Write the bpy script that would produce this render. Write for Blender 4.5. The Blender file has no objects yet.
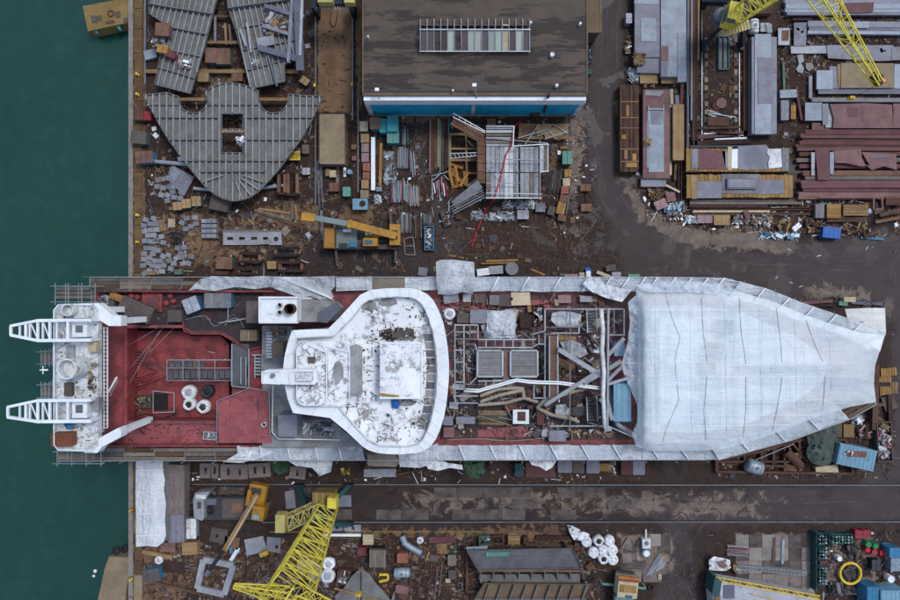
import bpy,math,random
import numpy as np
from mathutils import Vector,Matrix,noise as mnoise
from mathutils.geometry import tessellate_polygon,delaunay_2d_cdt
random.seed(7)
R=random.Random(11)
sc=bpy.context.scene
# camera, sky, sun, exposure
H=75.0
cam_d=bpy.data.cameras.new('camera'); cam_d.lens=24; cam_d.sensor_width=36
cam_d.clip_start=0.5; cam_d.clip_end=3000
cam=bpy.data.objects.new('camera',cam_d); sc.collection.objects.link(cam)
cam.location=(0,0,H); cam.rotation_euler=(0,0,0)
sc.camera=cam
SUN_EL,SUN_AZ=math.radians(60),math.radians(50)
wld=bpy.data.worlds.new('World'); sc.world=wld; wld.use_nodes=True
_n,_l=wld.node_tree.nodes,wld.node_tree.links
_n.clear()
_o=_n.new('ShaderNodeOutputWorld'); _b=_n.new('ShaderNodeBackground'); _s=_n.new('ShaderNodeTexSky')
_s.sky_type='NISHITA'; _s.sun_disc=False; _s.sun_elevation=SUN_EL; _s.sun_rotation=SUN_AZ
_s.dust_density=1.5; _s.air_density=1.0; _s.ozone_density=1.0
_h=_n.new('ShaderNodeHueSaturation'); _h.inputs['Saturation'].default_value=0.82
_l.new(_s.outputs[0],_h.inputs['Color']); _l.new(_h.outputs[0],_b.inputs['Color'])
_b.inputs['Strength'].default_value=0.118; _l.new(_b.outputs[0],_o.inputs[0])
sun_d=bpy.data.lights.new('sun','SUN'); sun_d.energy=1.0; sun_d.angle=math.radians(14); sun_d.color=(1,.985,.965)
sun=bpy.data.objects.new('sun',sun_d); sc.collection.objects.link(sun)
sun.rotation_euler=(math.radians(90)-SUN_EL,0,-SUN_AZ+math.pi)
sun.rotation_euler=Vector((-math.sin(SUN_AZ)*math.cos(SUN_EL),-math.cos(SUN_AZ)*math.cos(SUN_EL),-math.sin(SUN_EL))).to_track_quat('-Z','Y').to_euler()
sc.view_settings.view_transform='Standard'; sc.view_settings.look='None'
sc.view_settings.gamma=1; sc.view_settings.use_curve_mapping=False
sc.view_settings.exposure=0.8
sc.render.engine='CYCLES'
sc.cycles.use_denoising=True
sc.cycles.max_bounces=5; sc.cycles.diffuse_bounces=2; sc.cycles.glossy_bounces=2
sc.cycles.transmission_bounces=3; sc.cycles.transparent_max_bounces=6
sc.cycles.caustics_reflective=False; sc.cycles.caustics_refractive=False
# coordinates
PX=0.125
def W(px,py,z=0.0):
 k=PX*(H-z)/H
 return Vector(((px-450)*k,(300-py)*k,z))
def ML(p,z=0.0):return p*PX*(H-z)/H
rad=math.radians
# materials
MATS={}
def lin(c):
 if isinstance(c,str):
  c=c.lstrip('#'); c=[int(c[i:i+2],16)/255 for i in(0,2,4)]
 else:c=[v/255 for v in c]
 return tuple((v/12.92 if v<=.04045 else((v+.055)/1.055)**2.4) for v in c)+(1.0,)
class NG:
 def __init__(s,name):
  s.m=bpy.data.materials.new(name); s.m.use_nodes=True
  s.nt=s.m.node_tree; s.nt.nodes.clear(); s.N=s.nt.nodes; s.L=s.nt.links
  s.out=s.N.new('ShaderNodeOutputMaterial')
  g=s.N.new('ShaderNodeNewGeometry'); s.pos=g.outputs['Position']
  s.rnd=None
 def node(s,t,**k):
  n=s.N.new(t)
  for a,b in k.items():setattr(n,a,b)
  return n
 def put(s,sock,v):
  if hasattr(v,'is_output'):s.L.new(v,sock)
  else:sock.default_value=v
 def noise(s,scale,detail=4,rough=.6,vec=None,dist=0.0):
  n=s.node('ShaderNodeTexNoise'); n.inputs['Scale'].default_value=scale
  n.inputs['Detail'].default_value=detail; n.inputs['Roughness'].default_value=rough
  n.inputs['Distortion'].default_value=dist
  s.L.new(vec if vec is not None else s.pos,n.inputs['Vector']); return n.outputs['Fac']
 def stretch(s,sx,sy,sz,rz=0):
  m=s.node('ShaderNodeMapping'); m.inputs['Scale'].default_value=(sx,sy,sz); m.inputs['Rotation'].default_value=(0,0,rz)
  s.L.new(s.pos,m.inputs['Vector']); return m.outputs[0]
 def ramp(s,fac,a,b):
  r=s.node('ShaderNodeMapRange'); r.interpolation_type='SMOOTHSTEP'
  s.put(r.inputs['Value'],fac); r.inputs['From Min'].default_value=a; r.inputs['From Max'].default_value=b
  return r.outputs['Result']
 def mix(s,fac,a,b,t='MIX'):
  m=s.node('ShaderNodeMix',data_type='RGBA',blend_type=t)
  s.put(m.inputs['Factor'],fac); s.put(m.inputs['A'],a); s.put(m.inputs['B'],b); return m.outputs['Result']
 def math(s,op,a,b=0.0):
  m=s.node('ShaderNodeMath',operation=op); s.put(m.inputs[0],a); s.put(m.inputs[1],b); return m.outputs[0]
 def random(s):
  if s.rnd is None:s.rnd=s.node('ShaderNodeObjectInfo').outputs['Random']
  return s.rnd
 def vary(s,col,amt):
  h=s.node('ShaderNodeHueSaturation'); r=s.node('ShaderNodeMapRange')
  s.L.new(s.random(),r.inputs['Value']); r.inputs['To Min'].default_value=1-amt; r.inputs['To Max'].default_value=1+amt
  s.put(h.inputs['Color'],col); s.L.new(r.outputs[0],h.inputs['Value']); return h.outputs[0]
 def bsdf(s,col,rough=.7,metal=0.0,bump=None,bdist=.02,bstr=.5,spec=.3):
  b=s.node('ShaderNodeBsdfPrincipled'); s.put(b.inputs['Base Color'],col); s.put(b.inputs['Roughness'],rough)
  b.inputs['Metallic'].default_value=metal; b.inputs['Specular IOR Level'].default_value=spec
  if bump is not None:
   u=s.node('ShaderNodeBump'); u.inputs['Distance'].default_value=bdist; s.put(u.inputs['Strength'],bstr)
   s.L.new(bump,u.inputs['Height']); s.L.new(u.outputs[0],b.inputs['Normal'])
  return b.outputs[0]
 def done(s,sh):s.L.new(sh,s.out.inputs['Surface']); return s.m
FRESH_PAINT=('white','bag_white','deck_red','wall_teal','crane','yellow')
def pm(name,c1,c2=None,rough=.65,metal=0.0,scale=.5,dirt='#3a2e28',da=.35,ds=1.3,rust=0.0,vary=.10,fine=.18):
 if name in MATS:return MATS[name]
 g=NG(name); c1=lin(c1); c2=lin(c2) if c2 else tuple(v*.72 for v in c1[:3])+(1,)
 if not name.startswith(FRESH_PAINT):k=.84 if name.startswith(('steel','galv','concrete','cream','bag','teal','blue','rib')) else.78; c1,c2=[tuple(v*k for v in c[:3])+(1,) for c in(c1,c2)]
 off=g.node('ShaderNodeVectorMath',operation='ADD'); g.L.new(g.pos,off.inputs[0])
 cmb=g.node('ShaderNodeCombineXYZ'); r7=g.math('MULTIPLY',g.random(),40.0)
 g.L.new(r7,cmb.inputs[0]); g.L.new(r7,cmb.inputs[1]); g.L.new(cmb.outputs[0],off.inputs[1]); v=off.outputs[0]
 col=g.mix(g.ramp(g.noise(scale,6,.65,v),.32,.68),c1,c2)
 if fine:col=g.mix(g.math('MULTIPLY',g.ramp(g.noise(5.5,5,.75,v),.35,.75),fine*2.3),col,tuple(x*.3 for x in c1[:3])+(1,))
 if fine:col=g.mix(g.math('MULTIPLY',g.ramp(g.noise(3.1,6,.8,v),.56,.74),fine*1.3),col,tuple(min(1,x*1.45+.03) for x in c1[:3])+(1,))
 if da:col=g.mix(g.math('MULTIPLY',g.ramp(g.noise(ds,8,.7,v,.4),.62-da*.3,.74-da*.1),min(1,.45+da*.6)),col,lin(dirt))
 if rust:col=g.mix(g.ramp(g.noise(2.1,8,.72,v,.2),.70-rust*.3,.76-rust*.25),col,lin('#6b3a22'))
 if vary:col=g.vary(col,vary)
 MATS[name]=g.done(g.bsdf(col,rough,metal,g.noise(7,5,.75,v),.04,.6))
 return MATS[name]
def sheet_mat(name,c1,c2,transp=.10,transl=.35,bump=.5,dirt=.12):
 g=NG(name)
 sv=g.stretch(.8,.22,.5,.4)
 col=g.mix(g.ramp(g.noise(.28,6,.6),.35,.65),lin(c1),lin(c2))
 col=g.mix(g.math('MULTIPLY',g.ramp(g.noise(1.3,8,.75,sv),.52,.72),dirt*3),col,lin('#8d8f8e'))
 col=g.vary(col,.05)
 f=g.noise(.9,7,.68,g.stretch(1,.35,1,.7),1.2)
 f2=g.noise(1.6,5,.6,g.stretch(.5,1.2,1,.2),.8)
 rg=g.math('ABSOLUTE',g.math('SUBTRACT',g.noise(.6,4,.5,g.stretch(.2,1.4,1,-.5),.6),.5)); rg2=g.math('ABSOLUTE',g.math('SUBTRACT',g.noise(.5,4,.5,g.stretch(1.3,.2,1,.25),.6),.5))
 gr=g.math('MULTIPLY',g.math('ADD',g.ramp(g.math('ABSOLUTE',g.math('SUBTRACT',g.noise(.42,3,.5,g.stretch(.3,1.1,1,-.75),.8),.5)),0,.035),g.ramp(g.math('ABSOLUTE',g.math('SUBTRACT',g.noise(.38,3,.5,g.stretch(1.0,.3,1,-.3),.8),.5)),0,.03)),.09)
 hgt=g.math('SUBTRACT',g.math('ADD',g.math('MULTIPLY',f,.5),g.math('MULTIPLY',f2,.35)),g.math('SUBTRACT',g.math('ADD',rg,rg2),gr))
 u=g.node('ShaderNodeBump'); u.inputs['Distance'].default_value=.6; u.inputs['Strength'].default_value=bump
 g.L.new(hgt,u.inputs['Height'])
 d=g.node('ShaderNodeBsdfPrincipled'); g.put(d.inputs['Base Color'],col); d.inputs['Roughness'].default_value=.45
 d.inputs['Specular IOR Level'].default_value=.35; g.L.new(u.outputs[0],d.inputs['Normal'])
 t=g.node('ShaderNodeBsdfTranslucent'); g.put(t.inputs['Color'],col); g.L.new(u.outputs[0],t.inputs['Normal'])
 p=g.node('ShaderNodeBsdfTransparent')
 a=g.node('ShaderNodeMixShader'); a.inputs[0].default_value=transl; g.L.new(d.outputs[0],a.inputs[1]); g.L.new(t.outputs[0],a.inputs[2])
 b=g.node('ShaderNodeMixShader'); g.L.new(a.outputs[0],b.inputs[1]); g.L.new(p.outputs[0],b.inputs[2])
 g.put(b.inputs[0],g.math('MULTIPLY',g.ramp(g.noise(.35,5,.6),.3,.7),transp*2) if transp<.2 else transp)
 MATS[name]=g.done(b.outputs[0]); return MATS[name]
def flake(name):
 g=NG(name); col=g.mix(g.ramp(g.noise(.4,6,.6),.3,.7),lin('#e0e5e7'),lin('#cbd0d3'))
 big=g.noise(.30,5,.6); k=g.math('ADD',g.noise(1.5,12,.82,None,.3),g.math('MULTIPLY',g.math('SUBTRACT',big,.5),.55))
 col=g.mix(g.ramp(k,.515,.60),col,g.mix(g.ramp(g.noise(3,6,.7),.35,.65),lin('#6d6a69'),lin('#989796')))
 col=g.mix(g.math('MULTIPLY',g.ramp(g.noise(.9,9,.75,None,.5),.58,.7),.6),col,lin('#8f8c89'))
 MATS[name]=g.done(g.bsdf(col,.6,0,k,.05,.5))
def felt(name):
 g=NG(name); col=g.mix(g.ramp(g.noise(.5,8,.7),.3,.7),lin('#52483f'),lin('#463c36'))
 s=g.noise(.5,9,.72,g.stretch(.32,1.5,1)); b=g.noise(.11,3,.5,g.stretch(.5,1.6,1))
 m=g.ramp(g.math('ADD',s,g.math('MULTIPLY',g.math('SUBTRACT',b,.5),.5)),.50,.57)
 col=g.mix(g.math('MULTIPLY',m,.8),col,lin('#241f1f')); col=g.mix(g.math('MULTIPLY',g.ramp(g.noise(6,5,.8),.5,.75),.3),col,lin('#6f655c'))
 MATS[name]=g.done(g.bsdf(g.vary(col,.05),.75,0,g.noise(5,5,.7),.03,.5))
def build_mats():
 pm('rust','#6a4b3e','#4e372d',.85,dirt='#2c211d',da=.3)
 pm('rust_dark','#4c3730','#362722',.9,dirt='#221b19',da=.35)
 pm('rust_light','#8a6a55','#6d4f40',.85,dirt='#4a3a32',da=.3)
 pm('rust_red','#73494a','#5c3a3b',.8,dirt='#443232',da=.4)
 pm('primer_red','#7a5356','#674548',.75,dirt='#54413f',da=.42,rust=.06,ds=1.0)
 pm('primer_pink','#8f6d6b','#795857',.75,dirt='#5a4644',da=.4,rust=.05,ds=1.0)
 pm('deck_red','#9c4848','#7a383a',.5,dirt='#452e2e',da=.62,ds=.55,vary=.04,rust=.04)
 pm('deck_red_light','#a0585a','#8a484c',.6,dirt='#5a3a3a',da=.42,ds=.8,vary=.04)
 pm('deck_red_worn','#8a4a4e','#6a3b3f',.65,dirt='#3f3031',da=.6,ds=1.0,vary=.04)
 pm('deck_mid','#755053','#523d3e',.7,dirt='#3a2f2f',da=.6,ds=1.1,vary=.04,fine=.3)
 pm('deck_dark','#433a3d','#322c30',.75,dirt='#5e3234',da=.35,ds=.5,vary=.04)
 pm('steel_lilac','#8d8f9b','#777985',.6,.1,dirt='#685f60',da=.42,vary=.10,rust=.06)
 pm('steel_blue','#98a4b0','#828d99',.55,.1,dirt='#6d6869',da=.36,vary=.08,rust=.05)
 pm('steel_slate','#707482','#5d6070',.55,.1,dirt='#4c4648',da=.3)
 pm('steel_pale','#a9adb4','#8f9299',.6,.1,dirt='#716560',da=.4,rust=.12)
 pm('steel_grey','#85868a','#6c6c70',.6,.1,dirt='#554a46',da=.4,rust=.18)
 pm('panel_grey','#808282','#6b6c6b',.7,0,dirt='#564a41',da=.5,ds=.8,rust=.25)
 pm('rib_grey','#a5a8a8','#8d9090',.65,0,dirt='#6a5d52',da=.4,rust=.15)
 pm('panel_slate','#6e7076','#58585f',.7,0,dirt='#4a4140',da=.4,rust=.1)
 pm('galv','#b3bac0','#98a0a8',.45,.35,dirt='#77716e',da=.25,fine=.1)
 pm('galv_blue','#9fb0bd','#86959f',.45,.3,dirt='#65656a',da=.25,fine=.1)
 pm('white','#dfe5e8','#cfd6da',.5,0,dirt='#8d8a86',da=.18,vary=.03,fine=.06)
 pm('white_worn','#d9dedf','#bfc5c7',.55,0,dirt='#6f685f',da=.55,ds=1.6,rust=.16,vary=.03,fine=.12)
 flake('white_roof')
 pm('grey_roof','#a9abac','#8f9091',.7,0,dirt='#57504d',da=.5,ds=.5,rust=.1,fine=.25)
 pm('cream','#cdbf9f','#b7a888',.7,dirt='#77695a',da=.3)
 pm('tan','#ab8e68','#937752',.8,dirt='#5f4c3a',da=.3)
 pm('sandbox','#98876c','#877560',.85,dirt='#66543f',da=.35,fine=.14)
 pm('ochre','#9c8550','#87703f',.8,dirt='#5f4f3d',da=.4,rust=.12)
 pm('wood','#a3865f','#876c4a',.85,dirt='#5a4835',da=.3,vary=.18)
 pm('wood_dark','#6b543f','#553f30',.9,dirt='#372a22',da=.35,vary=.2)
 pm('wood_grey','#8b8176','#746a60',.9,dirt='#50463e',da=.3,vary=.2)
 pm('wood_orange','#b08b50','#957140',.8,dirt='#664a31',da=.38,vary=.14)
 pm('orange','#b5803a','#9a6a2c',.6,dirt='#5f4630',da=.3,vary=.08)
 pm('orange_red','#ab6f5a','#92594a',.7,dirt='#5d443a',da=.3)
 pm('crane_yellow','#d8cb4a','#c2b441',.55,dirt='#756b45',da=.45,vary=.05,fine=.12)
 pm('crane_pale','#b8ac6c','#a1955b',.6,dirt='#6f6643',da=.3,vary=.05)
 pm('mobile_yellow','#c8952f','#ae7f28',.5,dirt='#5f4a30',da=.5,vary=.04)
 pm('yellow','#d5b740','#bfa035',.6,dirt='#77653a',da=.2)
 pm('boom_green','#7f9391','#6c807f',.5,dirt='#5a615d',da=.25)
 pm('teal','#2f97a0','#257f8a',.5,dirt='#3d5a58',da=.25,rust=.05)
 pm('teal_dark','#2d5a5c','#244a4d',.6,dirt='#39413f',da=.3)
 pm('green_dull','#5f7a6c','#4c6558',.7,dirt='#4d4a3f',da=.35,rust=.06)
 pm('sea_green','#68a191','#558b7d',.6,dirt='#4d6058',da=.3)
 pm('green','#2f9a62','#257f50',.5,da=.15)
 pm('blue','#2868b8','#1f569d',.5,dirt='#3d4a5f',da=.15)
 pm('blue_light','#7fa9c0','#6a94ab',.55,dirt='#5e6468',da=.3,rust=.1)
 pm('blue_mid','#3f86b0','#35749a',.55,dirt='#5a544f',da=.3,rust=.08)
 pm('navy','#28323e','#1f2832',.6,dirt='#3a3530',da=.3)
 pm('red','#a93a45','#90303a',.55,dirt='#5e3336',da=.2)
 pm('red_bright','#d8283a','#c02032',.5,da=.05)
 pm('pink','#a98a8c','#94757a',.7,dirt='#6d5856',da=.25)
 pm('concrete','#9a948d','#857f78',.9,dirt='#5d534c',da=.4,vary=.12)
 pm('concrete_pale','#9699a1','#7d808a',.9,dirt='#655c55',da=.45,vary=.2,fine=.25)
 pm('concrete_pink','#8b7f7c','#766b69',.9,dirt='#4c423f',da=.4,vary=.12)
 pm('slab','#6f6864','#5a5350',.9,dirt='#352d2b',da=.7,ds=.6,vary=.12)
 felt('roof_felt')
 pm('roof_tan','#7c6a55','#6b5a48',.85,dirt='#4f4237',da=.3,vary=.02)
 pm('wall_teal','#25b2d8','#1d9cc0',.55,dirt='#23404c',da=.25,vary=.02)
 pm('black','#24252a','#1c1c20',.7,dirt='#3a3430',da=.3)
 pm('grey_dark','#4c4d52','#3d3e43',.7,dirt='#2d2a29',da=.3)
 pm('grey_mid','#77787c','#66676b',.7,dirt='#4a4644',da=.35)
 pm('rail_steel','#8d979c','#7d878c',.35,.5,dirt='#5a4a42',da=.2,vary=.02)
 pm('cardboard','#b2946c','#9b7f5a',.85,dirt='#715b42',da=.2)
 pm('hose_beige','#b3a795','#9b8f7e',.8,dirt='#6e6256',da=.3)
 pm('timber_quay','#7d6540','#5e4a35',.9,dirt='#3a2e27',da=.45)
 pm('tarp_green','#4f5b55','#3f4a45',.7,dirt='#39383a',da=.25)
 pm('tarp_green_bright','#3c5f45','#2c4a36',.7,dirt='#2d332d',da=.35,ds=2)
 pm('bag_white','#dfe2e6','#c5cad0',.7,dirt='#8f8f92',da=.25,fine=.12)
 pm('bag_grey','#b6bac0','#989ca3',.7,dirt='#6f6b6a',da=.35)
 pm('bag_dark','#2f4449','#22343a',.6,da=.2)
 pm('brown_paint','#8c5436','#74452d',.6,dirt='#4f382b',da=.25)
 pm('brown_grey','#6a605c','#574e4b',.8,dirt='#3c3431',da=.35)
 pm('floor_grate','#6f7278','#5d6066',.6,.2,dirt='#4a4444',da=.35)
 pm('puddle_grey','#6e6a68','#625e5c',.3,da=.2)
 sheet_mat('sheet_tent','#eef8fc','#e3f1f8',.38,.12,.42,.02)
 sheet_mat('sheet_side','#dde8f0','#c3d1dc',.34,.12,.8,.10)
 sheet_mat('sheet_dusty','#d3dae0','#adb5bd',.09,.12,1.0,.18)
 sheet_mat('sheet_white','#e4eaee','#ced6dc',.03,.15,.8,.10)
 sheet_mat('sheet_cream','#d9dad6','#c8c9c5',.03,.12,.35,.10)
 g=NG('skylight_glass'); b=g.bsdf(g.vary(lin('#9aa39a'),.25),.25,0,spec=.6); MATS['skylight_glass']=g.done(b)
 g=NG('skylight_dark'); b=g.bsdf(g.vary(lin('#5a4f4d'),.12),.3,0,spec=.5); MATS['skylight_dark']=g.done(b)
 g=NG('cab_glass'); b=g.bsdf(lin('#2f5560'),.15,0,spec=.8); MATS['cab_glass']=g.done(b)
 g=NG('lamp_red'); e=g.node('ShaderNodeEmission'); e.inputs[0].default_value=(1,.12,.04,1); e.inputs[1].default_value=1.5; MATS['lamp_red']=g.done(e.outputs[0])
 g=NG('water')
 col=g.mix(g.ramp(g.noise(.035,4,.5),.3,.7),lin('#14382f'),lin('#1a3e33'))
 col=g.mix(g.math('MULTIPLY',g.ramp(g.noise(.6,6,.7),.4,.8),.35),col,lin('#20564b'))
 w=g.math('ADD',g.noise(1.6,6,.65,g.stretch(1,.7,1,.5)),g.math('MULTIPLY',g.noise(4,3,.6),.2))
 col=g.mix(g.math('MULTIPLY',g.ramp(g.noise(.22,7,.7,g.stretch(1,.5,1,.6),1.0),.35,.75),.55),col,lin('#0d3432'))  # colour streaks painted in place of sky reflections varying over the ripples
 MATS['water']=g.done(g.bsdf(col,.12,0,w,.10,.35,.5))
build_mats()
def mt(m):return MATS[m] if isinstance(m,str) else m
# mesh building
class MB:
 def __init__(s):s.v=[]; s.f=[]; s.smooth=False
 def add(s,vs,fs):
  b=len(s.v); s.v+=[tuple(v) for v in vs]; s.f+=[tuple(i+b for i in f) for f in fs]; return s
 def box(s,c,d,rz=0.0,rx=0.0,ry=0.0):
  x,y,z=d[0]/2,d[1]/2,d[2]/2
  m=Matrix.Rotation(rz,3,'Z')@Matrix.Rotation(ry,3,'Y')@Matrix.Rotation(rx,3,'X')
  vs=[m@Vector((i*x,j*y,k*z))+Vector(c) for k in(-1,1) for j in(-1,1) for i in(-1,1)]
  return s.add(vs,[(0,2,3,1),(4,5,7,6),(0,1,5,4),(2,6,7,3),(0,4,6,2),(1,3,7,5)])
 def prism(s,poly,z0,z1,holes=(),top=True,bottom=True):
  loops=[list(poly)]+[list(h) for h in holes]
  flat=[p for l in loops for p in l]; n=len(flat)
  tr=tessellate_polygon([[Vector((p[0],p[1],0)) for p in l] for l in loops])
  zz0=z0 if callable(z0) else(lambda x,y:z0); zz1=z1 if callable(z1) else(lambda x,y:z1)
  vs=[(p[0],p[1],zz0(*p[:2])) for p in flat]+[(p[0],p[1],zz1(*p[:2])) for p in flat]
  fs=[]
  for t in tr:
   a,b,c=[flat[i] for i in t]
   if(b[0]-a[0])*(c[1]-a[1])-(b[1]-a[1])*(c[0]-a[0])<0:t=t[::-1]
   if top:fs.append(tuple(i+n for i in t))
   if bottom:fs.append(tuple(t[::-1]))
  k=0
  for l in loops:
   m=len(l); ar=sum(l[i][0]*l[(i+1)%m][1]-l[(i+1)%m][0]*l[i][1] for i in range(m))
   for i in range(m):
    a,b=k+i,k+(i+1)%m
    ccw=(ar>0)==(k==0)
    fs.append((a,b,b+n,a+n) if ccw else(b,a,a+n,b+n))
   k+=m
  return s.add(vs,fs)
 def tube(s,pts,r,n=6,caps=True,r2=None):
  pts=[Vector(p) for p in pts]; base=len(s.v); vs=[]; fs=[]; up0=None
  for i,p in enumerate(pts):
   d=(pts[min(i+1,len(pts)-1)]-pts[max(i-1,0)])
   if d.length<1e-9:d=Vector((0,0,1))
   d.normalize()
   u=d.cross(Vector((0,0,1)))
   if u.length<.05:u=d.cross(Vector((0,1,0)))
   u.normalize(); w=u.cross(d)
   rr=r if r2 is None else r+(r2-r)*i/max(1,len(pts)-1)
   for k in range(n):
    a=2*math.pi*k/n+math.pi/n; vs.append(p+u*math.cos(a)*rr+w*math.sin(a)*rr)
  for i in range(len(pts)-1):
   for k in range(n):
    a,b=i*n+k,i*n+(k+1)%n; fs.append((a,b,b+n,a+n))
  if caps:
   fs.append(tuple(range(n))[::-1]); fs.append(tuple((len(pts)-1)*n+k for k in range(n)))
  return s.add(vs,fs)
 def pipe(s,a,b,r,t=.12,n=12):
  a,b=Vector(a),Vector(b); d=(b-a).normalized(); u=d.cross(Vector((0,0,1)))
  if u.length<.05:u=Vector((1,0,0))
  u.normalize(); w=u.cross(d); ri=r*(1-t); vs=[]
  for p in(a,b):
   for q in(r,ri):
    for k in range(n):vs.append(p+(u*math.cos(2*math.pi*k/n)+w*math.sin(2*math.pi*k/n))*q)
  fs=[]
  for k in range(n):
   j=(k+1)%n
   fs+=[(k,j,2*n+j,2*n+k),(n+j,n+k,3*n+k,3*n+j),(j,k,n+k,n+j),(2*n+k,2*n+j,3*n+j,3*n+k)]
  return s.add(vs,fs)
 def lathe(s,prof,n=16,c=(0,0,0),wob=0.0,rng=R):
  vs=[]; fs=[]; c=Vector(c); ph=rng.random()*9
  for i,(r,z) in enumerate(prof):
   for k in range(n):
    a=2*math.pi*k/n
    rr=r*(1+wob*(math.sin(3*a+ph+i)*.5+math.sin(5*a+ph*2-i*.7)*.5))
    vs.append(c+Vector((math.cos(a)*rr,math.sin(a)*rr,z)))
  for i in range(len(prof)-1):
   for k in range(n):
    a,b=i*n+k,i*n+(k+1)%n; fs.append((a,b,b+n,a+n))
  if prof[0][0]>1e-4:fs.append(tuple(range(n))[::-1])
  if prof[-1][0]>1e-4:fs.append(tuple((len(prof)-1)*n+k for k in range(n)))
  return s.add(vs,fs)
 def shift(s,o):
  s.v=[(x+o[0],y+o[1],z+o[2]) for x,y,z in s.v]; return s
 def mesh(s,name,mats):
  me=bpy.data.meshes.new(name); me.from_pydata(s.v,[],s.f)
  for m in(mats if isinstance(mats,(list,tuple)) else[mats]):me.materials.append(mt(m))
  if s.smooth:me.polygons.foreach_set('use_smooth',[True]*len(me.polygons))
  me.update(); return me
COL=sc.collection.objects
def tag(o,label=None,cat=None,group=None,kind=None):
 if label:o['label']=label
 if cat:o['category']=cat
 if group:o['group']=group
 if kind:o['kind']=kind
 return o
def thing(name,label,cat,loc=(0,0,0),rz=0.0,group=None):
 o=bpy.data.objects.new(name,None); COL.link(o); o.location=loc; o.rotation_euler=(0,0,rz)
 o.empty_display_size=.2
 return tag(o,label,cat,group)
def obj(name,mb,m,parent=None,label=None,cat=None,group=None,kind=None,world=False):
 me=mb if isinstance(mb,bpy.types.Mesh) else None
 if me is None:
  if parent is None:
   c=np.mean(np.array(mb.v),axis=0); zmin=min(v[2] for v in mb.v); c=(c[0],c[1],zmin)
   mb.shift((-c[0],-c[1],-c[2]))
  elif world:mb.shift(tuple(-v for v in parent_loc(parent)))
  me=mb.mesh(name,m)
 o=bpy.data.objects.new(name,me); COL.link(o)
 if parent is not None:o.parent=parent
 elif not isinstance(mb,bpy.types.Mesh):o.location=c
 return tag(o,label,cat,group,kind)
def parent_loc(p):
 l=Vector(p.location)
 return l if p.parent is None else l+parent_loc(p.parent)
UNIT={}
def unit(kind,m):
 k=(kind,m if isinstance(m,str) else m.name)
 if k not in UNIT:
  b=MB()
  if kind=='box':b.box((0,0,0),(1,1,1))
  elif kind=='plank':
   b.box((0,0,0),(1,1,1)); b.v=[(x*(1+.006*(i%3)),y*(1-.05*(i%2)),z) for i,(x,y,z) in enumerate(b.v)]
  elif kind=='cyl':b.lathe([(.5,-.5),(.5,.5)],12); b.smooth=False
  elif kind=='rod':b.tube([(-.5,0,0),(.5,0,0)],.5,8)
  elif kind=='tube':b.pipe((-.5,0,0),(.5,0,0),.5,.2,10)
  UNIT[k]=b.mesh(kind,m)
 return UNIT[k]
def pbox(parent,name,c,d,m,rz=0.0,rx=0.0,ry=0.0,kind='box',label=None):
 o=bpy.data.objects.new(name,unit(kind,m)); COL.link(o); o.parent=parent
 o.location=c; o.scale=d; o.rotation_euler=(rx,ry,rz)
 if label:o['label']=label
 return o
def pbar(parent,name,a,b,w,h,m,kind='box'):
 a,b=Vector(a),Vector(b); d=b-a; L=d.length
 return pbox(parent,name,(a+b)/2,(L,w,h),m,math.atan2(d.y,d.x),0,-math.atan2(d.z,math.hypot(d.x,d.y)),kind)
def inpoly(x,y,P):
 c=False; n=len(P); j=n-1
 for i in range(n):
  if(P[i][1]>y)!=(P[j][1]>y) and x<(P[j][0]-P[i][0])*(y-P[i][1])/(P[j][1]-P[i][1])+P[i][0]:c=not c
  j=i
 return c
def clipline(P,holes,p,d,pad=0.0):
 ts=[]
 for Q in[P]+list(holes):
  for i in range(len(Q)):
   a,b=Q[i],Q[(i+1)%len(Q)]; ex,ey=b[0]-a[0],b[1]-a[1]
   den=d[0]*ey-d[1]*ex
   if abs(den)<1e-9:continue
   t=((a[0]-p[0])*ey-(a[1]-p[1])*ex)/den; u=((a[0]-p[0])*d[1]-(a[1]-p[1])*d[0])/den
   if 0<=u<1:ts.append(t)
 ts.sort(); out=[]
 for t0,t1 in zip(ts,ts[1:]):
  m=(t0+t1)/2; x,y=p[0]+d[0]*m,p[1]+d[1]*m
  if t1-t0>1e-3 and inpoly(x,y,P) and not any(inpoly(x,y,h) for h in holes):
   out.append((t0+pad,t1-pad))
 return[o for o in out if o[1]-o[0]>.05]
def fbm(x,y,z=0.0,o=4):return mnoise.fractal(Vector((x,y,z)),1.0,2.0,o)
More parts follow.
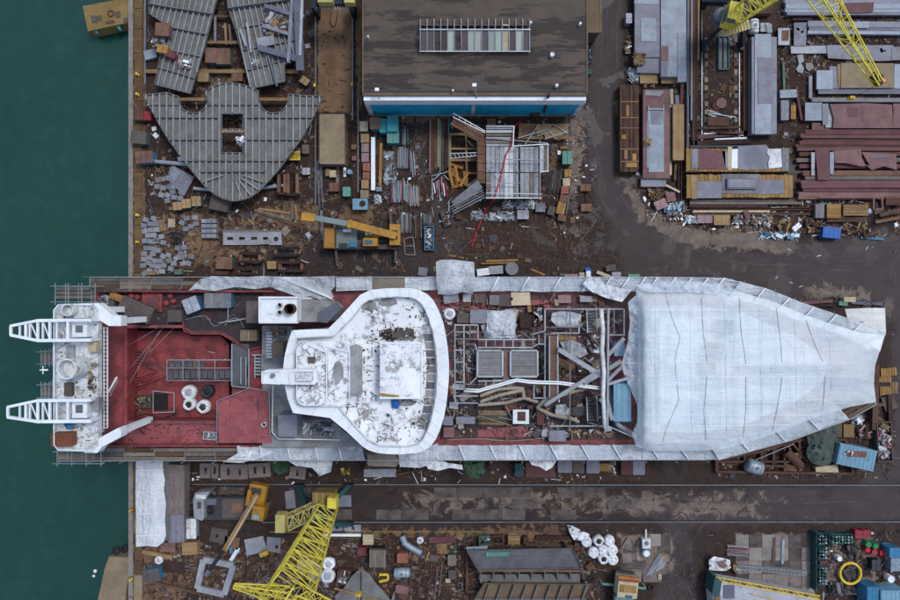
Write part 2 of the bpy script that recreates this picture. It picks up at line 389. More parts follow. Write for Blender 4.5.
def sheet(poly,step,zf,name='sheet',holes=(),jitter=.3):
 pts=[]; n=len(poly); rg=random.Random(int(poly[0][0]*13+poly[0][1]))
 for i in range(n):
  a,b=poly[i],poly[(i+1)%n]; L=math.hypot(b[0]-a[0],b[1]-a[1]); k=max(1,int(L/step))
  for j in range(k):
   t=j/k; pts.append((a[0]+(b[0]-a[0])*t,a[1]+(b[1]-a[1])*t))
 nb=len(pts); edges=[(i,(i+1)%nb) for i in range(nb)]
 xs=[p[0] for p in poly]; ys=[p[1] for p in poly]; y=min(ys); row=0
 bp=np.array(pts)
 while y<max(ys):
  x=min(xs)+(step/2 if row%2 else 0)
  while x<max(xs):
   q=(x+rg.uniform(-jitter,jitter)*step,y+rg.uniform(-jitter,jitter)*step)
   if inpoly(q[0],q[1],poly) and np.min((bp[:,0]-q[0])**2+(bp[:,1]-q[1])**2)>(step*.5)**2:pts.append(q)
   x+=step
  y+=step*.87; row+=1
 r=delaunay_2d_cdt([Vector(p) for p in pts],edges,[],1,1e-4)
 mb=MB(); mb.v=[tuple(W(p[0],p[1],zf(p[0],p[1]))) for p in r[0]]
 for f in r[2]:
  a,b,c=[mb.v[i] for i in f[:3]]
  up=(b[0]-a[0])*(c[1]-a[1])-(b[1]-a[1])*(c[0]-a[0])>0
  mb.f.append(tuple(f) if up else tuple(f[::-1]))
 mb.smooth=True
 return mb
# kit of yard objects
def _mesh(s,name,mats):
 me=bpy.data.meshes.new(name); me.from_pydata(s.v,[],s.f)
 for m in(mats if isinstance(mats,(list,tuple)) else[mats]):me.materials.append(mt(m))
 n=len(me.polygons)
 if getattr(s,'marks',None):
  idx=[0]*n
  for(a,i),b in zip(s.marks,[x[0] for x in s.marks[1:]]+[n]):
   for k in range(a,b):idx[k]=i
  me.polygons.foreach_set('material_index',idx)
 if s.smooth:me.polygons.foreach_set('use_smooth',[True]*n)
 me.update(); return me
MB.mesh=_mesh
def _use(s,i):
 if not hasattr(s,'marks'):s.marks=[]
 s.marks.append((len(s.f),i))
MB.use=_use
def at(px,py,zt,z0):v=W(px,py,zt); return(v.x,v.y,z0)
def base(name,label,cat,px,py,w,h,ht,rz,z0,group):
 zt=z0+ht
 return thing(name,label,cat,at(px,py,zt,z0),rad(rz),group),ML(w,zt),ML(h,zt)
def crate(px,py,w,h,label,ht=1.0,rz=0,z0=0.0,m='wood',fr='wood_dark',name='wooden_crate',cat='crate',group=None):
 T,a,b=base(name,label,cat,px,py,w,h,ht,rz,z0,group)
 pbox(T,'core',(0,0,(ht-.05)/2),(a-.08,b-.08,ht-.05),fr)
 lng=a>=b; L,Sh=(a,b) if lng else(b,a); n=max(3,min(9,round(Sh/.2)))
 for i in range(n):
  o=(i+.5)/n*Sh-Sh/2; d=(L*R.uniform(.985,1.0),Sh/n-.025,.04)
  pbox(T,'board',(0,o,ht-.03) if lng else(o,0,ht-.03),d if lng else(d[1],d[0],d[2]),m,R.uniform(-.004,.004),kind='plank')
 for s in(-1,1):
  pbox(T,'side_rail',(0,s*(b/2-.02),ht*.8),(a-.04,.05,.12),m)
  pbox(T,'side_rail',(s*(a/2-.02),0,ht*.8),(.05,b-.12,.12),m)
  for t in(-1,1):pbox(T,'corner_post',(s*(a/2-.05),t*(b/2-.05),(ht-.06)/2),(.11,.11,ht-.06),m)
 return T
def mbox(px,py,w,h,label,ht=1.1,rz=0,z0=0.0,m='rust',lid=None,name='steel_box',cat='box',group=None,tilt=0):
 T,a,b=base(name,label,cat,px,py,w,h,ht,rz,z0,group); lid=lid or m
 c=min(.08,a*.1,b*.1); x,y=a/2-.03,b/2-.03
 B=MB(); B.prism([(-x+c,-y),(x-c,-y),(x,-y+c),(x,y-c),(x-c,y),(-x+c,y),(-x,y-c),(-x,-y+c)],.06,ht-.04); obj('body',B,m,T)
 x,y=a/2,b/2
 B=MB(); B.prism([(-x+c,-y),(x-c,-y),(x,-y+c),(x,y-c),(x-c,y),(-x+c,y),(-x,y-c),(-x,-y+c)],ht-.07,ht-.012,)
 obj('lid',B,lid,T)
 for s in(-1,1):
  pbox(T,'skid',(0,s*(y-.12),.03),(a*.96,.1,.06),m)
  pbox(T,'lifting_lug',(s*(x-.12),0,ht+.02),(.03,.14,.1),m)
  for k in(-.3,.3):pbox(T,'stiffener',(k*a,s*(y-.015),ht*.48),(.05,.05,ht*.72),m)
 pbox(T,'lid_strap',(0,0,ht-.002),(.07,b*.96,.02),m)
 return T
def cont(px,py,w,h,label,ht=2.2,rz=0,z0=0.0,m='blue_mid',roof=None,name='container',cat='container',group=None):
 T,a,b=base(name,label,cat,px,py,w,h,ht,rz,z0,group); roof=roof or m
 def corr(L,amp,step):
  p=[]; n=max(4,int(L/step)); q=L/n
  for i in range(n):x=-L/2+i*q; p+=[(x,0),(x+q*.3,0),(x+q*.5,amp),(x+q*.8,amp)]
  return p+[(L/2,0)]
 top=corr(a-.2,.04,.3); x,y=a/2-.06,b/2-.06
 P=[(p,-y-q) for p,q in top]+[(x,-y),(x,y)]+[(p,y+q) for p,q in top[::-1]]+[(-x,y),(-x,-y)]
 B=MB(); B.prism(P,.12,ht-.06); obj('body',B,m,T)
 n=max(3,int(a/.5)); rf=pbox(T,'roof',(0,0,ht-.05),(a-.06,b-.06,.06),roof)
 for i in range(n):pbox(T,'roof_rib',((i+.5)/n*a-a/2,0,ht-.01),(.16,b-.25,.035),roof)
 for s in(-1,1):
  pbox(T,'bottom_rail',(0,s*(b/2-.06),.08),(a,.12,.16),m)
  pbox(T,'top_rail',(0,s*(b/2-.04),ht-.06),(a,.08,.1),m)
  for t in(-1,1):pbox(T,'corner_post',(s*(a/2-.07),t*(b/2-.07),ht/2),(.14,.14,ht+.01),m)
  pbox(T,'lock_rod',(a/2+.01,s*b*.15,ht*.5),(.04,.04,ht*.8),'galv')
 return T
def skip(px,py,w,h,label,ht=.9,rz=0,z0=0.0,m='rust',fill=('rust','steel_grey','wood'),name='open_skip',cat='skip',group=None,dens=26,up=.1):
 T,a,b=base(name,label,cat,px,py,w,h,ht,rz,z0,group); t=.05
 pbox(T,'floor',(0,0,.06),(a-.1,b-.1,.06),m)
 for s in(-1,1):
  pbox(T,'wall',(0,s*(b/2-t),ht*.48),(a-.02,t,ht*.9),m); pbox(T,'wall',(s*(a/2-t),0,ht*.48),(t,b-.16,ht*.9),m)
  pbox(T,'rim',(0,s*(b/2-t),ht-.02),(a,.1,.06),m); pbox(T,'rim',(s*(a/2-t),0,ht-.025),(.1,b-.2,.06),m)
 if fill:
  B=junk(a-.3,b-.3,ht*.35,ht+up,dens,len(fill)); obj('offcuts',B,list(fill),T,kind='stuff')
 return T
def junk(a,b,z0,z1,n,nm,lmax=None,rods=.4,rg=R):
 B=MB(); lm=lmax or max(.25,min(a,b)*.8)
 for i in range(n):
  B.use(rg.randrange(nm)); x,y=rg.uniform(-.5,.5)*a*.9,rg.uniform(-.5,.5)*b*.9
  f=1-(abs(x)/(a/2+.01))**2*.5-(abs(y)/(b/2+.01))**2*.5; z=z0+(z1-z0)*max(.05,f)*rg.random()
  L=rg.uniform(.3,1)*lm; t=rg.uniform(0,math.pi); e=rg.uniform(-.25,.25)
  L=min(L,2*max(.12,min((a/2-abs(x))/max(.2,abs(math.cos(t))),(b/2-abs(y))/max(.2,abs(math.sin(t)))))+.1)
  if rg.random()<rods:
   d=Vector((math.cos(t),math.sin(t),e))*L/2; c=Vector((x,y,z)); B.tube([c-d,c+d],rg.uniform(.02,.045),5)
  else:B.box((x,y,z),(L,rg.uniform(.12,.5)*L,rg.uniform(.02,.12)),t,rg.uniform(-.35,.35),e)
 return B
def heap(px,py,w,h,label,ms,ht=.5,rz=0,z0=0.0,n=50,name='scrap_heap',cat='scrap heap',lmax=None,rods=.5):
 zt=z0+ht; B=junk(ML(w,zt),ML(h,zt),.03,ht,n,len(ms),lmax,rods)
 for i,v in enumerate(B.v):B.v[i]=(v[0],v[1],max(.0,v[2]))
 o=obj(name,B.mesh(name,list(ms)),None,label=label,cat=cat,kind='stuff'); o.location=at(px,py,zt,z0); o.rotation_euler=(0,0,rad(rz)); return o
def rect(px,py,w,h,rz=0,rough=0.0,notch=0):
 c,s=math.cos(rad(rz)),math.sin(rad(rz)); P=[(-w/2,-h/2),(w/2,-h/2),(w/2,h/2),(-w/2,h/2)]
 if notch:
  k=R.randrange(4); q=notch; P=P[k:]+P[:k]; (x,y)=P[0]; sx,sy=(1 if x<0 else -1),(1 if y<0 else -1)
  P=[(x+sx*q*w*.5,y),(x+sx*q*w*.5,y+sy*q*h*.4),(x,y+sy*q*h*.4)]+P[1:] if k%2==0 else[(x,y+sy*q*h*.4),(x+sx*q*w*.5,y+sy*q*h*.4),(x+sx*q*w*.5,y)]+P[1:]
 P=[(x+R.uniform(-rough,rough),y+R.uniform(-rough,rough)) for x,y in P]
 return[(px+x*c+y*s,py+x*s*-1+y*c) for x,y in P]
def plate(P,label,z0=.1,th=.025,m='steel_lilac',holes=(),name='steel_plate',cat='steel plate',group=None,parent=None):
 z1=z0+th; B=MB(); B.prism([W(x,y,z1)[:2] for x,y in P],z0,z1,[[W(x,y,z1)[:2] for x,y in h] for h in holes])
 return obj(name,B,m,parent,label,cat,group,world=True)
def bevel_block(a,b,h,c=.04):
 B=MB(); x,y=a/2,b/2
 lo=[(-x,-y,0),(x,-y,0),(x,y,0),(-x,y,0)]; mi=[(p[0],p[1],h-c) for p in lo]; hi=[(p[0]*(1-c/x),p[1]*(1-c/y),h) for p in lo]
 B.add(lo+mi+hi,[(3,2,1,0),(8,9,10,11)]+[(i,(i+1)%4,(i+1)%4+4,i+4) for i in range(4)]+[(i+4,(i+1)%4+4,(i+1)%4+8,i+8) for i in range(4)])
 return B
def ibeam(p,q,label,z0=.1,w=.25,h=.3,m='rust',name='steel_beam',cat='steel beam',group=None,prof='I',parent=None):
 z1=z0+h; a,b=W(*p,z1),W(*q,z1); a.z=b.z=z0; d=b-a; L=d.length
 t=min(.05,h*.15)
 if prof=='I':P=[(-w/2,0),(w/2,0),(w/2,t),(t/2,t),(t/2,h-t),(w/2,h-t),(w/2,h),(-w/2,h),(-w/2,h-t),(-t/2,h-t),(-t/2,t),(-w/2,t)]
 elif prof=='U':P=[(-w/2,0),(w/2,0),(w/2,h),(w/2-t,h),(w/2-t,t),(-w/2+t,t),(-w/2+t,h),(-w/2,h)]
 elif prof=='L':P=[(-w/2,0),(w/2,0),(w/2,t),(-w/2+t,t),(-w/2+t,h),(-w/2,h)]
 else:P=[(-w/2,0),(w/2,0),(w/2*.98,h),(-w/2*.98,h)]
 n=len(P); vs=[(x,y,z) for x in(0,L) for y,z in P]; tr=tessellate_polygon([[Vector((y,z,0)) for y,z in P]])
 B=MB(); B.add(vs,[(i,i+n,(i+1)%n+n,(i+1)%n) for i in range(n)]+[tuple(t_) for t_ in tr]+[tuple(k+n for k in t_[::-1]) for t_ in tr])
 o=obj(name,B.mesh(name,m),None,parent,label,cat,group)
 if parent is not None:a=a-parent_loc(parent)
 o.location=a; o.rotation_euler=(0,0,math.atan2(d.y,d.x)); return o
def pipe(p,q,label,r=.08,z0=0.0,m='galv',name='steel_pipe',cat='pipe',group=None,z0b=None,hollow=True):
 z1=z0+2*r; a=W(*p,z1); z2=(z0 if z0b is None else z0b); b=W(*q,z2+2*r); a.z=z0+r; b.z=z2+r
 B=MB(); B.smooth=True
 if hollow:B.pipe(a,b,r,.18,10); B.smooth=False
 else:B.tube([a,b],r,8)
 return obj(name,B,m,None,label,cat,group)
def rack(px,py,w,h,label,n=10,rz=0,ht=.55,m='rust',pm_=('galv',),z0=0.0,name='pipe_rack',cat='rack',r=.035,group=None,posts=True):
 T,a,b=base(name,label,cat,px,py,w,h,ht,rz,z0,group); lng=a>=b; L,Sh=(a,b) if lng else(b,a)
 def X(u,v,z):return(u,v,z) if lng else(v,u,z)
 def D(u,v,z):return(u,v,z) if lng else(v,u,z)
 for s in(-1,1):
  pbox(T,'long_rail',X(0,s*(Sh/2-.04),.08),D(L,.08,.1),m); pbox(T,'top_rail',X(0,s*(Sh/2-.03),ht*.8),D(L*.98,.05,.06),m)
  pbox(T,'cross_rail',X(s*L*.42,0,.06),D(.08,Sh-.1,.1),m)
  if posts:
   for t in(-1,1):pbox(T,'post',X(s*(L/2-.04),t*(Sh/2-.04),ht/2),D(.08,.08,ht),m)
 for i in range(n):
  f=R.uniform(.75,.98)*L; v=(i+.5)/n*(Sh-.2)-(Sh-.2)/2
  o=pbox(T,'tube',X(R.uniform(-.5,.5)*(L-f),v,.16+r+R.choice((0,.1,.22,.3))*ht),(f,2*r,2*r),R.choice(pm_),(0 if lng else math.pi/2)+R.uniform(-.03,.03),kind='rod')
 return T
def pallet(px,py,w,h,label,rz=0,z0=0.0,m='wood',group=None,n=6,ht=.16):
 T,a,b=base('wooden_pallet',label,'pallet',px,py,w,h,ht,rz,z0,group)
 for i in range(n):pbox(T,'deck_board',((i+.5)/n*a-a/2,0,ht-.015),(a/n-.05,b,.03),m,kind='plank')
 for s in(-1,0,1):pbox(T,'bearer',(0,s*(b/2-.06),ht/2-.02),(a,.1,ht-.05),m)
 return T
def bigbag(px,py,d,label,ht=1.0,z0=0.0,m='bag_white',top='bag_grey',group=None,fill=None):
 T,a,b=base('bulk_bag',label,'bulk bag',px,py,d,d,ht,R.uniform(0,90),z0,group); r=a/2
 B=MB(); B.smooth=True; B.lathe([(r*.8,0),(r*.98,ht*.15),(r*1.02,ht*.5),(r*.94,ht*.82),(r*.72,ht*.98),(r*.6,ht*.9),(r*.3,ht*.82),(.001,ht*.8)],18,wob=.07); obj('sack',B,m,T)
 for k in range(4):
  t=k*math.pi/2+.6; B=MB(); B.smooth=True
  B.tube([(math.cos(t-.25)*r*.75,math.sin(t-.25)*r*.75,ht*.9),(math.cos(t-.1)*r*.7,math.sin(t-.1)*r*.7,ht+.12),(math.cos(t+.1)*r*.6,math.sin(t+.1)*r*.6,ht+.12),(math.cos(t+.25)*r*.75,math.sin(t+.25)*r*.75,ht*.9)],.03,5); obj('lifting_loop',B,m,T)
 B=MB(); B.smooth=True; B.lathe([(r*.55,ht*.84),(r*.4,ht*.92),(r*.15,ht*.96),(.001,ht*.97)],12,wob=.25); obj('filling',B,fill or top,T)
 return T
def drum(px,py,d,label,ht=.9,z0=0.0,m='blue_mid',name='drum',cat='drum',group=None):
 T,a,b=base(name,label,cat,px,py,d,d,ht,0,z0,group); r=a/2; B=MB()
 pr=[(r*.96,0),(r,.03)]
 for k in(.33,.66):pr+=[(r*.97,ht*(k-.04)),(r*1.03,ht*k),(r*.97,ht*(k+.04))]
 pr+=[(r,ht-.03),(r,ht),(r*.94,ht),(r*.93,ht-.03),(.001,ht-.03)]; B.lathe(pr,16); obj('shell',B,m,T)
 pbox(T,'bung',(r*.5,0,ht-.02),(.07,.07,.05),'galv',kind='cyl'); return T
def hcyl(p,q,r,label,z0=0.0,m='blue_light',name='tank',cat='tank',group=None,bands='steel_grey'):
 zt=z0+2*r+.1; a,b=W(*p,zt),W(*q,zt); d=b-a; L=Vector((d.x,d.y,0)).length; c=(a+b)/2
 T=thing(name,label,cat,(c.x,c.y,z0),math.atan2(d.y,d.x),group); B=MB(); B.smooth=True
 pr=[(.001,-L/2),(r*.6,-L/2+r*.06),(r*.9,-L/2+r*.22),(r,-L/2+r*.45),(r,L/2-r*.45),(r*.9,L/2-r*.22),(r*.6,L/2-r*.06),(.001,L/2)]
 B.lathe(pr,18); B.v=[(z,y,x+r+.1) for x,y,z in B.v]; obj('shell',B,m,T)
 for k in(-.25,.25):
  B=MB(); B.lathe([(r*1.02,-.04),(r*1.02,.04)],18); B.v=[(z+k*L,y,x+r+.1) for x,y,z in B.v]; obj('band',B,bands,T)
  pbox(T,'saddle',(k*L,0,r*.3),(.15,r*1.5,r*.6),bands)
 pbox(T,'manhole',(0,0,2*r+.12),(.4,.4,.1),bands,kind='cyl'); return T
def ladder(p,q,wd,label,z0=.1,m='rust_red',n=5,z1=None,name='steel_ladder',cat='ladder',group=None,t=.08):
 a,b=W(*p,z0),W(*q,z0 if z1 is None else z1); c=(a+b)/2; c.z=min(a.z,b.z); T=thing(name,label,cat,c,0,group)
 a-=c; b-=c; u=Vector((-(b-a).y,(b-a).x,0)).normalized()*ML(wd,z0)/2
 for s in(-1,1):pbar(T,'stringer',a+u*s,b+u*s,t,t*1.2,m)
 for i in range(n):e=a+(b-a)*((i+.5)/n); pbar(T,'rung',e-u,e+u,t*.7,t*.7,m)
 return T
def polyframe(P,label,z0=.1,w=.3,h=.3,m='steel_pale',name='steel_grid',cat='frame',group=None,close=True,cross=()):
 z1=z0+h; V=[W(x,y,z1) for x,y in P]; c=sum(V,Vector())/len(V); c.z=z0; T=thing(name,label,cat,c,0,group)
 L=[v-c for v in V]
 for v in L:v.z=h/2
 for i in range(len(L) if close else len(L)-1):pbar(T,'member',L[i],L[(i+1)%len(L)],w,h-.004*(i%2),m)
 for(x,y,x2,y2) in cross:
  a,b=W(x,y,z1)-c,W(x2,y2,z1)-c; a.z=b.z=h/2-.01; pbar(T,'cross_member',a,b,w*.8,h*.9,m)
 return T
def tarp(P,label,zf,m='sheet_dusty',step=4,name='tarpaulin',cat='tarpaulin',group=None,wr=.15,fr=.16,thick=0,seed=0):
 def z(x,y):
  b=zf(x,y) if callable(zf) else zf
  return b+wr*(abs(fbm(x*fr,y*fr,seed+3.1))*1.3-.3+.5*fbm(x*fr*2.3+9,y*fr*2.3,seed))
 return obj(name,sheet(P,step,z),m,None,label,cat,group)
def lattice(T,a,b,wa,wb,n,m,up=Vector((0,0,1)),ch=.1,br=.06,name='chord',faces=4,cross=False):
 a,b=Vector(a),Vector(b); d=(b-a).normalized(); u=d.cross(up)
 if u.length<.05:u=d.cross(Vector((0,1,0)))
 u.normalize(); v=u.cross(d); sg=[(-1,-1),(1,-1),(1,1),(-1,1)]
 def P(k,t):w=(wa+(wb-wa)*t)/2; return a+(b-a)*t+u*sg[k][0]*w+v*sg[k][1]*w
 for k in range(4):pbar(T,'chord',P(k,0),P(k,1),ch,ch,m)
 for i in range(n):
  t0,t1=i/n,(i+1)/n
  for k in range(faces):
   j=(k+1)%4; A,Bq=(k,j) if(i+k)%2 else(j,k)
   pbar(T,'brace',P(A,t0),P(Bq,t1),br,br,m)
   if cross:pbar(T,'brace',P(Bq,t0),P(A,t1),br,br,m)
   pbar(T,'strut',P(k,t1),P(j,t1),br,br,m)
def torus(R0,r,n=24,k=8):
 B=MB(); B.smooth=True
 for i in range(n):
  a=2*math.pi*i/n
  for j in range(k):
   t=2*math.pi*j/k; B.v.append(((R0+r*math.cos(t))*math.cos(a),(R0+r*math.cos(t))*math.sin(a),r+r*math.sin(t)))
 for i in range(n):
  for j in range(k):a,b=i*k+j,i*k+(j+1)%k; c,d=((i+1)%n)*k+j,((i+1)%n)*k+(j+1)%k; B.f.append((a,c,d,b))
 return B
def tyre(px,py,d,label,z0=0.0,m='black',name='tyre',cat='tyre',group=None):
 r=ML(d,z0+.2)/2; o=obj(name,torus(r*.72,r*.28,20,8).mesh(name,m),None,label=label,cat=cat,group=group); o.location=at(px,py,.3,z0); return o
PALE={'white','steel_pale','galv','concrete_pale','galv_blue','sandbox','cream','wood','orange_red','pink','steel_grey','primer_pink'}
def litter(P,n,ms,label,name='yard_litter',smin=.08,smax=.5,rods=.5,seed=1,z=0.0,th=.09):
 rg=random.Random(seed); B=MB(); xs=[p[0] for p in P]; ys=[p[1] for p in P]; k=0
 while k<n:
  x,y=rg.uniform(min(xs),max(xs)),rg.uniform(min(ys),max(ys))
  if not inpoly(x,y,P):continue
  if fbm(x*.03,y*.03,seed)<rg.uniform(-.6,.4):continue
  k+=1; c=W(x,y,z); L=smin+(smax-smin)*rg.random()**2.2; t=rg.choice((0,math.pi/2))+rg.gauss(0,.25) if rg.random()<.5 else rg.uniform(0,3.14); k2=rg.randrange(len(ms))
  if ms[k2] in PALE and rg.random()<.62:k2=rg.randrange(len(ms))
  if ms[k2] in PALE and rg.random()<.5:k2=rg.randrange(len(ms)); L*=.7
  B.use(k2)
  if rg.random()<rods:
   d=Vector((math.cos(t),math.sin(t),0))*L*1.6; B.tube([c-d+Vector((0,0,.04)),c+d+Vector((0,0,.05))],rg.uniform(.02,.045),4)
  else:B.box((c.x,c.y,z+th/2),(L,L*rg.uniform(.25,.9),th*rg.uniform(.4,1)),t,rg.uniform(-.08,.08),rg.uniform(-.08,.08))
 o=obj(name,B,list(ms),None,label,'litter',None,'stuff'); return o
# ground, water, quay, road, rails
QX=W(133,0).x
def sdf(X,Y,P):
 d2=np.full(X.shape,1e9); ins=np.zeros(X.shape,bool); n=len(P)
 for i in range(n):
  ax,ay=P[i]; bx,by=P[(i+1)%n]; ex,ey=bx-ax,by-ay
  t=np.clip(((X-ax)*ex+(Y-ay)*ey)/(ex*ex+ey*ey+1e-9),0,1)
  d2=np.minimum(d2,(X-ax-t*ex)**2+(Y-ay-t*ey)**2)
  if ey!=0:ins^=((ay>Y)!=(by>Y))&(X<(bx-ax)*(Y-ay)/ey+ax)
 return np.where(ins,1,-1)*np.sqrt(d2)
def make_ground():
 nx,ny=420,330; x0,x1,y0,y1=QX,70.0,-47.0,47.0
 gx=np.linspace(x0,x1,nx); gy=np.linspace(y0,y1,ny); GX,GY=np.meshgrid(gx,gy)
 PXx=GX/PX+450; PYy=300-GY/PX
 def mask(polys):
  m=np.zeros(GX.shape)
  for P,soft,amt in polys:m=np.maximum(m,np.clip(sdf(PXx,PYy,P)/soft*.5+.5,0,1)*amt)
  return m
 road=mask([([(597,-90),(588,110),(584,160),(590,190),(606,222),(618,250),(622,300),(920,300),(1050,270),(1050,232),(830,240),(760,252),(715,246),(676,228),(642,200),(624,172),(612,120),(626,40),(628,-90)],14,1),([(760,244),(1050,236),(1050,520),(705,524),(690,530),(706,620),(640,700),(662,560),(668,526),(600,500),(860,484),(884,440),(895,330),(880,290)],14,1)])
 conc=mask([([(612,96),(621,98),(621,116),(613,118)],5,.8),([(619,150),(626,140),(630,182),(645,205),(668,219),(700,224),(795,230),(795,252),(740,250),(690,246),(646,226),(622,188)],12,1.0),([(562,115),(592,100),(586,170),(578,220),(586,250),(575,252),(570,200),(560,150)],8,.72),([(570,215),(590,225),(586,262),(572,262)],12,.55),([(800,280),(880,285),(872,305),(800,302)],8,.62),([(884,296),(893,296),(893,318),(884,318)],4,.9),([(395,486),(700,486),(700,521),(395,521)],10,.55),([(620,490),(770,492),(760,520),(620,520)],14,.72),([(705,486),(760,486),(800,500),(760,512),(700,512)],14,.6),([(735,533),(816,533),(816,600),(735,600)],6,.85),([(816,530),(900,532),(900,560),(870,600),(816,600)],12,.58),([(618,533),(675,533),(675,575),(618,580)],6,.8),([(690,505),(900,515),(900,534),(690,532)],10,.35),([(340,226),(378,228),(378,268),(360,272),(340,250)],10,.5),([(636,545),(700,545),(690,600),(640,600)],20,.3),([(372,205),(384,205),(382,260),(372,262)],8,.55),([(360,112),(446,113),(446,124),(360,128)],8,.6)])
 sand=mask([([(317,-60),(353,-60),(352,112),(318,112)],4,.95),([(353,-60),(364,-60),(362,112),(356,112)],3,.75),([(133,-60),(146,-60),(146,280),(133,280)],4,.8),([(170,222),(225,216),(224,272),(180,270)],16,.78),([(250,196),(330,192),(326,250),(255,235)],18,.66),([(340,205),(378,205),(372,226),(336,226)],10,.85),([(146,200),(320,200),(320,272),(146,274)],20,.52),([(135,545),(330,540),(330,600),(135,600)],14,.5),([(300,205),(325,210),(325,250),(300,245)],12,.7),([(186,60),(250,64),(246,92),(190,94)],12,.7),([(400,111),(450,111),(450,124),(400,126)],7,.8),([(130,455),(190,455),(190,620),(124,620)],10,.6),([(340,526),(480,526),(560,526),(560,538),(340,540)],9,.66),([(265,540),(330,540),(330,600),(250,600)],20,.5),([(480,522),(570,522),(570,548),(480,548)],9,.62),([(515,122),(575,122),(575,150),(515,146)],10,.6),([(540,145),(575,145),(570,180),(545,175)],10,.6)])
 rustd=mask([([(420,205),(600,205),(600,275),(420,275)],30,.62),([(145,0),(315,0),(315,210),(145,210)],20,.55),([(440,460),(660,460),(660,482),(440,482)],8,.8),([(190,530),(700,530),(700,600),(190,600)],20,.6),([(690,0),(900,0),(900,225),(690,225)],20,.48)])
 wet=mask([([(262,245),(345,250),(440,250),(440,276),(262,276)],16,.95),([(428,180),(470,215),(470,262),(425,262)],16,.8),([(412,112),(430,124),(428,172),(412,172)],10,.8),([(440,462),(560,462),(560,484),(330,484)],8,.6),([(560,190),(620,220),(640,278),(560,278)],25,.5),([(330,486),(420,486),(420,520),(330,520)],18,.6)])
 TU=np.full(GX.shape,1e3); TS=np.zeros(GX.shape)
 for Pth in([(612,-90),(606,60),(604,150),(612,195),(636,232),(690,258),(760,266),(1050,258)],[(120,504),(1050,504)],[(686,640),(684,545),(700,520),(760,506)],[(892,260),(896,520)],[(610,262),(440,240),(330,252)]):
  s0=0
  for(ax,ay),(bx,by) in zip(Pth,Pth[1:]):
   ex,ey=bx-ax,by-ay; L=math.hypot(ex,ey); t=np.clip(((PXx-ax)*ex+(PYy-ay)*ey)/L**2,0,1); d=np.hypot(PXx-ax-t*ex,PYy-ay-t*ey)*np.sign(ex*(PYy-ay)-ey*(PXx-ax))
   k=np.abs(d)<np.abs(TU); TU=np.where(k,d,TU); TS=np.where(k,s0+t*L,TS); s0+=L
 trk=np.clip(1.3-np.abs(TU)/30,0,1)
 GZ=np.zeros(GX.shape)
 vs=np.stack([GX,GY,GZ],-1).reshape(-1,3); idx=np.arange(nx*ny).reshape(ny,nx)
 fs=np.stack([idx[:-1,:-1],idx[:-1,1:],idx[1:,1:],idx[1:,:-1]],-1).reshape(-1,4)
 me=bpy.data.meshes.new('ground'); me.from_pydata(vs.tolist(),[],fs.tolist())
 for nm,a in(('road',road),('conc',conc),('sand',sand),('rustd',rustd),('wet',wet),('tu',TU),('ts',TS),('trk',trk)):
  at_=me.attributes.new(nm,'FLOAT','POINT'); at_.data.foreach_set('value',a.reshape(-1).astype(np.float32))
 g=NG('yard_ground')
 def A(n):x=g.node('ShaderNodeAttribute'); x.attribute_name=n; return x.outputs['Fac']
 big=g.noise(.35,8,.68); med=g.noise(1.1,8,.7,None,.5); fin=g.noise(4.5,6,.75)
 col=g.mix(g.ramp(med,.3,.72),lin('#332927'),lin('#4c3f38'))
 col=g.mix(g.math('MULTIPLY',g.ramp(fin,.52,.72),.5),col,lin('#665a51'))
 def edge(nm,src,amp,lo=.42,hi=.62):
  return g.ramp(g.math('ADD',A(nm),g.math('MULTIPLY',g.math('SUBTRACT',src,.5),amp)),lo,hi)
 col=g.mix(edge('rustd',big,1.6),col,g.mix(g.ramp(med,.35,.7),lin('#3f302a'),lin('#564237')))
 col=g.mix(edge('sand',med,1.5),col,g.mix(g.ramp(big,.3,.7),lin('#957f63'),lin('#725d46')))
 col=g.mix(edge('road',big,1.0,.36,.66),col,g.mix(g.ramp(g.noise(.5,8,.7),.3,.7),lin('#4b4648'),lin('#585354')))
 cc=g.mix(g.ramp(g.noise(.8,8,.7),.3,.7),lin('#988f84'),lin('#756d65'))
 col=g.mix(edge('conc',g.noise(.75,9,.72,None,.8),1.9,.46,.6),col,cc)
 tv=g.node('ShaderNodeCombineXYZ'); g.L.new(g.math('MULTIPLY',A('tu'),.22),tv.inputs[0]); g.L.new(g.math('MULTIPLY',A('ts'),.012),tv.inputs[1])
 tn=g.noise(1.0,7,.7,tv.outputs[0],.3); tm=g.math('MULTIPLY',g.ramp(tn,.47,.62),A('trk'))
 wm=g.math('MAXIMUM',edge('wet',big,1.3),g.math('MULTIPLY',tm,.75))
 col=g.mix(g.math('MULTIPLY',g.math('MULTIPLY',g.ramp(tn,.45,.30),A('trk')),.4),col,lin('#827b76'))
 col=g.mix(g.math('MULTIPLY',wm,.62),col,lin('#2a2123'))
 col=g.mix(g.math('MULTIPLY',g.ramp(g.noise(11,3,.8),.66,.8),.5),col,lin('#8d857d'))
 col=g.mix(g.math('MULTIPLY',g.ramp(g.noise(2.2,8,.8),.58,.78),.55),col,lin('#2a2322'))
 col=g.mix(1.0,col,(.64,.565,.54,1),'MULTIPLY')
 pud=g.math('MULTIPLY',g.ramp(g.math('ADD',g.noise(.20,5,.55,None,.6),g.math('MULTIPLY',g.math('MAXIMUM',A('wet'),g.math('MULTIPLY',A('trk'),.6)),.08)),.59,.66),g.math('SUBTRACT',1.0,g.math('MULTIPLY',A('sand'),.8)))
 col=g.mix(g.math('MULTIPLY',pud,.7),col,lin('#1f1718')); wm=g.math('MAXIMUM',wm,g.math('MULTIPLY',pud,1.25))
 ro=g.node('ShaderNodeMapRange'); g.L.new(wm,ro.inputs['Value']); ro.inputs['To Min'].default_value=.9; ro.inputs['To Max'].default_value=.48
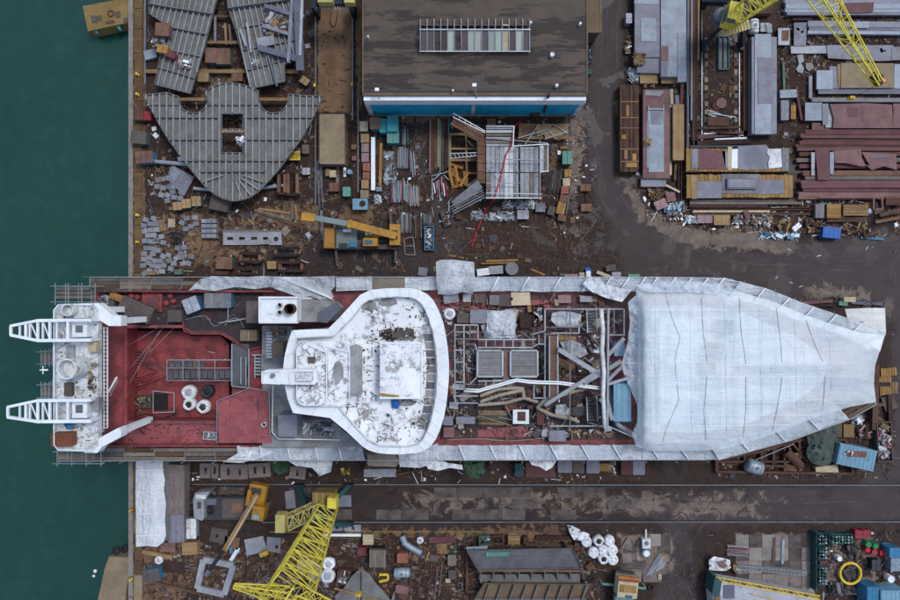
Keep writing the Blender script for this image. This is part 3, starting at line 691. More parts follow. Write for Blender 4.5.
 me.materials.append(g.done(g.bsdf(col,ro.outputs[0],0,g.math('ADD',fin,med),.10,g.math('MULTIPLY',g.math('SUBTRACT',1.0,g.math('MINIMUM',wm,1.0)),.7),.3)))
 o=bpy.data.objects.new('ground',me); COL.link(o); tag(o,'muddy brown shipyard ground with worn asphalt and concrete',kind='structure')
 B=MB()
 for(a,b,c,d) in((x1,900,-900,900),(x0,x1,y1,900),(x0,x1,-900,y0)):B.add([(a,c,0),(b,c,0),(b,d,0),(a,d,0)],[(0,1,2,3)])
 g2=pm('far_ground','#57483f','#453a36',.9,scale=.1,da=.4)
 o=obj('outer_ground',B,g2,None,kind='structure')
 B=MB(); B.add([(-1200,-1200,-2.5),(QX-.35,-1200,-2.5),(QX-.35,1200,-2.5),(-1200,1200,-2.5)],[(0,1,2,3)]); obj('water',B,'water',None,'dark teal harbour water',kind='structure')
 B=MB(); B.box((QX-.3,0,-3.0),(.6,2400,5.9)); obj('quay_wall',B,'concrete',None,'concrete quay wall along the harbour','quay wall')
 obj('harbour_bed',MB().add([(-1200,-1200,-6),(QX,-1200,-6),(QX,1200,-6),(-1200,1200,-6)],[(0,1,2,3)]),'concrete',None,kind='structure')
make_ground()
def quay_edge():
 T=thing('quay_kerb','weathered timber and concrete kerb along the harbour edge','kerb',(W(138,0).x,0,0))
 y=-30
 while y<640:
  L=R.uniform(14,30); a=W(138.5,y+L/2,.12)
  if not(286<y<450):pbox(T,'kerb_block',(a.x-T.location.x+R.uniform(-.04,.04),a.y,.06),(ML(R.uniform(7.5,9)),ML(L)-.06,.2+R.uniform(0,.08)),R.choice(('timber_quay','timber_quay','sandbox','wood_dark')))
  y+=L
 for i,(y,lb) in enumerate(((74,'beside the grey hull panel'),(94,'at the corner of the triangular deck panel'),(215,'beside the spread of pale blocks'),(242,'next to the wooden pallet by the blocks'),(511,'beside the white sheeted shed'),(580,'beside the cream pontoon'))):
  T=thing('bollard','small yellow mooring bollard '+lb,'bollard',at(137 if y<400 else 130.5,y,.5,.25),0,'mooring bollards on the quay')
  B=MB(); B.smooth=True; B.lathe([(.2,0),(.2,.05),(.12,.08),(.11,.3),(.18,.36),(.18,.42),(.12,.46),(.001,.47)],14); obj('post',B,'yellow',T)
  pbox(T,'base_plate',(0,0,.0),(.5,.5,.05),'rust')
quay_edge()
def rail(p,q,label,group=None,w=.11):
 a,b=W(*p,.2),W(*q,.2); c=(a+b)/2; T=thing('crane_rail',label,'rail',(c.x,c.y,0),math.atan2((b-a).y,(b-a).x),group); L=(b-a).length
 pbox(T,'rail_head',(0,0,.17),(L,w,.06),'rail_steel'); pbox(T,'rail_web',(0,0,.09),(L,.04,.1),'rust_dark'); pbox(T,'rail_foot',(0,0,.03),(L,.24,.04),'rust_dark')
 return T
rail((176,484.5),(980,485.5),'long steel crane rail beside the ship hull'); rail((262,522.5),(980,522),'long steel crane rail beyond the paving slabs')
rail((702,-60),(702,143),'crane rail running beside the rusty beams'); rail((739.5,-60),(739.5,143),'crane rail running beside the grey plate stack')
rail((315.5,-60),(315.5,205),'rusty rail edging the sandy lane by the deck panels'); rail((352.5,-60),(352.5,120),'rusty rail between sandy lane and warehouse')
rail((358,98),(358,192),'short rail beside the row of crates'); rail((145,-40),(145,84),'blue grey rail along the quay kerb',w=.2)
def paving():
 S=thing('crane_track_paving','worn grey concrete slabs between the crane rails',None); S['kind']='structure'; S.location=W(450,503)
 x=172; rows=[(487.5,498),(498.5,509),(509.5,520)]
 for ya,yb in rows:
  x=172+R.uniform(-8,0)
  while x<700:
   L=R.uniform(22,28); c=W(x+L/2,(ya+yb)/2)
   if R.random()<.9:pbox(S,'slab',(c.x-S.location.x,c.y-S.location.y,R.uniform(-.10,-.042)),(ML(L)-.05,ML(yb-ya)-.04,.12),'slab',R.uniform(-.004,.004))
   x+=L
 S=thing('storage_paving','square concrete slabs under the bar stock and lattice strip',None); S['kind']='structure'; S.location=W(775,567)
 for i in range(6):
  for j in range(5):
   c=W(742+i*13.2,541+j*13.2)
   if R.random()<.93:pbox(S,'slab',(c.x-S.location.x,c.y-S.location.y,R.uniform(-.035,.01)),(1.6,1.6,.12),R.choice(('slab','concrete','concrete_pink','slab')),R.uniform(-.01,.01))
 S=thing('yard_paving','loose concrete slabs beside the white bulk bags',None); S['kind']='structure'; S.location=W(640,552)
 for(x,y,w,h,r) in((630,547,12,11,0),(633,565,26,9,0),(655,540,11,12,0),(664,546,12,22,0),(640,556,7,9,0),(627,558,9,9,5),(630,577,22,10,2),(652,575,18,14,0)):
  c=W(x,y); pbox(S,'slab',(c.x-S.location.x,c.y-S.location.y,.01+R.uniform(0,.02)),(ML(w),ML(h),.1),R.choice(('concrete_pink','slab','concrete')),rad(r))
 S=thing('yellow_kerb_line','broken yellow line painted beside the crane rail',None); S['kind']='structure'; S.location=W(420,532)
 for(a,b,y) in((345,372,531.5),(374,431,531.8),(436,482,531.8),(270,320,532)):
  p,q=W(a,y),W(b,y); pbox(S,'painted_strip',((p.x+q.x)/2-S.location.x,p.y-S.location.y,.02),(q.x-p.x,.13,.03),'ochre')
 for(X0,lab) in((735.5,'row of pale sleepers beside the crane rail'),(706,'row of worn sleepers beside the rusty beams')):
  S=thing('sleeper_row',lab,None); S['kind']='structure'; S.location=W(X0,90)
  for i in range(14):
   c=W(X0,40+i*8); pbox(S,'sleeper',(0,c.y-S.location.y,.05),(.42,.6,.14),R.choice(('sandbox','wood_grey','wood_dark')))
paving()
# the ship on the slip
ZD=7.0
SHIP=thing('ship','long red and white ship under repair on the slipway','ship',W(450,369,0))
SL=Vector(SHIP.location)
def spoly(name,P,z0,z1,m,holes=(),parent=None,label=None):
 B=MB(); B.prism([W(x,y,z1)[:2] for x,y in P],z0,z1,[[W(x,y,z1)[:2] for x,y in h] for h in holes])
 return obj(name,B,m,parent or SHIP,label,world=True)
def sbox(name,x0,y0,x1,y1,z0,z1,m,parent=None):return spoly(name,[(x0,y0),(x1,y0),(x1,y1),(x0,y1)],z0,z1,m,(),parent)
def sbar(name,p,q,z,w,h,m,parent=None,z2=None):
 a=W(*p,z); b=W(*q,z if z2 is None else z2); o=parent_loc(parent or SHIP)
 return pbar(parent or SHIP,name,a-o,b-o,w,h,m)
def stube(name,pts,z,r,m,parent=None,n=8):
 B=MB(); B.smooth=True; B.tube([W(x,y,z if len(q)==0 else q[0]) for x,y,*q in pts],r,n); return obj(name,B,m,parent or SHIP,world=True)
def scyl(name,x,y,z0,z1,rpx,m,parent=None,hollow=True,n=24):
 r=ML(rpx,z1); c=W(x,y,z1); B=MB()
 if hollow:B.lathe([(r,z0),(r,z1),(r*.86,z1),(r*.86,z1-.9),(.001,z1-.9)],n)
 else:B.lathe([(r,z0),(r,z1-r*.15),(r*.9,z1),(.001,z1)],n)
 B.shift((c.x,c.y,0)); return obj(name,B,m,parent or SHIP,world=True)
def rails(name,pts,z,m='white',parent=None,hgt=1.0,r=.04,step=14,close=False):
 P=list(pts)+([pts[0]] if close else[])
 for lv in(.5,1.0):stube('guard_rail',[(x,y) for x,y in P],z+hgt*lv,r*(1 if lv==1 else.8),m,parent,5)
 o=parent_loc(parent or SHIP)
 for(a,b) in zip(P,P[1:]):
  n=max(1,int(math.hypot(b[0]-a[0],b[1]-a[1])/step))
  for i in range(n):
   c=W(a[0]+(b[0]-a[0])*i/n,a[1]+(b[1]-a[1])*i/n,z+hgt); pbox(parent or SHIP,'stanchion',(c.x-o.x,c.y-o.y,z+hgt/2-o.z),(.05,.05,hgt),m)
HULL=[(96,291),(690,291),(740,297),(800,318),(838,345),(850,368),(838,395),(800,422),(735,444),(690,447),(96,447),(92,440),(92,298)]
def hull():
 V=[W(x,y,ZD) for x,y in HULL]; yc=W(0,369,ZD).y; xc=W(400,0,ZD).x; B=MB(); n=len(V); rings=[(.6,.55,.93),(1.4,.9,.96),(3,1,.975),(ZD-.13,1,1)]
 for z,fy,fx in rings:
  for v in V:B.v.append((xc+(v.x-xc)*(fx if v.x>xc else.96+.04*(fx-.93)/.07),yc+(v.y-yc)*fy,z))
 for k in range(3):
  for i in range(n):a,b=k*n+i,k*n+(i+1)%n; B.f.append((b,a,a+n,b+n))
 B.f.append(tuple(range(n)))
 obj('hull',B,'deck_red',SHIP,world=True)
 for i in range(9):
  c=W(150+i*80,369,.6); pbox(SHIP,'keel_block',(c.x*.93-SL.x,c.y-SL.y,.3 if c.x>QX+2 else -2.0),(1,2.4,.6 if c.x>QX+2 else 5.2),'wood_dark')
hull()
WELL=[(127,328),(182,328),(192,333),(221,333),(232,341),(232,421),(127,421)]
spoly('main_deck',HULL,ZD-.12,ZD,'deck_red_worn',[WELL])
spoly('well_floor',[(x+(3 if x<150 else -3 if x>225 else 0),y+(3 if y<350 else -3)) for x,y in WELL],4.6,4.75,'deck_red')
def well_wall():
 B=MB(); n=len(WELL); a=[W(x,y,ZD) for x,y in WELL]; B.v=[(p.x,p.y,4.7) for p in a]+[(p.x,p.y,ZD-.01) for p in a]
 B.f=[((i+1)%n,i,i+n,(i+1)%n+n) for i in range(n)]; obj('well_wall',B,'deck_red',SHIP,world=True)
well_wall()
spoly('upper_side_deck',[(104,293),(262,293),(262,346),(249,348),(222,331),(192,331),(182,326),(124,326),(104,322)],ZD,ZD+.012,'deck_dark')
sbox('aft_deck_plate',100,326,123,443,ZD,ZD+.016,'deck_red'); sbox('lower_side_deck',124,424,217,443,ZD,ZD+.014,'deck_red_light')
sbox('coaming',124,324,127,424,ZD,ZD+.5,'deck_red'); sbox('coaming',127,421,217,424,ZD,ZD+.5,'deck_red_worn'); sbox('coaming',127,325,184,328,ZD,ZD+.5,'deck_red_worn')
for P in([(182,312),(184,331),(192,334),(221,334),(249,350),(266,346)],):stube('red_coaming_rail',P,ZD+.5,.09,'deck_red')
sbox('hatch_platform',142,293,162,312,ZD,ZD+.35,'deck_red'); sbox('hatch_cover',146,297,158,309,ZD+.35,ZD+.45,'primer_red')
for x,y in((131,296),(137,297),(170,296),(173,301),(166,303)):scyl('deck_vent',x,y,ZD,ZD+.4,2.6,'deck_red',hollow=False,n=12)
for x in(124,130,136):scyl('bitt',x,426+(x%2),ZD,ZD+.5,2.2,'deck_red',hollow=False,n=12)
for y,zz in((291.5,1.0),(446,1.0)):
 stube('bulwark_rail',[(97,y),(275,y)],ZD+zz,.1,'deck_red'); sbar('bulwark',(97,y),(275,y),ZD+.4,.07,.9,'deck_red')
 for x in range(100,275,12):sbar('bulwark_stay',(x,y),(x,y+(4 if y<400 else -4)),ZD+.7,.06,.06,'deck_red',z2=ZD+.1)
for k in range(5):
 o=k*3.0
 stube('floor_rib',[(130,350+o),(142,352+o),(156,362+o*.6),(168,367+o*.4)],4.95,.11,'deck_red_worn',n=6)
 stube('floor_rib',[(130,390-o),(142,388-o),(156,379-o*.6),(168,374-o*.4)],4.95,.11,'deck_red',n=6)
for a,b in(((124,348),(158,328)),((128,386),(160,330)),((150,352),(176,326)),((127,372),(170,320))):sbar('rigging_wire',a,b,6.4,.035,.035,'galv')
DH=[(217,401),(250,388),(269,391),(271,443),(219,443)]
spoly('red_deckhouse',DH,ZD,9.2,'deck_red_light'); spoly('roof_plate',[(233,398),(256,396),(257,412),(233,414)],9.2,9.26,'deck_red_light'); spoly('roof_plate',[(234,425),(262,420),(262,440),(236,441)],9.2,9.24,'deck_red_light')
rails('rail',[(217,443),(217,401),(250,388),(269,391),(270,436),(262,436)],9.2,'galv',hgt=.9,r=.05)
scyl('roof_vent',263.5,425,9.2,9.7,2.4,'white',n=12)
spoly('red_landing',[(250,352),(272,346),(274,392),(250,388)],ZD,ZD+.3,'deck_red'); sbox('grey_side_house',232,344,249,388,ZD,ZD+.25,'floor_grate')
for a,b in(((232,344),(232,386)),((241,357),(241,384)),((246,357),(246,386)),((249,349),(249,388)),((252,355),(262,355)),((262,355),(262,378)),((255,355),(255,378)),((232,386),(249,388))):sbar('frame_bar',a,b,ZD+1.0,.12,.12,'galv')
sbox('stair',254,357,261,376,ZD+.3,ZD+1.0,'grey_dark')
for i in range(6):sbar('stair_tread',(254,358.5+i*3.2),(261,358.5+i*3.2),ZD+1.05,.14,.06,'galv')
sbox('sunk_hatch',245.5,366,248,378,ZD+.25,ZD+.3,'black')
FC=spoly('funnel_casing',[(259,298),(261,297),(296,297),(297,299),(297,321),(295,323),(261,323),(259,322)],ZD,15,'white');
sbox('casing_rim',258.5,296.6,297.5,298.4,14.7,15.25,'white',FC); sbox('casing_rim',258.5,321.6,297.5,323.4,14.7,15.25,'white',FC); sbox('casing_rim',258.5,298.4,260.4,321.6,14.7,15.25,'white',FC)
scyl('exhaust_pipe',289,309,15,15.9,5.4,'rust',FC); scyl('exhaust_pipe',279.3,305,15,15.5,2.4,'white_worn',FC,n=14); scyl('exhaust_pipe',279.3,312.5,15,15.5,2.4,'white_worn',FC,n=14)
spoly('casing_deck',[(297,299),(326,301),(334,308),(326,322),(297,322)],ZD,13.2,'grey_roof'); spoly('dark_flap',[(318,312),(336,302),(341,309),(327,323),(318,322)],13.2,13.5,'steel_slate')
sbox('casing_locker',246,301,258,323,ZD,10.5,'brown_grey')
spoly('bridge_foot_deck',[(262,326),(292,326),(292,420),(330,420),(362,446),(362,447),(262,447)],ZD,9.0,'grey_roof')
sbox('grey_locker',278,415,297,437,9,11.5,'steel_lilac'); sbox('brown_locker',272,342,283,358,9,11.5,'brown_grey')
for i in range(9):sbar('stair_tread',(266,333+i*3),(272,333+i*3),10.5+.1*i,.2,.05,'galv')
rails('rail',[(273,386),(272,432),(278,439),(340,440)],9.0,'white',hgt=1.0,r=.06)
RO=[(370,290),(385,288.4),(400,288),(410,288),(419,290),(427,294),(433,300),(438,309),(443,322),(446,336),(448,350),(449,364),(449,377),(448,390),(446.5,403),(444,417),(440,430),(436,439),(431,446),(424,451),(417,453),(400,454.5),(385,454),(377,453),(369,450.5),(363,447),(346,431),(330,418),(312,415.5),(293,413),(288,400),(284.5,385),(283,370),(284.5,356),(288,342),(292,330.5),(310,329.5),(328,329),(340,317),(350,306),(360,295)]
RI=[(375,298.5),(388,297),(400,296.5),(409,296.8),(416,299),(421,303),(425,309),(429,319),(433,332),(435.5,345),(437,357),(437.5,370),(437.3,383),(436,396),(434,409),(431,421),(427,432),(423,440),(418,444.5),(409,446.5),(400,447),(388,446.6),(380,446),(374,443.5),(368,440),(352,423),(337,405.5),(316,405.5),(298,405),(295,388),(294,370),(295,353),(297,338),(315,337),(334,336),(345,325),(354,316),(363,304),(368,300.5)]
ZB=17.5
BR=spoly('bridge_ring',RO,16.6,ZB,'white',[RI]); spoly('bridge_roof',[(x,y) for x,y in RI],16.4,16.9,'white_roof',(),BR)
def inset(P,f,z):
 V=[W(x,y,z) for x,y in P]; c=sum(V,Vector())/len(V); return[((v.x-c.x)*f+c.x,(v.y-c.y)*f+c.y) for v in V]
B=MB(); B.prism(inset(RO,.95,ZB),ZD,16.6); obj('superstructure',B,'white',SHIP,world=True)
B=MB(); B.prism(inset(RO,.956,ZB),14.6,15.8); obj('bridge_windows',B,'cab_glass',SHIP,world=True)
for i in range(0,len(RO)-1,1):
 j=min(range(len(RI)),key=lambda k:(RI[k][0]-RO[i][0])**2+(RI[k][1]-RO[i][1])**2); sbar('ring_seam',RO[i],RI[j],ZB+.01,.05,.03,'white_worn',BR)
stube('ring_rail',RI+[RI[0]],ZB+.25,.06,'white_worn',BR,5)
sbox('roof_house',380,343,422,398,16.9,18.5,'white_roof',BR)
for a,b in(((380,343),(422,343)),((422,343),(422,398)),((422,398),(380,398))):sbar('roof_house_edge',a,b,18.52,.16,.12,'white',BR)
def rrect(x0,y0,x1,y1,r,n=5):
 P=[]
 for cx,cy,a in((x1-r,y0+r,-90),(x1-r,y1-r,0),(x0+r,y1-r,90),(x0+r,y0+r,180)):
  for i in range(n+1):t=rad(a+90*i/n); P.append((cx+r*math.cos(t),cy+r*math.sin(t)))
 return P
spoly('upper_tier',rrect(294,341,350,407,10),16.9,17.3,'white_roof',(),BR); spoly('upper_tier',rrect(348,345,362,396,5),16.9,17.1,'grey_roof',(),BR)
spoly('top_tier',rrect(296,343,327,406,9),17.3,18.0,'white_roof',(),BR); stube('top_tier_rail',rrect(296.5,343.5,326.5,405.5,9)+[(326.5,352.5)],18.4,.05,'white',BR,5)
stube('upper_tier_rail',rrect(294.5,341.5,349.5,406.5,10)+[(349.5,351.5)],17.8,.05,'white',BR,5)
sbox('roof_hatch',308,357,314,363,18,18.3,'brown_grey',BR); scyl('roof_vent',305,347,18,18.6,2.6,'white',BR,False,14); scyl('roof_vent',303,400,18,18.5,2.3,'white',BR,False,14)
MA=spoly('mast_arm',[(263,372),(266,370),(314,369),(317,372),(317,382),(314,385),(266,384),(263,383)],18.0,18.9,'white',(),BR)
for a,b in(((262,372),(280,371)),((262,383),(280,384)),((262,372),(262,383)),((290,371),(314,371)),((290,384),(314,384)),((290,371),(290,384))):sbar('arm_rail',a,b,19.1,.09,.09,'white',BR)
scyl('arm_drum',272,376,18.9,19.3,2.2,'steel_grey',BR,False,14); sbox('arm_housing',296,373,312,381,18.9,19.4,'white_worn',BR)
for k in range(12):
 y0=334+k*8; xx=lambda y:437.3-((y-370)/75)**2*14
 spoly('roof_panel',[(xx(y0)-10.5,y0),(xx(y0)-2,y0),(xx(y0+7)-2,y0+7),(xx(y0+7)-10.5,y0+7)],16.9,16.94,'grey_roof' if k%3 else 'grey_mid',(),BR)
for(x,y,w,h,m) in((369,306,15,12,'grey_roof'),(388,302,18,9,'grey_roof'),(404,403,24,7,'grey_roof'),(338,372,11,22,'grey_roof')):
 zt=16.95 if x>350 else 17.33
 P=[(x+math.cos(t)*w*.5*(1+.35*fbm(x+t,y)),y+math.sin(t)*h*.5*(1+.4*fbm(y,t*2))) for t in[k*math.pi/7 for k in range(14)]]
 spoly('bare_roof_patch',P,zt-.06,zt,m,(),BR)
litter([(365,300),(425,305),(433,360),(425,440),(380,443),(345,412),(355,340)],420,('steel_grey','wood_dark','grey_dark','white','rust'),'small rubbish strewn over the white bridge roof','roof_litter',.05,.3,seed=5,z=16.95,th=.05)
litter([(297,345),(347,345),(347,404),(297,404)],60,('steel_grey','wood_dark','grey_dark','rust'),'small rubbish on the raised tier of the bridge','tier_litter',.04,.22,seed=6,z=18.02,th=.04)
heap(400,334,40,12,'brown scrap boards lying on the bridge roof',('brown_grey','wood_dark','steel_grey','rust_dark'),.4,0,16.95,44,lmax=1.3,rods=.3)
tarp([(391,400),(398,399),(400,405),(398,409),(392,408)],'small bright blue tarpaulin on the bridge roof',17.25,'blue',2.2,wr=.25,fr=.4)
ibeam((380,394.5),(399,396.5),'yellow plank beside blue tarpaulin on the bridge roof',18.5,.22,.06,'wood_orange','plank','plank',prof='box')
heap(318,429,34,14,'grey scrap piled on deck at the foot of the bridge',('steel_grey','galv','grey_dark','white'),.7,0,9.0,60)
heap(276,333,22,12,'grey scrap heaped beside the white funnel casing',('steel_grey','galv','grey_dark','wood'),.8,0,9.0,50)
# stern gantry
ZG=14.0
SG=spoly('stern_gantry',[(58,304),(92,303),(98,309),(98,446),(92,452),(58,451),(53,445),(53,310)],ZG-.7,ZG,'white_worn',label='white platform over the stern')
rails('rail',[(58,305),(54,310),(54,445),(58,450),(92,451)],ZG,'white',SG,1.0,.06,12); rails('rail',[(58,305),(92,304.5)],ZG,'white',SG,1.0,.06,12)
UA=[(94,303),(98,303),(112,315),(121,316),(121,326),(109,326),(96,318)]
spoly('gantry_arm',UA,ZG-1.2,ZG-.05,'white',(),SG); spoly('gantry_arm',[(96,440),(118,428),(121,429),(121,437),(102,447),(97,453),(84,453),(84,448),(95,448)],ZG-1.2,ZG-.05,'white',(),SG)
for x,y in((116,321),(116,433),(62,312),(62,444),(92,310),(92,444)):
 c=W(x,y,ZG); B=MB(); B.box((c.x,c.y,(ZD+ZG-.8)/2),(.6,.6,ZG-.8-ZD)); obj('gantry_leg',B,'white',SG,world=True)
scyl('ventilator',66.5,369,ZG,16.6,10.2,'white_worn',SG); scyl('ventilator',67,310,ZG,15.6,6.2,'white_worn',SG,n=18)
for(x0,y0,x1,y1,h,m) in((72,322,87,337,1.0,'white'),(72,401,87,418,1.0,'white'),(74,304,88,318,.6,'white_worn'),(64,383,72,396,.4,'brown_grey'),(88,342,96,352,.7,'cream'),(92,398,99,411,.8,'grey_roof'),(66,346,74,358,.25,'steel_pale')):sbox('deck_locker',x0,y0,x1,y1,ZG,ZG+h,m,SG)
for(x,y,w,h) in((79,329,7,7),(79,409,7,8)):sbox('locker_hatch',x-w/2,y-h/2,x+w/2,y+h/2,ZG+1.0,ZG+1.05,'grey_mid',SG)
def davit(yA,yB,yC,yD,xl):
 Z=15.8
 for(a,b,c) in(((xl,yA),(38,yC),(92,yC-.5)),((xl,yB),(38,yD),(92,yD-.5))):
  sbar('davit_girder',a,b,Z,.26,.3,'white',SG); sbar('davit_girder',b,c,Z,.3,.35,'white',SG); sbar('davit_girder',a,b,Z-1.1,.14,.14,'white',SG); sbar('davit_girder',b,c,Z-1.3,.16,.16,'white',SG)
  for k in range(7):
   t0,t1=k/7,(k+1)/7; sbar('davit_brace',(a[0]+(b[0]-a[0])*t0,a[1]+(b[1]-a[1])*t0),(a[0]+(b[0]-a[0])*t1,a[1]+(b[1]-a[1])*t1),Z if k%2 else Z-1.1,.08,.08,'white',SG,z2=Z-1.1 if k%2 else Z)
 for i,x in enumerate((xl,20,26,30,38,43,50,57,68)):
  t=max(0,min(1,(x-xl)/(38-xl))); ya,yb=yA+(yC-yA)*t,yB+(yD-yB)*t; sbar('davit_cross_member',(x,ya),(x,yb),Z-(0 if i%2==0 else.1),.2 if i%2==0 else.12,.2,'white',SG)
 sbar('davit_brace',(30,yC+1),(38,yD-1),Z-.1,.1,.1,'white',SG); sbar('davit_brace',(43,yC+1),(50,yD-1),Z-.1,.1,.1,'white',SG)
 for x in(60,88):
  for y in(yC,yD):c=W(x,y,Z); B=MB(); B.box((c.x,c.y,ZG+.9),(.25,.25,1.8)); obj('davit_post',B,'white',SG,world=True)
davit(326,335,320.5,340.5,11); davit(407,417,400.5,421.5,8)
for x in(100,104,107.5):sbar('gantry_ladder_rail',(x,327),(x,428),ZG-1.5,.1,.1,'white',SG)
for i in range(26):sbar('gantry_ladder_rung',(98.5,328+i*4),(107.5,328+i*4),ZG-1.5,.06,.06,'white',SG)
sbar('gantry_ladder_rail',(108,393),(117,377),ZG-3,.18,.1,'white',SG); sbar('gantry_ladder_rail',(110,396),(118,380),ZG-3,.08,.08,'galv',SG)
stube('signal_mast',[(48,370),(40,370)],15.0,.09,'white',SG); sbar('mast_yard',(43,366),(43,374),15.0,.07,.07,'white',SG)
mbox(61,440,21,14,'brown painted steel locker on the white stern platform',1.0,2,ZG,'brown_paint')
tarp([(64,424),(71,421),(74,424),(73,429),(66,429)],'crumpled light blue tarpaulin on the white stern platform',ZG+.5,'blue_mid',2.2,wr=.4,fr=.35)
litter([(58,308),(96,308),(96,446),(58,446)],110,('rust','grey_dark','brown_grey','steel_grey'),'small rubbish strewn over the white stern platform','platform_litter',.04,.24,seed=9,z=ZG+.01,th=.05)
heap(90,378,8,30,'scrap along the inner edge of the stern platform',('rust','steel_grey','wood'),.5,0,ZG,36)
# mid-ship cargo area
MD=ZD
sbox('mid_deck_plate',440,294,640,344,MD,MD+.012,'deck_mid'); sbox('mid_deck_plate',440,405,640,440,MD,MD+.014,'deck_mid'); sbox('mid_deck_dark',452,330,600,426,MD+.014,MD+.03,'deck_mid'); sbox('mid_deck_dark',440,396,612,430,MD+.03,MD+.04,'deck_dark')
spoly('red_deck_strip',[(478,430),(524,426),(536,437),(478,437)],MD+.04,MD+.06,'deck_red_light'); sbox('red_deck_strip',442,300,556,309,MD+.04,MD+.055,'deck_red_light')
for x0,x1 in((478,502),(511,537)):
 h=sbox('cargo_hatch',x0,351,x1,376,MD,MD+1.3,'grey_roof')
 for k in range(12):y=352.5+k*2; sbar('hatch_corrugation',(x0+1,y),(x1-1,y),MD+1.32,.14,.07,'steel_grey',h)
 for a,b in(((x0,350.5),(x1,350.5)),((x0,376.5),(x1,376.5)),((x0-.5,351),(x0-.5,376)),((x1+.5,351),(x1+.5,376))):sbar('hatch_rim',a,b,MD+1.36,.2,.2,'galv',h)
sbox('pink_divider',503,349,510,379,MD,MD+1.0,'primer_pink')
sbox('cell_row',478,340,533,347,MD,MD+.5,'primer_red'); sbox('cell_row',478,380,505,387,MD,MD+.5,'primer_red')
FB=[((455,325),(478,325)),((455,332),(478,332)),((455,339),(478,339)),((455,325),(455,403)),((464,325),(464,403)),((478,325),(478,339)),((470,325),(470,339)),((455,403),(478,403)),((455,350),(464,350)),((455,362),(464,362)),((455,372),(464,372)),((455,382),(464,382)),((455,389),(478,389)),((455,396),(478,396)),((464,344),(475,344)),((475,344),(477,350)),((477,350),(477,377)),((477,377),(470,384)),((470,384),(464,384)),((478,339.5),(536,339.5)),((478,347.5),(533,347.5)),((486,340),(486,347)),((495,340),(495,347)),((504,340),(504,347)),((513,340),(513,347)),((523,340),(523,347)),((533,334),(533,347)),((533,334),(545,331)),((545,309),(545,331)),((545,309),(602,309)),((545,334),(558,334)),((533,347),(538,344)),((538,344),(545,344)),((545,334),(545,398)),((548,344),(548,398)),((558,334),(558,398)),((533,398),(558,398)),((539,335),(539,344)),((570,307),(570,430)),((602,309),(624,309)),((624,309),(624,336)),((608,335),(624,335)),((614,309),(614,335)),((478,381),(502,381)),((486,381),(486,387)),((494,381),(494,387)),((551,327),(579,327)),((551,333),(579,333)),((579,327),(579,333)),((550,426),(605,426)),((572,430),(572,441)),((608,426),(640,440)),((464,389),(464,403)),((493,380),(517,380)),((544,384),(544,398)),((534,384),(534,398))]
for i,(a,b) in enumerate(FB):sbar('frame_bar',a,b,MD+1.6+.05*(i%4),.125,.125,('galv','steel_pale','steel_grey','galv_blue')[i%4])
for i in range(10):c=W((455,464,478,545,558,602,533,624,570,478)[i],(325,403,339,334,398,309,347,335,430,389)[i],MD+1.6); pbox(SHIP,'frame_post',(c.x-SL.x,c.y-SL.y,MD+.8),(.16,.16,1.6),'galv')
for P in([(464,391),(478,392),(517,381),(530,383),(560,384),(606,390)],[(466,389),(478,390),(517,379),(530,381),(560,382),(606,388)]):stube('rail_pipe',P,MD+2.4,.1,'white',n=6)
sbar('cross_girder',(553.5,336),(553.5,398),MD+2.0,1.0,.3,'rust_light'); sbar('girder_lip',(549.5,336),(549.5,398),MD+2.2,.12,.12,'galv'); sbar('girder_lip',(557.5,336),(557.5,398),MD+2.2,.12,.12,'galv')
for a,b,w in(((558,349),(604,377),.5),((607,356),(624,338),.4),((621,361),(584,383),.45),((606,382),(622,366),.35),((608,384),(628,378),.3),((604,390),(612,420),.4),((545,405),(600,370),.4)):sbar('diagonal_brace',a,b,MD+2.6,w,.35,'steel_pale')
B=MB(); B.smooth=True
pts=[(601,309),(603,330),(602,350),(604,372),(603,395),(604,412),(605,428)]; B.tube([W(x,y,MD+3) for x,y in pts],.23,10); obj('wrapped_post',B,'white_worn',SHIP,world=True)
sbar('post_edge',(608,308),(607,428),MD+3,.2,.5,'steel_pale')
for i in range(8):sbar('stair_tread',(587,311+i*3),(595,310+i*3),MD+.6+i*.15,.22,.06,'steel_grey')
for s in((586.5,309),(596,308)):sbar('stair_stringer',s,(s[0]+1,s[1]+24),MD+.6,.1,.2,'galv',z2=MD+1.8)
for i in range(8):sbar('stair_tread',(587,399+i*3),(596,399+i*3),MD+.6+i*.15,.22,.06,'grey_dark')
for s in((586.5,397),(596.5,397)):sbar('stair_stringer',s,(s[0]+1,s[1]+24),MD+.6,.1,.2,'galv',z2=MD+1.8)
def duct(pts,label,r=.32,z=MD+1.2,m='hose_beige',name='ventilation_duct'):
 P=[W(x,y,z) for x,y in pts]; Q=[]
 for a,b in zip(P,P[1:]):
  n=max(2,int((b-a).length/.22)); Q+=[a+(b-a)*i/n for i in range(n)]
 Q.append(P[-1]); B=MB(); B.smooth=True; n=10
 B.tube(Q,r,n)
 for i in range(len(Q)):
  if i%2:
   for k in range(n):v=Vector(B.v[i*n+k]); v=Q[i]+(v-Q[i])*.86; B.v[i*n+k]=tuple(v)
 return obj(name,B,m,None,label,'duct')
duct([(480,402),(500,395),(523,390),(524,398)],'beige ribbed duct that bends at the deck boards',.22)
duct([(480,396),(498,389),(515,388),(524,389)],'thin beige ribbed duct lying behind the bent duct',.22)
duct([(478,405),(505,403),(524,398),(538,402)],'long beige ribbed duct below the bent duct',.2)
duct([(537,408),(545,400),(572,392),(586,388)],'pale ribbed duct leading to the wrapped white post',.22)
duct([(537,408),(552,415),(570,418),(579,422)],'pale ribbed duct ending near the small hatch',.22)
duct([(608,384),(611,402),(618,425),(636,436)],'grey duct curving beside the blue container on deck',.3,m='steel_pale')
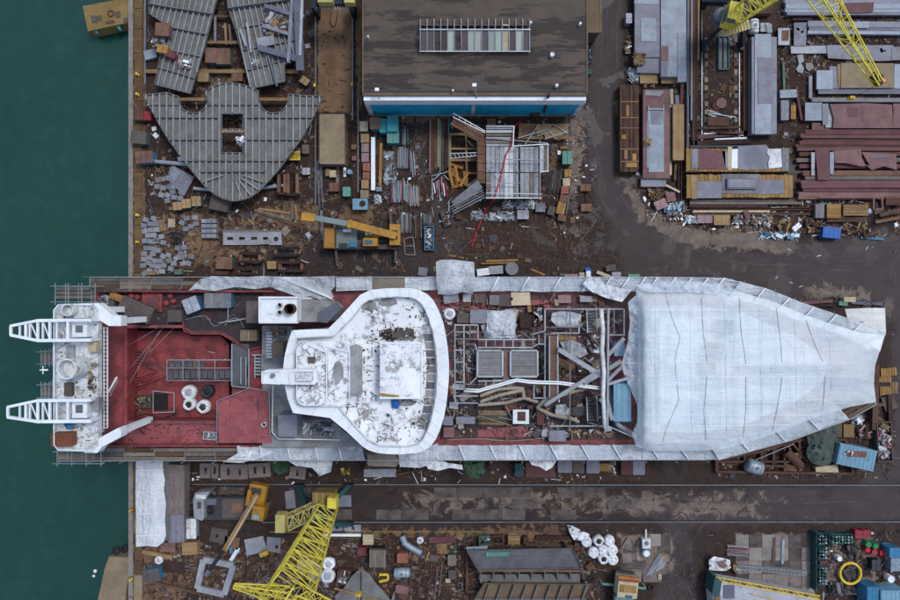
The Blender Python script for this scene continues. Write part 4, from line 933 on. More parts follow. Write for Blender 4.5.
for i,(x,y,x2,y2,lb) in enumerate(((558,338,576,340,'tan rolled tube beside the grey hatch girder'),(558,361,573,369,'tan rolled tube under the diagonal braces'),(535,384,551,388,'tan rolled tube at the end of the rail pipe'))):pipe((x,y),(x2,y2),lb,.42,MD,'tan','rolled_tube','tube')
D=dict(z0=MD+.05)
tarp([(485,310),(500,311),(515,308),(516,320),(515,333),(520,342),(508,338),(496,339),(482,341),(487,326)],'white cloth draped over a machine on the red deck',lambda x,y:MD+1.5-((abs(x-500)/17)**3+(abs(y-324)/17)**3)*.9,'sheet_dusty',2.4,wr=.3,fr=.22)
mbox(500,324,24,24,'grey machine housing hidden below the draped white cloth',.9,0,MD+.05,'grey_mid',name='machine_housing',cat='machine')
tarp([(552,313),(562,311),(572,312),(581,314),(581,325),(570,327),(556,326),(551,320)],'grey dust sheet over stores behind the draped cloth',MD+1.1,'sheet_dusty',2.4,wr=.45,fr=.2)
tarp([(560,342),(572,340),(584,345),(588,354),(580,358),(566,356)],'crumpled pale sheet under the diagonal braces',MD+1.1,'bag_grey',2.4,wr=.5,fr=.22)
tarp([(556,405),(566,404),(569,412),(566,420),(555,418)],'small grey cloth heap near the pale duct',MD+.9,'sheet_dusty',2.2,wr=.5,fr=.25)
bigbag(449.5,314,12,'white bulk bag on the red deck beside the bridge',.9,MD+.05,'bag_white')
for(x,y,w,h,r,ht,m,lb) in((451,298,15,10,8,.8,'steel_lilac','lilac grey steel box by the big white sheet over the walkway'),(467,298,8,8,0,.7,'bag_grey','small pale box behind the white cloth'),(479.5,298.5,11,9,0,.7,'brown_grey','brown grey box in the row along the deck edge'),(494.5,300,10,10,0,.8,'steel_grey','square grey box next to the yellow plate'),(505,300,11,12,0,.8,'brown_grey','tall brown grey box touching the yellow plate'),(564.5,299,13,8,0,.6,'pink','flat pink grey box along the deck edge'),(586,299,12,6,0,.6,'steel_pale','flat pale box beside the deck stairs'),(463,318,12,10,0,.8,'brown_grey','brown grey box beside the white bulk bag'),(478,316.5,16,14,0,1.0,'steel_lilac','wide lilac grey box beside the draped cloth'),(526,321.5,12,13,0,.9,'rust_dark','dark rusty box between cloth and tool skip'),(448,421,10,9,0,.8,'steel_lilac','lilac grey box under the bridge overhang'),(465.5,420.5,19,7,0,.8,'steel_lilac','long lilac box beside the brown boards'),(449,432.5,11,10,0,.8,'primer_pink','pink steel box near the lower bulwark'),(557.5,436,17,11,0,.9,'steel_lilac','lilac grey box beside the lower walkway'),(578.5,411.5,13,9,0,.8,'grey_dark','dark cabinet with pale frame below the wrapped post'),(540.5,417,7,16,0,.9,'rust_red','narrow red box beside the white square box'),(574,437,7,6,0,.7,'rust','small rusty box near the lower deck rail'),(619.5,349,11,14,4,1.4,'blue_light','small pale blue box beside the bow tent'),(510,407,11,8,35,.5,'rust','tilted brown box under the beige ducts')):
 mbox(x,y,w,h,lb,ht,r,MD+.06,m)
crate(521,417,16,14,'white square crate with brown top patch on deck',.8,0,MD+.06,'white','rust'); plate(rect(521.5,416.5,8,9),'brown steel plate lying on the white square crate',MD+.87,.03,'rust')
skip(538.5,314.5,11,19,'rusty skip full of mixed tools on the red deck',.8,0,MD+.06,'rust_dark',('galv','rust','red','blue_light','white'),dens=60)
plate([(511,292.5),(530,292),(530.5,305),(511.5,305.5),(511,301),(513,300),(513,298),(511,297)],'pale yellow plate with a notched edge on deck',MD+.9,.05,'cream')
crate(520,299,17,11,'low crate under the pale yellow plate',.8,0,MD+.05,'wood_dark')
cont(622.5,402.5,18,39,'blue container with rusty roof beside the bow tent',2.3,0,MD,'blue_mid','blue_light')
for i in range(6):ibeam((478,411.5+i*2.4),(509-i%3*2,412+i*2.4),('brown','grey','dark','greenish','split','lowest')[i]+' deck board in the pile below the beige ducts',MD+.1+.02*(i%2),.24,.16,('wood','wood_grey','wood_dark','green_dull','wood_dark','wood')[i],'deck_board','board','boards below the ducts','box')
for(x,y,w,h,n,lb,ms) in((470,360,10,26,40,'grey rag scrap between pipe frame and cargo hatch',('steel_pale','bag_grey','grey_dark')),(459.5,375,7,50,45,'pale scrap inside the ladder shaped pipe frame',('steel_pale','bag_grey','rust')),(588,366,20,16,46,'white and green scrap under the diagonal braces',('white','green_dull','steel_pale','rust')),(580,435,34,9,50,'yellow and white scrap along the lower bulwark',('wood_orange','white','rust','steel_grey')),(605,434,20,8,34,'wood scrap beside the grey duct at the lower bulwark',('wood_orange','wood','steel_grey')),(470,433,14,8,20,'red scrap by the pink steel box',('primer_pink','rust_red')),(566,374,12,14,30,'brown scrap below the tan rolled tube',('rust','steel_grey','wood')),(615,320,14,16,30,'dark scrap beside the wrapped white post',('grey_dark','steel_grey','rust')),(594,345,12,20,30,'scrap beside the upper deck stairs',('steel_pale','rust','white')),(500,394,30,6,26,'brown scrap under the ducts',('rust','wood','hose_beige')),(550,428,20,8,24,'rusty scrap above the lilac box',('rust','red','steel_pale')),(530,432,16,6,18,'white rags on the red deck strip',('white','steel_pale','rust_red'))):
 heap(x,y,w,h,lb,ms,.6,0,MD+.05,n)
litter([(442,296),(600,296),(612,340),(612,436),(442,438)],500,('steel_pale','rust','wood','galv','grey_dark','hose_beige','wood_grey'),'pipes and planks strewn over the cargo deck','deck_scrap',.2,1.3,.6,seed=13,z=MD+.5,th=.1)
litter([(442,296),(600,296),(612,340),(612,436),(442,438)],900,('steel_pale','rust','wood','white','grey_dark','primer_pink'),'small rubbish over the cargo deck','deck_litter',.05,.4,seed=12,z=MD+.07,th=.1)
for(x,y,w,h,lb) in((456,352,0,0,''),):pass
# loose things on the aft deck
AD=MD+.02
crate(135,310,34,17,'long brown boarded crate standing askew on the dark deck',1.4,-24,AD,'brown_grey','brown_grey')
crate(116,297,14,7,'tan wooden crate behind the long brown crate',.8,-25,AD,'wood_orange')
heap(104,303,16,14,'grey cloth and scrap bundled at the stern corner',('bag_grey','steel_grey','grey_dark'),1.0,0,AD,60)
mbox(109,305,10,9,'dark brown box among the grey bundles at the stern',.9,10,AD,'brown_grey')
for(x,y,w,h,r,ht,m,lid,lb) in((191,305,15,15,22,1.3,'blue_mid','bag_grey','blue tool cabin with pale lid turned askew on deck'),(211.5,300.5,15,15,0,1.2,'bag_grey','steel_grey','pale grey box beside the blue sided box'),(225,300.5,12,15,0,1.2,'blue_mid','steel_grey','grey lidded box with blue sides on deck'),(174.5,316,14,12,0,1.0,'brown_grey','brown_grey','brown grey box near the well edge'),(248.5,335.5,17,11,0,1.0,'cream','sandbox','beige box beside the red coaming rail'),(160,402,14,16,0,.3,'black','black','flat black hatch tray inside pipe frame in the well')):
 z0=AD if x!=160 else 4.76
 mbox(x,y,w,h,lb,ht,r,z0,m,lid)
polyframe([(153,391),(174,393),(174,412),(153,413)],'square pipe frame around the black tray in the well',5.4,.1,.1,'galv')
polyframe([(228,300),(228,322),(255,317),(218,323)],'thin pipe frame beside the brown locker on deck',AD+.8,.09,.09,'galv',close=False)
T=thing('well_gangway','grey grated gangway with pipe rails inside the red well','gangway',W(199,370,6.2))
o=Vector(T.location)
for i in range(11):c=W(170+i*5.8,374,6.2)-o; pbox(T,'grating_panel',(c.x,c.y,0),(.56,1.05,.06),'floor_grate')
for i in range(6):c=W(172+i*6,364,5.6)-o; pbox(T,'lower_grating_panel',(c.x,c.y,-.6),(.6,.7,.05),'wood_grey' if i==4 else 'grey_mid')
for y in(360,368,380.5):
 for zz in(.5,1.0):a,b=W(167,y,6.2+zz)-o,W(232,y,6.2+zz)-o; pbar(T,'rail',a,b,.07,.07,'galv')
for x in(167,183,199,215,231):
 for y in(360,380.5):c=W(x,y,7.2)-o; pbox(T,'post',(c.x,c.y,-.2),(.07,.07,2.4),'galv')
 a,b=W(x,360,7.2)-o,W(x,380.5,7.2)-o; pbar(T,'rail',a,b,.06,.06,'galv')
for(x,y,d,m,f,lb) in((187.5,393,15,'bag_white','bag_grey','largest white bulk bag in the red well'),(206,392,13,'bag_dark','black','dark green bulk bag in the red well'),(188,405,13,'bag_white','rust_dark','white bulk bag filled with brown scrap in the well'),(202,407.5,14,'bag_white','grey_dark','white bulk bag beside the red deckhouse wall')):bigbag(x,y,d,lb,1.1,4.76,m,fill=f)
skip(140,402,21,13,'grey brown tool sledge in the red well',.7,3,4.76,'brown_grey',('steel_grey','wood','yellow','grey_dark'),dens=40,name='tool_sledge',cat='sledge')
skip(210,436,14,8,'small white skip beside the red deckhouse',.6,-5,AD,'bag_grey',('white','steel_grey'),dens=26)
litter([(106,294),(240,294),(240,325),(106,325)],170,('rust','steel_grey','primer_pink','wood','black'),'small rubbish on the dark aft deck','deck_litter',.05,.35,seed=15,z=AD,th=.08)
litter([(130,332),(228,338),(228,418),(130,418)],70,('rust_dark','steel_grey','black','white'),'small rubbish on the floor of the red well','well_litter',.04,.3,seed=16,z=4.77,th=.06)
litter([(128,425),(215,425),(215,442),(128,442)],60,('rust_dark','black','steel_grey'),'small rubbish on the lower side deck','deck_litter',.04,.25,seed=17,z=AD,th=.05)
for P,m,r,z,lb in(([(176,414),(160,418),(146,414),(135,417)],'black',.06,4.78,'short black hose by the tool sledge'),([(184,320),(205,316),(215,326),(236,318),(244,328)],'galv',.04,AD,'pale cable across the dark aft deck'),([(444,306),(470,305),(500,308),(530,306),(550,303)],'black',.05,MD+.08,'black hose along the boxes on the red deck'),([(446,440),(480,439),(510,441),(545,438)],'hose_beige',.06,MD+.08,'beige hose along the lower bulwark')):
 B=MB(); B.smooth=True; pts=[W(x,y,z+r) for x,y in P]; Q=[]
 for i in range(len(pts)-1):
  p0,p1,p2,p3=[pts[max(0,min(len(pts)-1,i+j))] for j in(-1,0,1,2)]
  for s_ in range(6):t=s_/6; Q.append(.5*((2*p1)+(-p0+p2)*t+(2*p0-5*p1+4*p2-p3)*t*t+(-p0+3*p1-3*p2+p3)*t**3))
 B.tube(Q+[pts[-1]],r,5); obj('hose',B,m,None,lb,'hose')
for x in(145,165,185,205):sbar('weld_seam',(x,332),(x,418),4.76,.05,.03,'deck_red_worn')
for y in(348,372,396):sbar('weld_seam',(130,y),(229,y),4.765,.05,.03,'deck_red_worn')
for x in(140,160,180,200):sbar('weld_seam',(x,425),(x,443),AD,.05,.03,'deck_red_worn')
for x in(230,244,258):sbar('weld_seam',(x,396),(x,442),9.21,.04,.03,'deck_red_worn')
for x in range(452,640,22):sbar('weld_seam',(x,295),(x,312),MD+.05,.05,.03,'deck_dark')
# scaffold walkways round the hull, their sheeting, and the bow tent
def lerp_path(P,n):
 d=[0]
 for a,b in zip(P,P[1:]):d.append(d[-1]+math.hypot(b[0]-a[0],b[1]-a[1]))
 out=[]
 for i in range(n+1):
  s=d[-1]*i/n; k=max(j for j in range(len(d)) if d[j]<=s+1e-6); k=min(k,len(P)-2); t=(s-d[k])/(d[k+1]-d[k]+1e-9)
  out.append((P[k][0]+(P[k+1][0]-P[k][0])*t,P[k][1]+(P[k+1][1]-P[k][1])*t))
 return out
UO=[(90,277),(640,277),(725,278),(765,288),(805,304),(853,320),(886,334)]; UI=[(90,289),(640,290),(725,292),(760,300),(800,316),(842,330),(870,345)]
LO=[(94,461),(640,460),(719,460),(790,441),(853,418),(877,404)]; LI=[(94,448),(640,447),(719,448),(785,430),(840,408),(864,395)]
ZS=7.2
def walkway(name_label,O,I,n,post0):
 A,Bq=lerp_path(O,n),lerp_path(I,n); c=W(450,369,0); T=thing('scaffold_walkway',name_label,'scaffold',c)
 for i in range(n):
  for k in range(3):
   f=(k+.5)/3; m=lambda p,q:(p[0]+(q[0]-p[0])*f,p[1]+(q[1]-p[1])*f)
   a,b=W(*m(A[i],Bq[i]),ZS)-c,W(*m(A[i+1],Bq[i+1]),ZS)-c; d=(b-a)*.02
   pbar(T,'walk_board',a+d,b-d,.42,.05,R.choice(('wood_grey','wood_grey','grey_mid','brown_grey','wood_dark')),'plank')
 for i in range(n+1):
  for(p,inner) in((A[i],0),(Bq[i],1)):
   v=W(*p,ZS)-c; lo=.0 if v.x+c.x>QX+.3 else -4.5; top=ZS+(1.1 if not inner else.6)
   pbox(T,'standard',(v.x,v.y,(lo+top)/2),(.07,.07,top-lo),'galv')
  a,b=W(*A[i],ZS-.1)-c,W(*Bq[i],ZS-.1)-c; pbar(T,'transom',a,b,.07,.07,'galv')
  if i<n:
   for hh in(.55,1.05):pbar(T,'guard_rail',W(*A[i],ZS+hh)-c,W(*A[i+1],ZS+hh)-c,.06,.06,'galv')
   pbar(T,'toe_board',W(*A[i],ZS+.1)-c,W(*A[i+1],ZS+.1)-c,.04,.18,'wood')
   if i%3==0 and A[i][0]>140:
    g=W(*A[i+1],ZS)-c; h=W(*A[i],ZS)-c; pbar(T,'brace',(g.x,g.y,1.0),(h.x,h.y,ZS-.2),.05,.05,'galv')
 return T
walkway('grey boarded scaffold walkway along the upper side of the ship',UO,UI,26,0); walkway('grey boarded scaffold walkway along the lower side of the ship',LO,LI,26,0)
def stern_scaffold(x0,y0,x1,y1,lb,z=9.0):
 c=W((x0+x1)/2,(y0+y1)/2,0); T=thing('tube_scaffold',lb,'scaffold',c)
 xs=[x0+(x1-x0)*i/3 for i in range(4)]; ys=[y0,y1]
 for x in xs:
  for y in ys:v=W(x,y,z)-c; pbox(T,'standard',(v.x,v.y,(z-5)/2),(.07,.07,z+5),'galv')
  for zz in(z-.2,z-2):a,b=W(x,y0-3,z)-c,W(x,y1+3,z)-c; a.z=b.z=zz; pbar(T,'transom',a,b,.06,.06,'galv')
 for y in ys:
  for zz in(z-.1,z-1.1,z-2.1):a,b=W(x0-4,y,z)-c,W(x1+4,y,z)-c; a.z=b.z=zz; pbar(T,'ledger',a,b,.06,.06,'galv_blue')
 for i in range(3):a,b=W(x0+2,y0+3+i*(y1-y0-4)/3,z-2)-c,W(x1,y0+3+i*(y1-y0-4)/3,z-2)-c; pbar(T,'walk_board',a,b,.3,.05,'wood_grey')
stern_scaffold(54,286,94,302,'pipe scaffold over the water at the upper stern corner'); stern_scaffold(56,452,100,464,'pipe scaffold over the water at the lower stern corner')
stern_scaffold(40,352,52,364,'small pipe scaffold hanging behind the stern platform between the davits',12); stern_scaffold(40,385,52,398,'small pipe scaffold hanging behind the stern platform by the lower davit',12)
ORD='first second third fourth fifth sixth seventh eighth ninth tenth eleventh twelfth thirteenth'.split()
def strip_sheets(O,I,cuts,z,label,group,m,wr=.12):
 N=400; A,Bq=lerp_path(O,N),lerp_path(I,N)
 def row(x):
  i=min(range(N+1),key=lambda k:abs(A[k][0]-x)); return A[i],Bq[i]
 for k,(xa,xb) in enumerate(zip(cuts,cuts[1:])):
  ia=min(range(N+1),key=lambda j:abs(A[j][0]-xa)); ib=min(range(N+1),key=lambda j:abs(A[j][0]-xb))
  st=max(1,(ib-ia)//4); P=[A[j] for j in range(ia,ib,st)]+[A[ib]]+[Bq[j] for j in range(ib,ia,-st)]+[Bq[ia]]
  P=[(x+R.uniform(-.6,.6),y+R.uniform(-.6,.6)) for x,y in P]
  xm,hw=(xa+xb)/2,max(4,(xb-xa)/2)
  tarp(P,ORD[k]+' '+label,lambda x,y:z-.28*(1-min(1,abs(x-xm)/hw)**2),m if isinstance(m,str) else m[k%len(m)],2.6,'scaffold_sheet','plastic sheet',group,wr*1.1,.2,seed=k)
  if k:
   a,b=row(xa); ibm=pipe(a,b,'pale pole across '+label.split(' roofing ')[-1]+', '+ORD[k-1]+' of its row',.07,z-.02,'white','cross_pole','pole',group+', poles',hollow=False)
def shift(P,d):return[(x,y+d) for x,y in P]
strip_sheets(shift(UO,0),shift(UI,1.5),[474,498,529,561,592,612,629,645,659,676,692,709,725,741],8.2,'pale sheet from the big bulging one roofing the upper walkway','sheets over the upper walkway',('sheet_side','sheet_side','sheet_dusty'))
strip_sheets(shift(UO,0),shift(UI,5),[741,765,790,815,838,862,885],8.8,'clear sheet towards the cream one roofing the bow walkway','sheets over the bow walkway on the yard side','sheet_side')
strip_sheets(shift(LO,0),shift(LI,-2),[438,465,496,527,559,590,621,660,690,719],8.2,'pale sheet from the bridge roofing the lower walkway','sheets over the lower walkway',('sheet_dusty','sheet_side'))
strip_sheets(shift(LO,0),shift(LI,-5),[719,750,785,820,850],8.4,'clear sheet towards the tip roofing the bow track walkway','sheets over the bow walkway on the track side','sheet_side')
tarp([(188,291),(200,279),(212,276),(240,277),(262,276),(300,277),(335,276),(335,286),(331,291),(334,297),(326,302),(310,296),(300,298),(290,294),(270,287),(255,289),(235,287),(215,291),(196,289)],'torn white sheeting slumped over the walkway beside the funnel casing',lambda x,y:8.3+(.6 if x>270 else 0),'sheet_dusty',3,'scaffold_sheet','plastic sheet',None,.55,.14)
for k in range(9):a=(279+k*4,277+k*.4); sbar('rope',a,(334-(8-k)*.3,299+k*.2),9.3,.04,.04,'white')
for(x0,x1,m,lb) in((336,372,'sheet_dusty','dusty sheet on the walkway where the bridge ring begins'),(372,405,'wood_grey','brown boarded cover on the walkway beside the bridge'),(405,437,'sheet_dusty','dusty sheet on the walkway just before the big hanging sheet')):
 tarp([(x0,277),(x1,276.5),(x1,290),(x0,291)],lb,8.1,m,3.2,'scaffold_sheet','plastic sheet',None,.12,.15)
tarp([(436,262),(440,260),(452,259.5),(465,261),(474,262),(475,280),(473,294),(462,292),(450,295),(438,294),(436.5,278)],'big pale sheet bulging over the walkway beside the bridge',lambda x,y:9.2-((y-277)/18)**4*.9,'sheet_dusty',2.8,'scaffold_sheet','plastic sheet',None,.3,.13)
tarp([(582,284),(588,278),(600,278),(604,284),(620,288),(632,290),(622,302),(606,298),(592,292)],'slumped white sheet end beside the bow tent',8.6,'sheet_white',2.6,'scaffold_sheet','plastic sheet',None,.4,.16)
tarp([(286,460),(310,459),(333,460),(331,472),(320,476),(312,468),(296,466)],'torn white sheet flap hanging at the foot of the bridge',7.4,'sheet_dusty',2.6,'scaffold_sheet','plastic sheet',None,.5,.2)
strip_sheets(shift(LO,0),shift(LI,-2),[238,262,290,318,342,366],8.15,'dusty sheet from the red deckhouse roofing the aft walkway','sheets over the aft walkway',('sheet_dusty','sheet_side'),.3)
tarp([(223,462),(240,452),(262,448),(274,452),(258,459),(240,463)],'white sheet scrap draped on the lower walkway by the deckhouse',8.0,'sheet_white',2.6,'scaffold_sheet','plastic sheet',None,.5,.18)
tarp([(367,455),(394,453),(400,462),(396,467),(368,466)],'brown boards cover on the lower walkway under the bridge',8.0,'wood_grey',3,'scaffold_sheet','plastic sheet',None,.12,.2)
tarp([(398,454),(420,450),(438,443),(438,462),(420,468),(400,467)],'pale sheet filling the corner below the bridge ring',8.1,'sheet_dusty',3,'scaffold_sheet','plastic sheet',None,.35,.16)
tarp([(426,464),(440,460),(448,463),(462,465),(463,470),(450,468),(438,471),(428,469)],'bright white plastic scrap hanging at the lower walkway',7.4,'sheet_white',2.2,'scaffold_sheet','plastic sheet',None,.6,.25)
tarp([(527,458),(558,459),(552,468),(546,471),(540,467),(532,465)],'white sheet corner hanging below the lower walkway',6.4,'sheet_white',2.4,'scaffold_sheet','plastic sheet',None,.4,.2)
tarp([(463,460),(474,459),(484,461),(485,472),(479,479),(470,477),(465,470)],'dark green camouflage tarpaulin hanging below the walkway',5.0,'tarp_green_bright',2,wr=.7,fr=.3)
tarp([(271,461),(282,460),(290,464),(288,473),(278,475),(272,470)],'small dark green tarpaulin beside the slotted concrete slabs',2.0,'tarp_green_bright',2,wr=.6,fr=.3)
TENT=[(636,291),(660,290),(700,290.5),(739,292),(775,302),(805,315),(838,326),(862,333),(884,335),(880,350),(875,366),(874,384),(876,402),(850,407),(820,416),(785,430),(750,442),(721,450),(690,451),(648,451),(638,446),(637,420),(638,395),(637,366),(638,340),(637,315)]
TA=np.array(TENT)
def edge_d(x,y):
 d=1e9
 for i in range(len(TENT)):
  ax,ay=TENT[i]; bx,by=TENT[(i+1)%len(TENT)]; ex,ey=bx-ax,by-ay; t=max(0,min(1,((x-ax)*ex+(y-ay)*ey)/(ex*ex+ey*ey))); d=min(d,(x-ax-t*ex)**2+(y-ay-t*ey)**2)
 return math.sqrt(d)
VC=[652,678,706,741,780,822]; HC=[310,336,353,365,377,400,423]
def tri(v,C):
 for i in range(len(C)-1):
  if C[i]<=v<C[i+1]:return i,(v-C[i])/(C[i+1]-C[i])
 return(0,0.0) if v<C[0] else(len(C)-2,1.0)
_fr=random.Random(4); NODE=[[_fr.uniform(-.28,.28) for _ in range(9)] for _ in range(9)]
def facet(x,y):
 i,a=tri(x,[620]+VC+[860]); j,b=tri(y,[288]+HC+[455])
 n=lambda p,q:NODE[p%9][q%9]
 if a+b<1:return n(i,j)+a*(n(i+1,j)-n(i,j))+b*(n(i,j+1)-n(i,j))
 return n(i+1,j+1)+(1-a)*(n(i,j+1)-n(i+1,j+1))+(1-b)*(n(i+1,j)-n(i+1,j+1))
def tent_z(x,y,sag=True):
 d=min(1,edge_d(x,y)/9); s=d*(2-d); zz=9.9+.9*s+(1.0-abs(y-368)/80)*1.0*s-max(0,x-740)/110*.8*s-max(0,x-848)/36*1.2+facet(x,y)*s
 if sag:
  dv=min(abs(x-v) for v in VC); dh=min(abs(y-h) for h in HC); zz-=.12*s*(min(1,dv/16)*min(1,dh/10))
  u=x*.8+y*.5; zz+=.10*(abs(fbm(x*.035,y*.10,2))-.2)+.09*fbm(u*.11,(y-x*.4)*.05,5)+.10*(1-s)*math.sin((math.atan2(y-368,x-740))*46)
 if x>846:t=(x-846)/38; zz+=.22*t*math.sin(math.atan2(y-368,x-815)*34+.8*fbm(x*.1,y*.1))
 return zz
obj('bow_tent',sheet(TENT,3.2,tent_z),'sheet_tent',None,'large translucent white tent sheet over the ship bow','tent')
TN=thing('tent_frame','dark cords and pale poles holding the bow tent','tent frame',W(740,369,8))
def cord(P,r,m,name):
 Q=[]
 for a,b in zip(P,P[1:]):
  n=max(2,int(math.hypot(b[0]-a[0],b[1]-a[1])/5)); Q+=[(a[0]+(b[0]-a[0])*i/n,a[1]+(b[1]-a[1])*i/n) for i in range(n)]
 Q.append(P[-1]); B=MB(); B.tube([W(x,y,tent_z(x,y)+.03) for x,y in Q],r,4); obj(name,B,m,TN,world=True)
for P in([(665,292),(672,318),(680,338),(675,360),(676,376)],[(701,293),(703,330),(707,361)],[(739,294),(741,330),(746,364)],[(776,306),(780,335),(782,362)],[(806,320),(815,345),(823,362)],[(707,377),(704,410),(706,440)],[(746,377),(746,410),(743,438)],[(782,378),(778,405),(772,432)],[(825,376),(824,395),(822,411)],[(679,400),(668,425),(661,446)],[(676,376),(679,400)]):cord(P,.018,'grey_mid','cord')
for y,xa,xb in((310,640,780),(336,640,842),(350,640,848),(363,626,852),(376,632,852),(400,660,840),(415,645,815),(425,640,790)):cord([(xa,y),((xa+xb)/2,y+R.uniform(-1,1)),(xb,y)],.03,'white','pole')
for x in(655,690,725,760,795,830):cord([(x,293+max(0,x-740)*.45),(x+2,440-max(0,x-700)*.3)],.02,'white','pole')
spoly('forecastle',[(652,306),(700,306),(742,312),(795,336),(822,354),(828,368),(822,382),(795,402),(742,426),(700,432),(652,432)],ZD,9.4,'white'); FD=spoly('bow_deckhouse',[(660,318),(694,318),(698,340),(699,369),(698,400),(694,424),(660,424)],9.4,10.35,'white')
sbox('bow_hatch',700,362,716,375,9.4,11.0,'black'); sbox('bow_hatch',711,343,724,355,9.4,10.9,'black'); sbox('bow_hatch',720,320,735,335,9.4,10.5,'grey_dark'); sbox('bow_gangway',740,366,835,372,9.4,10.3,'steel_pale')
tarp([(845,309),(866,308),(885,308),(886,332),(880,352),(872,346),(866,334),(850,328)],'plain cream sheet stretched flat beyond the bow',7.8,'sheet_cream',3,'scaffold_sheet','plastic sheet',None,.08,.1)
tarp([(640,292),(628,302),(630,322),(628,340),(625,352),(621,366),(628,384),(637,404),(638,420),(632,434),(636,446),(641,448),(641,366)],'slack clear sheet hanging at the mouth of the bow tent',lambda x,y:9.4+(x-622)/18*.7,'sheet_side',2.6,'scaffold_sheet','plastic sheet',None,.45,.12)
tarp([(635,285),(655,282),(690,281),(720,284),(738,290),(738,304),(728,305),(722,296),(690,292),(650,293)],'rumpled white sheet edge along the top of the bow tent',10.6,'sheet_side',2.8,'scaffold_sheet','plastic sheet',None,.4,.12)
for x in range(650,850,14):
 m=max(0,x-735); sbar('tent_tube',(x,298+m*.42),(x,444-m*.37),9.75,.07,.07,'steel_grey',TN)
for y in(312,330,348,384,404,424):sbar('tent_tube',(640,y),(852-abs(y-368)*1.25,y),9.7,.07,.07,'steel_grey',TN)
# harbour craft
def pontoon(P,zt,label,m,name='pontoon'):
 V=[W(x,y,zt) for x,y in P]; c=sum(V,Vector())/len(V); T=thing(name,label,'pontoon',(c.x,c.y,-2.9)); B=MB(); B.prism([v[:2] for v in V],-2.9,zt-.06); obj('hull',B,m,T,world=True)
 B=MB(); B.prism([(c.x+(v.x-c.x)*1.01,c.y+(v.y-c.y)*1.01) for v in V],zt-.06,zt); obj('deck',B,m,T,world=True); return T
T=pontoon([(83,6),(131,-3),(134,21),(88,31)],-.7,'ochre steel pontoon moored at the quay','ochre'); o=Vector(T.location)
for(x,y,w,h,n,m) in((94,19,5.5,7,'deck_hatch','brown_grey'),(99.5,18,4.5,5,'deck_hatch','brown_grey'),(118,14.5,5,6,'deck_hatch','brown_grey'),(126,20,5,4.5,'deck_hatch','brown_grey'),(110,22,9,2.5,'deck_plate','rust')):
 c=W(x,y,-.68)-o; pbox(T,n,(c.x,c.y,c.z+.02),(ML(w),ML(h),.06),m,rad(10))
c=W(111,13.5,-.65)-o; q=obj('deck_ring',torus(.36,.05,18,6),'rust_dark',T); q.location=(c.x,c.y,c.z)
for x,y in((95,30),(118,26.5)):c=W(x,y,-.8)-o; pbox(T,'mooring_fender',(c.x,c.y,c.z-.3),(.35,.9,.3),'teal',rad(30),kind='cyl')
T=pontoon([(105,568),(109,557),(131,558),(126,592),(122,640),(90,640),(98,600)],-.4,'cream sand covered pontoon at the quay corner','sandbox')
tyre(113,553,9,'black tyre fender lying at the head of the cream pontoon',-.5); tyre(121,551.5,8,'second black tyre fender touching the quay by the cream pontoon',-.5)
for x,y,d,lb in((95.5,571,4,'larger white mooring float in the water'),(94,576,3,'smaller white mooring float in the water')):
 T=thing('mooring_float',lb,'float',W(x,y,-2.5)); B=MB(); B.smooth=True; r=ML(d)/2; B.lathe([(.001,-r*.4),(r*.8,-r*.1),(r,r*.3),(r*.8,r*.7),(r*.2,r),(.001,r)],12); obj('shell',B,'white',T); pbox(T,'eye',(0,0,r),(.08,.04,.15),'galv')
# upturned hull panels
def hull_panel(P,label,z,ribdir,sp,m,holes=(),webs=(),rw=.09,rh=.22,rib_m=None,slope=None,legs=4,bar_m='steel_grey'):
 zt=z+.03; V=[W(x,y,zt) for x,y in P]; Hs=[[W(x,y,zt) for x,y in h] for h in holes]; c=sum(V,Vector())/len(V); T=thing('hull_panel',label,'hull panel',(c.x,c.y,0)); cc=Vector((c.x,c.y,0))
 B=MB(); B.prism([v[:2] for v in V],z-.02,zt,[[v[:2] for v in h] for h in Hs]); obj('skin',B,m,T,world=True)
 P2=[(v.x,v.y) for v in V]; H2=[[(v.x,v.y) for v in h] for h in Hs]; d=Vector(ribdir).normalized(); nrm=Vector((-d.y,d.x)); pr=[nrm.dot(Vector(p)) for p in P2]; s=min(pr)+sp*.5
 while s<max(pr):
  p0=nrm*s
  for t0,t1 in clipline(P2,H2,(p0.x,p0.y),(d.x,d.y),.05):
   a,b=p0+d*t0,p0+d*t1; pbar(T,'rib',(a.x-c.x,a.y-c.y,zt+rh/2),(b.x-c.x,b.y-c.y,zt+rh/2),rw,rh,rib_m or m)
  s+=sp*R.uniform(.94,1.06)
 for(p,q,hh) in webs:
  a,b=W(*p,zt),W(*q,zt); dd=(b-a); L=dd.length; dd.normalize()
  for t0,t1 in clipline(P2,H2,(a.x,a.y),(dd.x,dd.y),.02):
   t0,t1=max(t0,0),min(t1,L)
   if t1-t0<.2:continue
   e,f=a+dd*t0,a+dd*t1; pbar(T,'web',(e.x-c.x,e.y-c.y,zt+hh/2+.01),(f.x-c.x,f.y-c.y,zt+hh/2+.01),.1,hh,bar_m)
 for Q in[P2]+H2:
  for a,b in zip(Q,Q[1:]+Q[:1]):pbar(T,'edge_flange',(a[0]-c.x,a[1]-c.y,zt+.1),(b[0]-c.x,b[1]-c.y,zt+.1),.08,.3,m)
 k=0
 for v in V[::max(1,len(V)//7)]:pbox(T,'trestle_leg',((v.x-c.x)*.88,(v.y-c.y)*.88,z/2),(.3,.3,z-.04),'rust_dark')
 return T
PA=[(150,-14),(222,-14),(217,0),(206,44),(191,94),(156,85),(159,66),(168,26),(150,14)]
